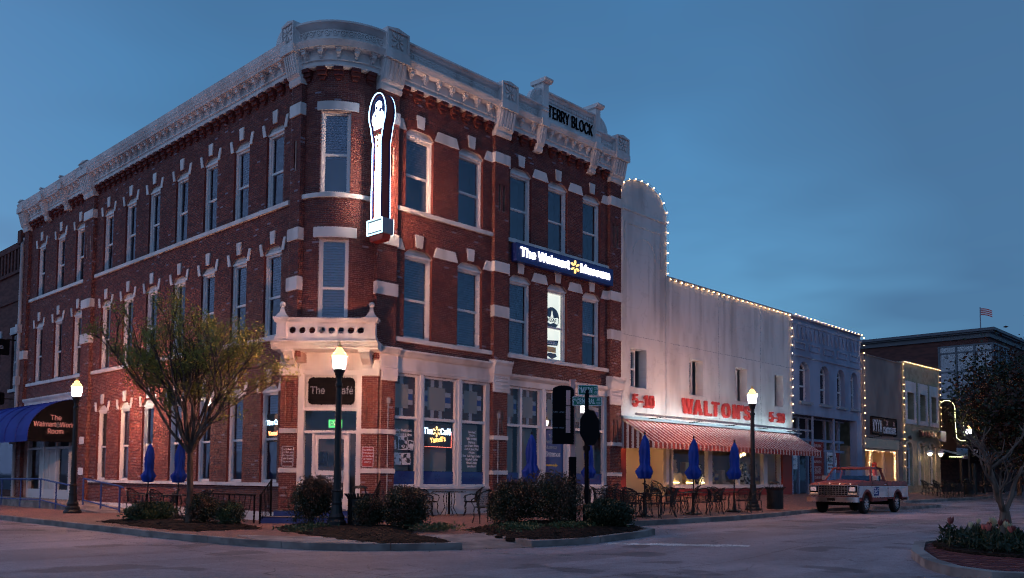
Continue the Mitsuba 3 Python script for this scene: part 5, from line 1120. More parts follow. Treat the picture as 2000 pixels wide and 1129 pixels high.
part(NB, 'shop_window', cat(FL.box(46.8, 52, -0.3, -0.2, 0.4, 3.6)), 'glass'); part(NB, 'interior', FL.box(46.3, 59, -1.6, -1.5, -0.3, 12.2), 'room_dark'); part(NB, 'cornice', cat(FL.box(46.3, 60, 0, 0.2, 3.8, 4.1), FL.box(46.3, 46.75, 0, 0.25, 2.6, 4.1)), 'stucco_grey')
part(NB, 'window_neon', FL.box(46.95, 47.1, -0.16, -0.13, 2.5, 2.9), 'lamp_off', emit=(0.25, 1.4, 0.35))
k = thing('hanging_shop_sign', 'black framed hanging sign with pale lettering at the far left edge', 'sign')
fs_ = Fr((14.3, 47.2), (1, 0), (0, -1))
part(k, 'board', fs_.prism(sbox(-1.8, 7.0, -0.35, 7.6).buffer(0.08), -0.06, 0.06), 'soft_black'); part(k, 'lettering', fs_.text('minors', 0.22, -1.65, 7.2, 0.06, 0.01, True, fit=1.1), 'steel_grey'); part(k, 'bracket', cat(fs_.box(-0.4, 0, -0.03, 0.03, 7.65, 7.72), fs_.box(-0.35, -0.3, -0.03, 0.03, 6.9, 7.7)), 'iron')
k = thing('hanging_shop_sign', 'small oval hanging sign with pale lettering under the far left window', 'sign')
part(k, 'board', fs_.prism(Point(0, 0).buffer(0.5).intersection(sbox(-1, -0.28, 1, 0.28)) if False else sbox(-1.5, 4.6, -0.5, 5.0).buffer(0.1), -0.05, 0.05), 'soft_black'); part(k, 'lettering', fs_.text('ROCK', 0.24, -1.4, 4.68, 0.05, 0.01, True, fit=0.8), 'steel_grey'); part(k, 'bracket', fs_.box(-0.5, 0, -0.02, 0.02, 4.78, 4.83), 'iron')
# ------------------------------------------------------------------ street lamps
lamp_p = [('base', ply(lathe([(0.30, 0), (0.30, 0.06), (0.24, 0.12), (0.24, 0.2), (0.19, 0.26), (0.2, 0.32), (0.15, 0.42), (0.125, 0.62), (0.135, 0.68), (0.12, 0.72), (0.115, 0.95), (0.13, 0.98), (0.105, 1.02)], 12), 'black')),
          ('post', ply(lathe([(0.1, 1.0), (0.085, 2.4), (0.075, 3.62), (0.10, 3.66), (0.10, 3.72), (0.07, 3.76), (0.075, 3.86), (0.12, 4.0), (0.15, 4.06), (0.15, 4.09)], 16, folds=lambda z, a: 1 - 0.05 * (np.cos(a * 8) > 0.2) * (z < 3.6)), 'black')),
          ('globe', {**ply(lathe([(0.13, 4.09), (0.155, 4.14), (0.175, 4.28), (0.185, 4.40), (0.175, 4.43)], 16), 'lamp_off', 50), 'emitter': {'type': 'area', 'sampling_weight': 14.0, 'radiance': {'type': 'rgb', 'value': [250, 116, 68]}}}),
          ('cap', {**ply(lathe([(0.2, 4.43), (0.2, 4.46), (0.15, 4.50), (0.14, 4.54), (0.09, 4.59), (0.085, 4.63), (0.05, 4.66)], 14), 'gold', 40), 'emitter': {'type': 'area', 'sampling_weight': 0.3, 'radiance': {'type': 'rgb', 'value': [1.6, 0.8, 0.28]}}}),
          ('finial', ply(lathe([(0.03, 4.66), (0.05, 4.70), (0.035, 4.75), (0.01, 4.79)], 10), 'gold', 40))]


def street_lamp(x, y, label, w=14.0, dim=1.0):
    k = thing('street_lamp', label, 'street lamp', 'black lantern street lamps along the pavement')
    m = at(x, y, float(gz(x, y)), 0.3)
    for n_, d in lamp_p: scene[num(f'{k}__{n_}')] = {**d, 'to_world': T(m.tolist()), **({'emitter': {**d['emitter'], 'sampling_weight': w, 'radiance': {'type': 'rgb', 'value': [250 * dim, 116 * dim, 68 * dim]}}} if n_ == 'globe' else {})}


street_lamp(13.33, 18.88, 'black street lamp with glowing lantern in front of the corner door', 14.0, 1.1)
street_lamp(31.02, 16.83, 'black street lamp with glowing lantern beside the litter bin and red awning')
street_lamp(11.92, 32.64, 'black street lamp with glowing lantern beside the blue dome awning', 16.0, 1.7)
street_lamp(37.5, 8.8, 'street lamp across the street beyond the right edge, mirrored in the shop window', 4.0, 0.3)
street_lamp(66.5, 19.6, 'far street lamp glowing past the olive store', 2.0)

# ------------------------------------------------------------------ patio furniture
def chair_parts():
    f = []
    seat = [(math.cos(t) * 0.235, math.sin(t) * 0.225) for t in np.linspace(0, 2 * PI, 17)]
    s_ring = tube([(x, y, 0.43) for x, y in seat], 0.016, 5)
    sl = [box(-0.22 * math.cos(math.asin(y / 0.225)), 0.22 * math.cos(math.asin(y / 0.225)), y - 0.013, y + 0.013, 0.425, 0.431) for y in np.linspace(-0.21, 0.21, 13)]
    th = np.linspace(-1.15, 1.15, 9)
    top = [(-0.25 * math.cos(t) - 0.1 * math.cos(t) ** 2 - 0.02, 0.27 * math.sin(t), 0.62 + 0.27 * math.cos(t * 1.12) ** 0.8) for t in th]
    frame = tube([(-0.1, -0.235, 0.43), (-0.11, -0.255, 0.6)] + top + [(-0.11, 0.255, 0.6), (-0.1, 0.235, 0.43)], 0.017, 5)
    wires = []
    for t in np.linspace(-1.02, 1.02, 21):
        wires.append(tube([(-0.225 * math.cos(t), 0.235 * math.sin(t), 0.45), (-0.30 * math.cos(t), 0.255 * math.sin(t), 0.63 + 0.25 * math.cos(t * 1.12) ** 0.8)], 0.0055, 3))
    for h in (0.48, 0.53, 0.58, 0.63, 0.68, 0.73, 0.78):
        tt = [t for t in np.linspace(-1.0, 1.0, 9) if 0.63 + 0.25 * math.cos(t * 1.12) ** 0.8 > h]
        if len(tt) > 1: wires.append(tube([(-(0.225 + 0.075 * (h - .45) / .4) * math.cos(t), 0.245 * math.sin(t), h) for t in tt], 0.0055, 3))
    legs = [tube([(x * 0.9, y, 0.43), (x * 1.05, y * 1.02, 0.3), (x * 0.95, y * 1.0, 0.16), (x * 1.25, y * 1.12, 0.0)], 0.0155, 5) for x in (-0.2, 0.2) for y in (-0.2, 0.2)]
    arms = [tube([(-0.16, s * 0.26, 0.66), (0.05, s * 0.285, 0.66), (0.2, s * 0.28, 0.62), (0.23, s * 0.26, 0.55), (0.2, s * 0.2, 0.43)], 0.0155, 5) for s in (-1, 1)]
    return [('seat', ply(cat([s_ring] + sl), 'iron')), ('backrest', ply(cat([frame] + wires), 'iron'))] + [('leg', ply(l, 'iron')) for l in legs] + [('armrest', ply(a, 'iron')) for a in arms]


CHP = chair_parts()


def chair(x, y, rz, label, group='black wire patio chairs', s=1.0):
    k = thing('patio_chair', label, 'chair', group); place(k, CHP, at(x, y, float(gz(x, y)), rz, s))


TBP = [('tabletop', ply(cat(lathe([(0.5, 0.715), (0.515, 0.72), (0.515, 0.735), (0.5, 0.74)], 24)), 'iron')), ('pedestal', ply(tube([(0, 0, 0.04), (0, 0, 0.715)], 0.035, 8), 'iron'))] + \
      [('leg', ply(tube([(0.16 * c, 0.16 * s_, 0.7), (0.2 * c, 0.2 * s_, 0.5), (0.14 * c, 0.14 * s_, 0.25), (0.3 * c, 0.3 * s_, 0.0)], 0.013, 5), 'iron')) for c, s_ in ((1, 0), (0, 1), (-1, 0), (0, -1))]


def patio_table(x, y, label): place(thing('patio_table', label, 'table', 'round black patio tables'), TBP, at(x, y, float(gz(x, y)), 0.4))


def folds(z, a): return 1 + (0.16 + 0.12 * (z < 1.5)) * np.cos(a * 8 + 0.5 * np.sin(z * 5)) * np.clip((2.5 - z) * 2, 0, 1) + 0.09 * np.cos(a * 3 + z * 9) - 0.1 * (z < 1.3) * np.cos(a * 4)
CAN = [(0.06, 1.17), (0.13, 1.18), (0.2, 1.34), (0.215, 1.40), (0.18, 1.5), (0.135, 1.6), (0.14, 1.66), (0.152, 1.8), (0.158, 2.0), (0.145, 2.2), (0.11, 2.33), (0.085, 2.40), (0.075, 2.41), (0.05, 2.47), (0.015, 2.53)]
UMB = [('base', ply(lathe([(0.26, 0.0), (0.26, 0.04), (0.08, 0.1), (0.04, 0.3)], 14), 'iron')), ('pole', ply(tube([(0, 0, 0.05), (0, 0, 2.5)], 0.022, 8), 'iron')),
       ('canopy', None),
       ('tie', ply(lathe([(0.135, 1.66), (0.14, 1.67), (0.14, 1.69), (0.135, 1.70)], 16), 'umbrella_blue')), ('finial', ply(lathe([(0.02, 2.53), (0.035, 2.56), (0.015, 2.62)], 8), 'iron'))]


def umbrella(x, y, label, rz=0.0, s=1.0):
    lean = M4([1, 0, 0], [0, 1, 0], [rng.normal(0, 0.022), rng.normal(0, 0.022), 1], [0, 0, 0])
    can = ('canopy', ply(lathe(CAN, 48, lambda z, a: folds(z, a + rz) + 0.07 * np.sin(a * 2 + z * (3 + rz)) * (z < 2.3)), 'umbrella_blue', 40))
    place(thing('closed_umbrella', label, 'umbrella', 'closed blue patio umbrellas'), UMB[:2] + [can] + UMB[3:], at(x, y, float(gz(x, y)), rz, s) @ lean)


def table_set(x, y, what, chairs, umb=None, us=1.0):
    patio_table(x, y, f'round black patio table {what}')
    if umb: umbrella(x, y, umb, rng.uniform(0, 2), us)
    for ang, r_, side in chairs:
        a = math.atan2(0.69, 0.72) + ang            # 0 = beyond the table as seen from the street
        chair(x + r_ * math.cos(a), y + r_ * math.sin(a), a + PI + rng.uniform(-0.3, 0.3), f'wire chair {side} the table {what}')


SD4 = [(0.5, 0.72, 'behind'), (1.9, 0.75, 'left of'), (-1.4, 0.75, 'right of'), (3.3, 0.78, 'on the street side of')]
table_set(18.35, 20.15, 'under the menu window', [(1.5, 0.62, 'left of'), (2.2, 0.95, 'further left of'), (-1.5, 0.7, 'right of')])
table_set(19.67, 17.97, 'behind the reddish shrubs', SD4[:2], 'closed blue umbrella behind the shrubs and in front of the shop window', 0.98)
chair(16.8, 17.06, 1.2, 'lone black wire patio chair standing on the pavers left of the reddish shrubs')
table_set(24.3, 19.45, 'behind the stop sign', [(1.7, 0.72, 'left of'), (-1.3, 0.72, 'right of'), (0.3, 0.7, 'behind')], 'closed blue umbrella half hidden behind the stop sign post', 0.95)
table_set(22.54, 15.88, 'at the white store, left umbrella', SD4 + [(2.6, 0.95, 'in front left of')], 'closed blue umbrella at the left of the three before the white store')
table_set(25.57, 16.06, 'at the white store, middle umbrella', SD4, 'closed blue umbrella in the middle of the three before the white store')
table_set(28.91, 16.44, 'at the white store, right umbrella', SD4, 'closed blue umbrella at the right of the three nearest the street lamp')
table_set(24.1, 17.9, 'in the second row, left one', SD4[:3])
table_set(27.5, 18.2, 'in the second row, right one', SD4[:3])
table_set(13.1, 29.4, 'beside the blue ramp railing', [(0.9, 0.7, 'behind'), (-1.2, 0.7, 'right of')], 'closed blue umbrella nearest the blue ramp railing', 0.95)
table_set(12.9, 26.8, 'by the young tree', [(1.2, 0.7, 'left of'), (-1.0, 0.75, 'right of'), (-2.0, 0.8, 'in front right of')], 'closed blue umbrella nearer the young tree', 0.95)
for i, (x, y) in enumerate(((57.5, 18.8), (59.8, 18.9), (62.2, 19.0))):
    table_set(x, y, f'before the olive store, {("left", "middle", "right")[i]}', SD4)
for i, (x, y) in enumerate(((69.0, 20.2), (72.0, 20.6))): table_set(x, y, f'before the dark pavilion, {("nearer", "farther")[i]}', SD4[:3])

# ------------------------------------------------------------------ litter bins, planters
def bin_parts():
    slats = [xf(cat(box(0.29, 0.305, -0.028, 0.028, 0.06, 0.78), xf(box(0, 0.012, -0.028, 0.028, 0, 0.16), M4([0.8, 0, -0.6], [0, 1, 0], [0.6, 0, 0.8], [0.295, 0, 0.78]))), at(0, 0, 0, t)) for t in np.arange(26) * 2 * PI / 26]
    return [('slat', ply(s_, 'black')) for s_ in slats] + [('liner', ply(lathe([(0.27, 0.05), (0.275, 0.8)], 18), 'soft_black')), ('band', ply(cat(lathe([(0.31, 0.08), (0.31, 0.12)], 20), lathe([(0.31, 0.7), (0.31, 0.74)], 20)), 'black')),
            ('lid', ply(cat(lathe([(0.2, 1.04), (0.21, 1.05), (0.14, 1.1), (0.0, 1.12)], 18), *[tube([(0.26 * math.cos(t), 0.26 * math.sin(t), 0.8), (0.18 * math.cos(t), 0.18 * math.sin(t), 1.05)], 0.012, 5) for t in np.arange(4) * PI / 2]), 'iron'))]
BP = bin_parts()
for x, y, lab in ((13.95, 18.75, 'black slatted litter bin right of the street lamp at the corner door'), (31.75, 16.3, 'black slatted litter bin with domed lid beside the street lamp and truck'), (63.8, 18.9, 'far black slatted litter bin by the olive store')):
    place(thing('litter_bin', lab, 'litter bin', 'black slatted litter bins'), BP, at(x, y, float(gz(x, y)), 0.1))

# ------------------------------------------------------------------ sign posts
k = thing('stop_sign', 'octagonal stop sign seen from behind on a dark post', 'sign')
gx_, gy_ = 17.16, 13.82; z0 = float(gz(gx_, gy_))
FS = Fr((gx_, gy_), (0.995, 0.10), (0.10, -0.995))
part(k, 'post', xf(lathe([(0.055, 0), (0.055, 2.1), (0.05, 3.4)], 8), at(gx_, gy_, z0)), 'soft_black'); part(k, 'sleeve', cat(xf(lathe([(0.09, 0), (0.09, 0.5), (0.06, 0.55)], 10), at(gx_, gy_, z0))), 'soft_black')
octa = Polygon([(0.05 + 0.44 * math.cos(PI / 8 + i * PI / 4) / math.cos(PI / 8), 2.42 + 0.44 * math.sin(PI / 8 + i * PI / 4) / math.cos(PI / 8)) for i in range(8)])
part(k, 'plate', FS.prism(octa, 0.06, 0.066), 'soft_black'); part(k, 'clamp', cat(FS.box(-0.07, 0.07, -0.07, 0.07, 2.15, 2.2), FS.box(-0.07, 0.07, -0.07, 0.07, 2.65, 2.7), FS.box(-0.06, 0.06, -0.06, 0.06, 1.85, 1.97)), 'soft_black')
k = thing('street_name_sign', 'two green street name plates reading MAIN and CENTRAL over the stop sign', 'sign')
F1_ = Fr((gx_, gy_), (0.86, -0.51), (-0.51, -0.86)); F2_ = Fr((gx_, gy_), (0.70, -0.714), (-0.714, -0.70))
def name_plate(fr, u0, u1, z, h, big, pre, suf, t1):
    part(k, 'plate', fr.prism(sbox(u0, z, u1, z + h).buffer(0.012), 0.0, 0.01), 'lettering_white'); part(k, 'face', fr.box(u0 + 0.006, u1 - 0.006, 0.01, 0.014, z + 0.004, z + h - 0.004), 'sign_green')
    w = u1 - u0
    part(k, 'lettering', cat(fr.text(pre, h * 0.3, u0 + 0.025, z + h * 0.52, 0.014, 0.003, True, fit=w * 0.05), fr.text(big, h * 0.6, u0 + w * 0.12, z + h * 0.2, 0.014, 0.003, True, fit=w * t1), fr.text(suf, h * 0.3, u0 + w * 0.83, z + h * 0.56, 0.014, 0.003, True, fit=w * 0.13), fr.text('100', h * 0.26, u0 + w * 0.83, z + h * 0.14, 0.014, 0.003, True, fit=w * 0.13)), 'lettering_white')
name_plate(F1_, -0.22, 0.28, 3.24, 0.23, 'MAIN', 'N', 'ST', 0.60); name_plate(F2_, -0.34, 0.36, 2.98, 0.2, 'CENTRAL', 'W', 'AVE', 0.66)
part(k, 'bracket', cat(F1_.box(0.0, 0.04, -0.02, 0.0, 3.1, 3.5), xf(lathe([(0.06, 3.18), (0.06, 3.26)], 8), at(gx_, gy_, 0))), 'soft_black')
k = thing('wayfinding_post', 'square pale post with dark round topped information board', 'sign post')
wx, wy = 17.25, 14.35; z0 = float(gz(wx, wy)); FWY = Fr((wx, wy), (0.70, -0.714), (-0.714, -0.70))
part(k, 'post', FWY.box(-0.06, 0.06, -0.06, 0.06, z0 + 1.65, 3.62), 'sign_pink'); part(k, 'sleeve', FWY.box(-0.09, 0.09, -0.09, 0.09, z0, 1.7), 'soft_black'); part(k, 'cap', FWY.box(-0.08, 0.08, -0.08, 0.08, 3.62, 3.66), 'sign_pink')
bd = Polygon([(-0.52, 2.02), (0.02, 2.02), (0.02, 3.38)] + [(-0.25 + 0.27 * math.cos(t), 3.38 + 0.12 * math.sin(t)) for t in np.linspace(0, PI, 10)][1:])
part(k, 'board', FWY.prism(bd, 0.10, 0.13), 'soft_black'); part(k, 'side_panel', cat([FWY.box(-0.18, -0.07, 0.131, 0.136, z, z + h_) for z, h_ in ((3.0, 0.38), (2.64, 0.34), (2.3, 0.33))]), 'sign_pink'); part(k, 'slot', cat([FWY.box(u, u + 0.13, 0.131, 0.136, z, z + 0.012) for u in (-0.51, -0.35) for z in (2.42, 2.82)]), 'steel_grey')
k = thing('parking_sign', 'small dark round topped parking sign by the far street lamp', 'sign')
FP = Fr((64.9, 18.75), (0.7, -0.714), (-0.714, -0.7)); part(k, 'post', FP.box(-0.05, 0.05, -0.05, 0.05, 0.3, 2.7), 'black'); part(k, 'board', FP.prism(unary_union([Point(0, 3.1).buffer(0.42), sbox(-0.4, 2.4, 0.4, 2.95)]), 0.05, 0.08), 'soft_black'); part(k, 'lettering', FP.text('P', 0.4, 0, 2.95, 0.08, 0.01, True, center=True), 'lettering_white')
# the neon sign of a far shop
k = thing('far_neon_sign', 'arched neon outline sign glowing beyond the olive store', 'neon sign')
FN = Fr((70.0, 22.0), (0.7, -0.714), (-0.714, -0.7))
ar = [(-0.7, 2.9), (-0.7, 6.6)] + [(-0.1 + 0.6 * math.cos(t), 6.6 + 0.6 * math.sin(t)) for t in np.linspace(PI, 0, 9)] + [(0.5, 5.6), (0.6, 4.4), (0.9, 4.2), (2.0, 4.2)]
part(k, 'tube', cat(tube([FN.P(a, 0, b) for a, b in ar], 0.022, 5), tube([FN.P(a, 0, b) for a, b in ((1.1, 5.6), (1.15, 4.6), (1.9, 4.5))], 0.02, 5), tube([FN.P(a, 0, b) for a, b in ((0.0, 3.0), (2.2, 3.0))], 0.02, 5)), 'lamp_off', emit=(1.8, 1.9, 0.9)); part(k, 'frame', FN.box(-0.75, 0.6, -0.2, -0.1, 2.8, 7.3), 'soft_black')

# ------------------------------------------------------------------ railings and bike rack
k = thing('ramp_railing', 'blue tube railing on the ramp under the dome awning', 'railing')
P = [(12.6, 45.0, 0.93), (12.6, 37.9, 0.98), (12.6, 34.2, 0.72)]
part(k, 'top_rail', tube(P, 0.03, 8), 'blue_paint'); part(k, 'bottom_rail', tube([(x, y, z - 0.82) for x, y, z in P], 0.025, 6), 'blue_paint')
for y in (34.2, 36.2, 37.9, 40.2, 42.6, 45): part(k, 'post', tube([(12.6, y, -0.18), (12.6, y, float(np.interp(y, [34.2, 37.9, 45], [0.72, 0.98, 0.93])))], 0.028, 6), 'blue_paint')
k = thing('ramp_railing', 'short blue tube railing sloping down beside the left brick wall', 'railing')
P = [(13.3, 35.4, 1.02), (13.3, 32.0, 0.76), (13.3, 31.75, 0.7)]
part(k, 'top_rail', tube(P, 0.03, 8), 'blue_paint'); part(k, 'bottom_rail', tube([(13.3, 35.4, 0.2), (13.3, 32.0, -0.08)], 0.025, 6), 'blue_paint')
for y in (35.4, 33.7, 32.05): part(k, 'post', tube([(13.3, y, -0.18), (13.3, y, 0.76 + (y - 32) * 0.076)], 0.032, 6), 'blue_paint')
struct('ramp', (np.array([[12.6, 31.8, -0.175], [14.3, 31.8, -0.175], [14.3, 37.5, 0.1], [12.6, 37.5, 0.1], [12.6, 50, 0.1], [14.3, 50, 0.1], [12.6, 37.5, -0.2], [12.6, 50, -0.2], [12.6, 31.8, -0.2]]), np.array([[0, 1, 2], [0, 2, 3], [3, 2, 5], [3, 5, 4], [0, 3, 6], [0, 6, 8], [3, 4, 7], [3, 7, 6]])), 'concrete')
k = thing('step_railing', 'black iron step railing with curled balusters left of the corner door', 'railing')
a_, b_ = FC.P(-0.42, 0.15, 0), FC.P(-0.42, 1.25, 0)
part(k, 'rail', cat(tube([a_ + [0, 0, 1.05], b_ + [0, 0, 0.62]], 0.02, 6)), 'soft_black'); part(k, 'post', tube([a_ + [0, 0, -0.2], a_ + [0, 0, 1.06]], 0.025, 6), 'soft_black'); part(k, 'post', tube([b_ + [0, 0, -0.2], b_ + [0, 0, 0.66]], 0.025, 6), 'soft_black')
for t in np.linspace(0.12, 0.88, 7): p = a_ + (b_ - a_) * t; part(k, 'baluster', tube([p + [0, 0, 0.1 - 0.2 * t], p + [0, 0, 1.04 - 0.42 * t]], 0.011, 5), 'soft_black')
k = thing('step_railing', 'black iron step railing right of the corner door behind the litter bin', 'railing')
a_, b_ = FC.P(2.75, 0.15, 0), FC.P(2.75, 1.2, 0)
part(k, 'rail', tube([a_ + [0, 0, 1.05], b_ + [0, 0, 0.65]], 0.02, 6), 'soft_black')
for t in np.linspace(0, 1, 7): p = a_ + (b_ - a_) * t; part(k, 'baluster', tube([p + [0, 0, -0.1], p + [0, 0, 1.04 - 0.4 * t]], 0.012, 5), 'soft_black')
k = thing('bike_rack', 'black wave bike rack against the left brick wall', 'bike rack')
a_, b_ = np.array([13.25, 22.7, -0.18]), np.array([13.1, 25.4, -0.18])
part(k, 'rail', cat(tube([a_ + [0, 0, 0.8], b_ + [0, 0, 0.8]], 0.022, 6)), 'soft_black')
for t in (0.02, 0.5, 0.98): p = a_ + (b_ - a_) * t; part(k, 'post', tube([p, p + [0, 0, 0.8]], 0.025, 6), 'soft_black')
for t in np.linspace(0.08, 0.92, 9): p = a_ + (b_ - a_) * t; part(k, 'hoop', tube([p + [0, 0, 0.78], p + [-0.05, 0, 0.4], p + [-0.2, -0.05, 0.18], p + [-0.42, -0.1, 0.08], p + [-0.5, -0.1, 0.02]], 0.012, 5), 'soft_black')
k = thing('ramp_railing', 'dark double handrail on the ramp before the blue store', 'railing')
for z in (0.95, 0.6): part(k, 'rail', tube([(40.5, 18.9, z - 0.1), (44, 18.9, z + 0.35), (48, 18.9, z + 0.42)], 0.03, 6), 'iron')
for x in (40.6, 42.2, 44, 46, 48): part(k, 'post', tube([(x, 18.9, 0.1), (x, 18.9, 1.3 if x > 43 else 0.95)], 0.028, 6), 'iron')

# ------------------------------------------------------------------ plants
def leaves(c, n, size, r_, up=0.3, asp=0.5):
    """n leaf quads round the points c (n x 3)"""
    d = r_.normal(size=(n, 3)); d[:, 2] = d[:, 2] * 0.7 + up; d /= np.linalg.norm(d, axis=1, keepdims=True)
    e = np.cross(d, r_.normal(size=(n, 3))); e /= np.linalg.norm(e, axis=1, keepdims=True) + 1e-9
    s_ = size * r_.uniform(0.6, 1.3, (n, 1))
    v = np.stack([c - e * s_ * asp * 0.1, c + d * s_ * 0.5 + e * s_ * asp * 0.5, c + d * s_, c + d * s_ * 0.5 - e * s_ * asp * 0.5], 1).reshape(-1, 3)
    i = np.arange(n)[:, None] * 4
    return v, np.vstack([i + [0, 1, 2], i + [0, 2, 3]])


def shrub(x, y, w, h, label, group=None, m1='leaf_shrub', m2='leaf_shrub_red', n=13000, leaf=0.065, seed=0, spiky=0.0):
    r_ = np.random.default_rng(seed + 31); z0 = float(gz(x, y)) + 0.03
    k = thing('shrub', label, 'shrub', group)
    st = []
    for i in range(9):
        a = r_.uniform(0, 2 * PI); e = np.array([math.cos(a) * w * 0.33 * r_.random(), math.sin(a) * w * 0.33 * r_.random(), h * r_.uniform(0.5, 0.8)])
        st.append(tube([(0.05 * math.cos(a), 0.05 * math.sin(a), 0), e * 0.5 + [0, 0, 0.05], e], [0.018, 0.012, 0.005], 5))
    part(k, 'stem', xf(cat(st), at(x, y, z0)), 'bark', kind='stuff')
    u = r_.normal(size=(n, 3)); u /= np.linalg.norm(u, axis=1, keepdims=True)
    rad = r_.random(n) ** 0.28
    bump = 0.55 + 0.72 * meshkit.fbm(u * 2.1 + seed * 5.1, 3) + (r_.random(n) > 0.93) * r_.uniform(0, 0.22, n)
    nl = 5; lc = np.stack([r_.uniform(-0.24, 0.24, nl) * w, r_.uniform(-0.24, 0.24, nl) * w, r_.uniform(0.36, 0.66, nl) * h], 1); lc[0] = [0, 0, 0.45 * h]; lr = r_.uniform(0.48, 0.72, nl); lr[0] = 0.85
    li = r_.integers(0, nl, n)
    p = u * (rad * bump * lr[li])[:, None] * np.array([w / 2, w / 2, h * 0.5]) * 1.45 + lc[li]
    keep = (meshkit.noise(p * 5.5 + seed) > 0.2) & (p[:, 2] > 0.02); p = p[keep]; q_ = meshkit.noise(p * 3.0 + 9) + 0.25 * (p[:, 2] / h - 0.5) > 0.52
    for s_, mm in ((~q_, m1), (q_, m2)):
        if s_.sum(): part(k, 'foliage', xf(leaves(p[s_], int(s_.sum()), leaf, r_, 0.4 + spiky, 0.5 - 0.3 * min(spiky, 1)), at(x, y, z0)), mm, kind='stuff')


shrub(13.2, 19.85, 1.2, 1.2, 'rounded dark shrub left of the corner street lamp', seed=1)
shrub(13.75, 18.1, 0.78, 0.82, 'small rounded dark shrub right of the corner street lamp', seed=2, n=5500)
shrub(14.45, 17.45, 1.2, 1.08, 'broad dark shrub right of the small rounded one below the photo window', seed=3)
shrub(16.3, 15.5, 1.15, 1.15, 'reddish shrub at the left of the kerbed corner bed', seed=4, m2='leaf_shrub_red')
shrub(16.95, 14.6, 1.3, 1.3, 'tallest reddish shrub beside the stop sign post', seed=5, n=11000)
shrub(17.0, 12.95, 0.95, 0.6, 'low dark feathery yew right of the stop sign post', m2='leaf_dark', m1='leaf_dark', seed=6, spiky=0.6, leaf=0.1)
shrub(11.2, 21.9, 0.85, 0.78, 'dark shrub right of the young tree trunk', seed=7, n=5500)
shrub(11.65, 21.2, 0.7, 0.62, 'smaller olive shrub farther right of the young tree trunk', seed=8, n=4000, m2='leaf_ground')
shrub(11.3, 25.0, 1.25, 0.5, 'low spreading grassy plant before the umbrella tables on the left', m1='leaf_ground', m2='leaf_dark', seed=9, spiky=0.8, leaf=0.13)
gc = []
r_ = np.random.default_rng(77)
for x, y, w, n in ((14.5, 16.4, 0.9, 700), (15.6, 14.6, 0.9, 700), (15.2, 14.0, 0.5, 300), (16.3, 13.6, 1.1, 1000), (17.2, 13.0, 0.7, 500), (12.4, 18.4, 0.6, 250), (11.6, 18.0, 0.7, 200)):
    p = np.stack([r_.normal(x, w * 0.3, n), r_.normal(y, w * 0.3, n), np.zeros(n)], 1); p[:, 2] = gz(p[:, 0], p[:, 1]) + 0.04 + r_.random(n) * 0.14
    gc.append(leaves(p, n, 0.075, r_, 0.8))
struct('ground_cover', cat(gc), 'leaf_ground', label='low green groundcover in the mulch beds', kind='stuff')


def branchy(r_, base, h0, spread, levels, rad, up=1.0, nkids=(3, 4), first=None, shrink=0.72):
    """limbs as (points, radii) and the twig tips"""
    limbs, tips = [], []
    def grow(p, d, L, rr, lv):
        n = 5; pts = [p]; q_ = p.copy(); dd = d.copy()
        for _ in range(n):
            dd = dd + r_.normal(0, 0.10, 3) + np.array([0, 0, 0.05 * up]); dd /= np.linalg.norm(dd); q_ = q_ + dd * L / n; pts.append(q_.copy())
        limbs.append((pts, np.linspace(rr, rr * 0.62, n + 1)))
        if lv == 0: tips.extend(pts[2:]); return
        for i in range(r_.integers(*nkids) + 0):
            t = pts[r_.integers(2, n + 1)] if i else pts[-1]
            nd = dd + r_.normal(0, spread, 3) * np.array([1, 1, 0.6]); nd[2] = abs(nd[2]) * 0.8 + 0.15 * up; nd /= np.linalg.norm(nd)
            grow(np.array(t), nd, L * shrink * r_.uniform(0.75, 1.15), rr * 0.6, lv - 1)
    for d, L, rr in first: grow(np.array(base, float) + [0, 0, h0], np.array(d, float) / np.linalg.norm(d), L, rr, levels)
    return limbs, np.array(tips)


# young street tree on the left: thin trunk, vase of rising limbs, sparse new leaves
k = thing('young_tree', 'young street tree with sparse spring leaves before the left brick wall', 'tree')
r_ = np.random.default_rng(12); tx, ty = 10.9, 21.98; z0 = float(gz(tx, ty))
first = [((math.cos(a) * s_, math.sin(a) * s_, 1.0), L, 0.045) for a, s_, L in [(t, 0.30 + 0.34 * r_.random(), 1.68 * r_.uniform(0.85, 1.15)) for t in np.arange(11) * 2 * PI / 11 + 0.3]] + [((0.05, 0.0, 1), 2.05, 0.05), ((-0.15, 0.12, 1), 1.95, 0.045)]
limbs, tips = branchy(r_, (tx, ty, z0), 1.9, 0.34, 3, 0.04, 0.8, (3, 5), first, 0.64)
part(k, 'trunk', tube([(tx, ty, z0 - 0.1), (tx + 0.02, ty, z0 + 0.1), (tx + 0.03, ty, z0 + 0.9), (tx, ty, z0 + 2.02)], [0.12, 0.09, 0.08, 0.07], 10), 'bark', smooth=50)
part(k, 'limbs', cat([tube(p, rr, 5) for p, rr in limbs]), 'bark')
n = 34000; c = tips[r_.integers(0, len(tips), n)] + r_.normal(0, 0.09, (n, 3)); c = c[(c[:, 2] > z0 + 2.3) & (meshkit.noise(c * 2.4 + 3) > 0.36)]
part(k, 'crown', leaves(c, len(c), 0.07, r_, 0.2, 0.42), 'leaf_spring', kind='stuff')

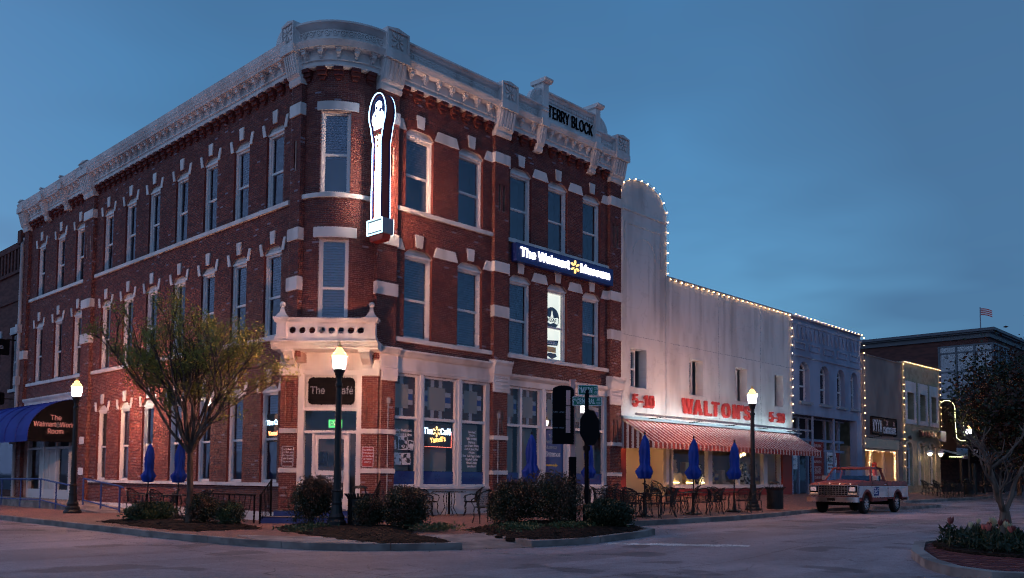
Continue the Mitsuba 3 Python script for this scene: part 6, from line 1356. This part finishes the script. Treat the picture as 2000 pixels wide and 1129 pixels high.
# crape myrtle in the planter at the right
IX, IY = 18.1, 4.75
isl = Polygon([(16.3, 5.95), (15.2, 5.35), (14.5, 4.75), (14.2, 4.1), (14.4, 3.3), (15.2, 2.0), (17, 0.5), (24, -1.5), (27, 2.0), (24, 4.6), (20, 6.1), (17.6, 6.35)])
isl = Polygon([(x + 0.16, y - 0.16) for x, y in isl.exterior.coords]).buffer(0.3).buffer(-0.25)
struct('island_kerb', slab(isl.difference(isl.buffer(-0.2)), -0.3, 0.02, 0.4), 'concrete')
struct('island', slab(isl.buffer(-0.2), -0.3, -0.022, 0.4), 'brick_tone_1')
pv = []
inner, bedp = isl.buffer(-0.215), Point(18.15, 4.25).buffer(1.7, 16).union(sbox(18, 2, 23, 5)).intersection(isl.buffer(-0.25))
ik = 0
for i in range(0, 36):
    for j in range(0, 30):
        u, w_ = 13.9 + i * 0.205 + 0.1 * (j % 2), 1.6 + j * 0.16
        sq = sbox(u, w_, u + 0.197, w_ + 0.152)
        sq = sq.intersection(inner).difference(bedp)
        if sq.geom_type == 'Polygon' and sq.area > 0.002 and (u - 16) ** 2 + (w_ - 4.7) ** 2 < 7: pv.append((u, w_, sq))
pp = ply(box(0, 0.197, 0, 0.152, -0.06, 0.0), 'brick_tone_2')
for u, w_, sq in pv[:300]:
    t_ = r_.integers(5); m_ = pp if sq.area > 0.0298 else ply(xf(extr(sq, 0.06), at(-u, -w_, -0.06)), 'brick_tone_2')
    scene[num('island__brick')] = {**m_, 'bsdf': {'type': 'ref', 'id': f'brick_tone_{t_}'}, 'to_world': T(at(u, w_, float(gz(u, w_)) - 0.012 + r_.uniform(-0.003, 0.003)).tolist())}
struct('flower_bed', slab(bedp, -0.1, 0.03, 0.3), 'mulch')
k = thing('crape_myrtle', 'bare pale branched small tree in the flower bed at the right', 'tree')
r_ = np.random.default_rng(5); z0 = float(gz(IX, IY))
limbs, tips = branchy(r_, (IX, IY, z0), 0.55, 0.5, 3, 0.05, 1.1, (2, 4), [((-0.5, 0.3, 1), 0.8, 0.05), ((0.35, -0.2, 1), 0.85, 0.055), ((-0.1, 0.1, 1), 0.9, 0.06), ((0.2, 0.5, 1), 0.7, 0.04), ((-0.6, 0.0, 0.6), 0.6, 0.03)], 0.72)
part(k, 'trunk', cat([tube([(IX + a, IY + b, z0), (IX + a * 0.8, IY + b * 0.8, z0 + 0.3), (IX + a * 0.3, IY + b * 0.3, z0 + 0.62)], [0.075, 0.065, 0.06], 8) for a, b in ((0.07, 0), (-0.07, 0.05), (0, -0.08))]), 'bark_pale', smooth=50)
part(k, 'limbs', cat([tube(p, rr, 5) for p, rr in limbs]), 'bark_pale')
c = tips[r_.integers(0, len(tips), 900)] + r_.normal(0, 0.04, (900, 3)); part(k, 'crown', leaves(c, len(c), 0.03, r_, 0.2), 'leaf_red', kind='stuff')
# flower bed foliage and tulips
n = 5200; ang, rad = r_.uniform(0, 2 * PI, n), np.sqrt(r_.random(n)) * 1.6
p = np.stack([18.15 + rad * np.cos(ang), 4.3 + rad * np.sin(ang) * 0.95, np.zeros(n)], 1)
p = np.vstack([p, np.stack([r_.uniform(18.5, 22.5, 2500), r_.uniform(2.2, 4.6, 2500), np.zeros(2500)], 1)]); p[:, 2] = gz(p[:, 0], p[:, 1]) + 0.02 + r_.random(len(p)) * 0.22 * (0.4 + meshkit.noise(p * 2.2))
struct('bed_foliage', cat(leaves(p[::2], len(p[::2]), 0.16, r_, 1.0, 0.22), leaves(p[1::2], len(p[1::2]), 0.09, r_, 0.6, 0.5)), 'leaf_dark', label='dense green foliage filling the flower bed', kind='stuff')
def petal(a, tilt):
    """one cupped pointed petal"""
    vs = []
    for i in range(6):
        t = i / 5; r0 = 0.016 + 0.034 * math.sin(min(t * 2.2, 1.5)) - tilt * 0.016 * t * t; h_ = 0.115 * t; hw = [0.25, 0.62, 0.8, 0.72, 0.45, 0.05][i]
        for s_ in (-1, -0.5, 0, 0.5, 1): vs.append((r0 * math.cos(a + s_ * hw) , r0 * math.sin(a + s_ * hw), h_ - 0.006 * s_ * s_ * t))
    i, j = np.meshgrid(np.arange(5), np.arange(4), indexing='ij'); q = np.stack([i * 5 + j, i * 5 + j + 1, (i + 1) * 5 + j + 1, (i + 1) * 5 + j], -1).reshape(-1, 4)
    return np.array(vs), np.vstack([q[:, [0, 1, 2]], q[:, [0, 2, 3]]])


BLOOM = cat([petal(k * 2 * PI / 3, 0.6) for k in range(3)] + [xf(petal(k * 2 * PI / 3 + PI / 3, 0.9), at(0, 0, 0.004, 0, 0.92)) for k in range(3)])
tl_ = []
for i in range(15):
    tl_.append((16.95 + abs(r_.normal(0, 0.55)), 4.75 + r_.normal(0, 0.4), r_.uniform(0.30, 0.46), ['pink', 'cream', 'dark red', 'cream', 'dark red'][i % 5]))
for nm, col in (('pink', 'tulip_pink'), ('cream', 'tulip_white'), ('dark red', 'tulip_dark')):
    row = sorted([t for t in tl_ if t[3] == nm], key=lambda t: (0.63 * t[0] - 0.78 * t[1]) / (0.72 * t[0] + 0.69 * t[1]))
    for q_, (x, y, h_, _) in enumerate(row):
        z0 = float(gz(x, y)); lx, ly_ = r_.normal(0, 0.06, 2)
        k = thing('tulip', f'{nm} tulip in the right flower bed, {("leftmost", "second", "third", "fourth", "fifth", "sixth", "seventh")[q_]} {nm} one from the left', 'flower', f'{nm} tulips in the flower bed')
        part(k, 'stem', tube([(x, y, z0), (x + lx * 0.4, y + ly_ * 0.4, z0 + h_ * 0.6), (x + lx, y + ly_, z0 + h_)], 0.006, 5), 'leaf_ground')
        part(k, 'bloom', xf(BLOOM, at(x + lx, y + ly_, z0 + h_ - 0.01, r_.uniform(0, 6), r_.uniform(0.85, 1.25)) @ M4([1, 0, 0], [0, 1, r_.normal(0, 0.2)], [r_.normal(0, 0.2), 0, 1], [0, 0, 0])), col, smooth=60)
        part(k, 'leaf', leaves(np.repeat([[x, y, z0]], 4, 0), 4, 0.3, r_, 1.4, 0.16), 'leaf_ground')


# dark full trees across the far side street
def full_tree(x, y, h, w, label, seed, m1='leaf_red', m2='leaf_dark', n=26000):
    r_ = np.random.default_rng(seed); k = thing('street_tree', label, 'tree', None); z0 = 0.2
    limbs, tips = branchy(r_, (x, y, z0), h * 0.25, 0.5, 2, 0.1, 1.0, (3, 5), [((math.cos(a) * 0.7, math.sin(a) * 0.7, 1), h * 0.3, 0.1) for a in np.arange(5) * 1.26] + [((0, 0, 1), h * 0.35, 0.12)], 0.7)
    part(k, 'trunk', tube([(x, y, z0), (x, y, z0 + h * 0.27)], [0.16, 0.12], 8), 'bark'); part(k, 'limbs', cat([tube(p, rr, 4) for p, rr in limbs]), 'bark')
    c = tips[r_.integers(0, len(tips), n)] + r_.normal(0, w * 0.11, (n, 3)) * np.array([1, 1, 1.3]) - np.array([0, 0, 0.08 * h]); q_ = meshkit.noise(c * 1.3) > 0.5
    part(k, 'crown', leaves(c[q_], int(q_.sum()), 0.33, r_, 0.1), m1, kind='stuff'); part(k, 'crown', leaves(c[~q_], int((~q_).sum()), 0.33, r_, 0.1), m2, kind='stuff')


full_tree(72.0, 17.9, 11.0, 8.0, 'dark reddish tree before the office block', 3)
full_tree(76.0, 15.6, 11.0, 8.0, 'dark tree at the far right edge', 4)
full_tree(64.0, 13.8, 9.0, 6.5, 'nearer dark tree at the right edge of the street', 6)
full_tree(88.0, 19.5, 7.0, 5.0, 'farther dark tree behind the street trees', 8)
# ------------------------------------------------------------------ pickup truck
PK = thing('pickup_truck', 'old red and white pickup truck parked at the kerb with chrome grille', 'truck')
TM = at(33.95, 15.02, -0.13)
W = 0.99
wheels_x = (0.98, 4.15)


def tp(name, m, matk, parent=PK, smooth=False, **kw): return part(parent, name, xf(m, TM), matk, smooth, **kw)


def sidex(poly, y0, y1): return xf(extr(poly, y1 - y0), M4([1, 0, 0], [0, 0, 1], [0, 1, 0], [0, y0, 0]))   # polygon in (x, z)


def bulge(m):
    v = m[0].copy(); z = v[:, 2]; v[:, 1] *= 1 - 0.05 * np.clip((z - 0.95) / 0.35, 0, 1) ** 2 - 0.03 * np.clip((0.75 - z) / 0.3, 0, 1); return v, m[1]


def fine(m, s=0.12):
    t = trimesh.Trimesh(*m, process=True); v, f = trimesh.remesh.subdivide_to_size(t.vertices, t.faces, s, max_iter=10); return np.array(v), np.array(f)


wells = unary_union([Point(x, 0.40).buffer(0.47, 12) for x in wheels_x])
body = Polygon([(0.14, 0.50), (0.12, 0.62), (0.12, 1.10), (0.16, 1.16), (0.5, 1.21), (1.42, 1.28), (3.12, 1.30), (3.12, 0.52)]).difference(wells)
bedp_ = Polygon([(3.15, 0.56), (3.15, 1.29), (5.32, 1.29), (5.34, 0.62), (5.2, 0.58)]).difference(wells)
b1 = bulge(fine(sidex(body, -W, W), 0.15))
bed_ = trimesh.Trimesh(*sidex(bedp_, -W, W), process=True); hole = trimesh.creation.box((2.0, 1.7, 0.6)); hole.apply_translation((4.24, 0, 1.12))
try: bed_ = tm(trimesh.boolean.difference([bed_, hole], engine='manifold'))
except Exception: bed_ = sidex(bedp_, -W, W)
# hood crown: a rounded raised lid
hood = fine(sidex(Polygon([(0.16, 1.12), (0.18, 1.17), (0.5, 1.225), (1.40, 1.295), (1.40, 1.2)]), -0.80, 0.80), 0.12); hv = hood[0]; hv[:, 2] += 0.045 * (1 - (hv[:, 1] / 0.8) ** 2) * (hv[:, 2] > 1.15)
tp('body', b1, 'truck_red', smooth=30); tp('hood', hood, 'truck_red', smooth=30); tp('bed', bulge(fine(bed_, 0.2)), 'truck_red', smooth=30)
# white lower side panels with chrome edge strip, following the wheel openings
for s in (-1, 1):
    for x0, x1 in ((0.2, 3.11), (3.16, 5.3)):
        pan = sbox(x0, 0.66, x1, 1.06).difference(unary_union([Point(x, 0.40).buffer(0.56, 12) for x in wheels_x]))
        pm = bulge(fine(sidex(pan, -0.004, 0.004), 0.2)); pm[0][:, 1] += s * (W + 0.004)
        tp('side_panel', pm, 'truck_white', label='white lower side panel')
        tr = sbox(x0, 1.06, x1, 1.085).union(sbox(x0, 0.64, x1, 0.66).difference(unary_union([Point(x, 0.40).buffer(0.56, 12) for x in wheels_x])))
        pm = bulge(sidex(tr, -0.008, 0.008)); pm[0][:, 1] += s * (W + 0.004); tp('trim_strip', pm, 'chrome')
    for x in wheels_x:
        lip = Point(x, 0.40).buffer(0.50, 16).difference(Point(x, 0.40).buffer(0.465, 16)).intersection(sbox(0, 0.5, 6, 2))
        pm = sidex(lip, -0.02, 0.02); pm[0][:, 1] += s * W; tp('wheel_lip', pm, 'truck_red')
    tp('rocker', sidex(sbox(1.45, 0.48, 3.1, 0.6), s * 0.93 - 0.02, s * 0.93 + 0.02), 'truck_red')
# cab
def cab_x(z, front): t = (z - 1.28) / 0.52; return (1.46 + 0.44 * t) if front else (3.06 - 0.13 * t)
def cab_y(z): return 0.93 - 0.17 * (z - 1.28) / 0.52
roof_b, roof_t = 1.76, 1.86
rv = []
for z, g_ in ((roof_b, 0.03), (1.80, 0.035), (1.84, -0.02), (roof_t, -0.14)):
    x0, x1, y_ = cab_x(roof_b, True) - g_, cab_x(roof_b, False) + g_, cab_y(roof_b) + g_
    rv += [(x0, -y_, z), (x1, -y_, z), (x1, y_, z), (x0, y_, z), ((x0 + x1) / 2, 0, z + 0.012)]
tp('roof', tm(trimesh.convex.convex_hull(np.array(rv))), 'truck_red', smooth=50)
pil = []
for s in (-1, 1):
    pil += [tube([(cab_x(1.26, True), s * cab_y(1.26), 1.26), (cab_x(1.78, True), s * cab_y(1.78), 1.78)], 0.035, 6), tube([(2.92, s * cab_y(1.26), 1.26), (2.86, s * cab_y(1.78), 1.78)], 0.055, 6), tube([(3.05, s * 0.86, 1.26), (2.94, s * 0.74, 1.78)], 0.05, 6), tube([(1.85, s * cab_y(1.28), 1.28), (1.93, s * cab_y(1.76), 1.74)], 0.012, 5)]
tp('pillar', cat(pil + [box(2.95, 3.06, -0.9, 0.9, 1.26, 1.36)]), 'truck_red')
gl = lambda a, b, c, d: (np.array([a, b, c, d], float), np.array([[0, 1, 2], [0, 2, 3]]))
tp('windshield', gl((1.47, -0.89, 1.30), (1.47, 0.89, 1.30), (1.88, 0.76, 1.77), (1.88, -0.76, 1.77)), 'glass')
tp('rear_window', gl((3.02, -0.75, 1.36), (3.02, 0.75, 1.36), (2.93, 0.68, 1.76), (2.93, -0.68, 1.76)), 'clear_glass')
for s in (-1, 1): tp('side_window', gl((1.52, s * 0.925, 1.30), (2.86, s * 0.925, 1.30), (2.82, s * 0.77, 1.76), (1.9, s * 0.77, 1.76)), 'clear_glass')
tp('bench_seat', cat(box(2.3, 2.85, -0.75, 0.75, 0.9, 1.1), box(2.7, 2.9, -0.75, 0.75, 1.1, 1.5)), 'soft_black'); tp('dashboard', box(1.5, 1.75, -0.85, 0.85, 1.2, 1.3), 'soft_black')
tp('steering_wheel', xf(tm(trimesh.creation.torus(0.19, 0.014, major_sections=20, minor_sections=6)), M4([0.5, 0, 0.86], [0, 1, 0], [-0.86, 0, 0.5], [1.98, -0.38, 1.33])), 'soft_black')
for y0 in (-0.55, 0.2): tp('wiper', tube([(1.46, y0, 1.31), (1.5, y0 + 0.42, 1.335)], 0.009, 5), 'soft_black')
# front: grille with bars, headlamps, bumper
GR = tp('grille', cat([box(0.08, 0.13, -0.99, 0.99, 1.085, 1.12), box(0.08, 0.13, -0.99, 0.99, 0.70, 0.725), box(0.07, 0.13, -0.6, -0.57, 0.72, 1.09), box(0.07, 0.13, 0.57, 0.6, 0.72, 1.09), box(0.08, 0.13, -0.99, -0.965, 0.72, 1.09), box(0.08, 0.13, 0.965, 0.99, 0.72, 1.09)]), 'chrome')
tp('grille_back', box(0.1, 0.125, -0.96, 0.96, 0.72, 1.09), 'soft_black', GR)
for z in (0.79, 0.86, 0.93, 1.0): tp('bar', box(0.075, 0.1, -0.57, 0.57, z, z + 0.018), 'chrome', GR)
for y in np.linspace(-0.46, 0.46, 9): tp('bar', box(0.07, 0.1, y - 0.007, y + 0.007, 0.725, 1.085), 'chrome', GR)
for s in (-1, 1):
    k = tp('headlight', cat(box(0.05, 0.1, s * 0.78 - 0.14, s * 0.78 + 0.14, 0.87, 1.06)), 'chrome')
    tp('lens', box(0.042, 0.05, s * 0.78 - 0.11, s * 0.78 + 0.11, 0.885, 1.045), 'lettering_white', k); tp('rim', cat(box(0.04, 0.055, s * 0.78 - 0.14, s * 0.78 + 0.14, 0.87, 0.885), box(0.04, 0.055, s * 0.78 - 0.14, s * 0.78 + 0.14, 1.045, 1.06)), 'soft_black', k)
    tp('indicator', box(0.07, 0.1, s * 0.78 - 0.17, s * 0.78 + 0.17, 0.745, 0.83), 'cream')
    tp('mirror', cat(box(1.62, 1.74, s * 1.04 - 0.1, s * 1.04 + 0.1, 1.32, 1.5), tube([(1.68, s * 0.92, 1.3), (1.7, s * 1.02, 1.38)], 0.015, 5)), 'chrome')
    tp('door_handle', box(2.75, 2.9, s * 0.985 - 0.02, s * 0.985 + 0.02, 1.13, 1.16), 'chrome')
    tp('door_seam', cat(sidex(sbox(1.50, 0.55, 1.512, 1.27), s * 0.992 - 0.006, s * 0.992 + 0.006), sidex(sbox(3.0, 0.55, 3.012, 1.27), s * 0.992 - 0.006, s * 0.992 + 0.006)), 'soft_black')
tp('hood_lettering', cat([xf(tm(meshkit.text_mesh(c, 0.075, 0.012, True)), M4([0, -1, 0], [0.35, 0, 0.94], [-0.94, 0, 0.35], [0.15, 0.63 - 0.42 * i, 1.125])) for i, c in enumerate('FORD')]), 'chrome')
bp = tm(trimesh.creation.box((0.16, 2.06, 0.2))); bv = fine(bp, 0.12); bv[0][:, 0] += 0.06 * (np.abs(bv[0][:, 1]) / 1.03) ** 6
tp('front_bumper', xf(bv, at(-0.02, 0, 0.56)), 'chrome', smooth=30); tp('number_plate', box(-0.115, -0.105, -0.16, 0.16, 0.51, 0.62), 'soft_black'); tp('rear_bumper', box(5.34, 5.48, -0.95, 0.95, 0.5, 0.66), 'chrome')
tp('tail_light', cat(box(5.32, 5.35, -0.99, -0.9, 0.8, 1.05), box(5.32, 5.35, 0.9, 0.99, 0.8, 1.05)), 'letter_red'); tp('chassis', cat(box(0.3, 5.2, -0.5, -0.38, 0.4, 0.54), box(0.3, 5.2, 0.38, 0.5, 0.4, 0.54), box(1.8, 2.4, -0.3, 0.3, 0.3, 0.5), *[xf(tube([(0, -0.85, 0), (0, 0.85, 0)], 0.07, 8), at(x, 0, 0.38)) for x in wheels_x], box(1.5, 5.2, -0.8, 0.8, 0.54, 0.58)), 'soft_black')
tyre = lathe([(0.22, -0.11), (0.34, -0.115), (0.375, -0.09), (0.385, 0), (0.375, 0.09), (0.34, 0.115), (0.22, 0.11)], 28)
rim = cat(lathe([(0.05, -0.09), (0.20, -0.10), (0.225, -0.115), (0.225, -0.06)], 24), *[xf(box(-0.03, 0.03, 0.09, 0.19, -0.115, -0.09), at(0, 0, 0, t)) for t in np.arange(8) * PI / 4], lathe([(0.02, -0.15), (0.06, -0.14), (0.07, -0.1)], 12))
for x in wheels_x:
    for s in (-1, 1):
        m = M4([1, 0, 0], [0, 0, 1], [0, -s * 1.0 * -1, 0] if False else [0, -s, 0], [x, s * 0.84, 0.385])
        k = tp('wheel', xf(tyre, m), 'rubber', smooth=40); tp('rim', xf(rim, m), 'stucco_grey', k, smooth=40)
k = thing('door_decal', 'square blue magnetic sign on the truck door', 'sign')
dm = lambda m: xf(m, TM @ M4([1, 0, 0], [0, 0, 1], [0, -1, 0], [0, -W - 0.009, 0]))
part(k, 'plate', dm(box(1.62, 2.12, 0.70, 1.05, 0, 0.006)), 'navy'); part(k, 'lettering', dm(cat(*[xf(tm(meshkit.text_mesh(t, 0.055, 0.003, True)), at(1.66, z, 0.006)) for t, z in (('The', .96), ('Walmart', .87), ('Museum', .78))], xf(extr(spark(2.02, 0.95, 0.06), 0.003), at(0, 0, 0.006)))), 'lettering_white')
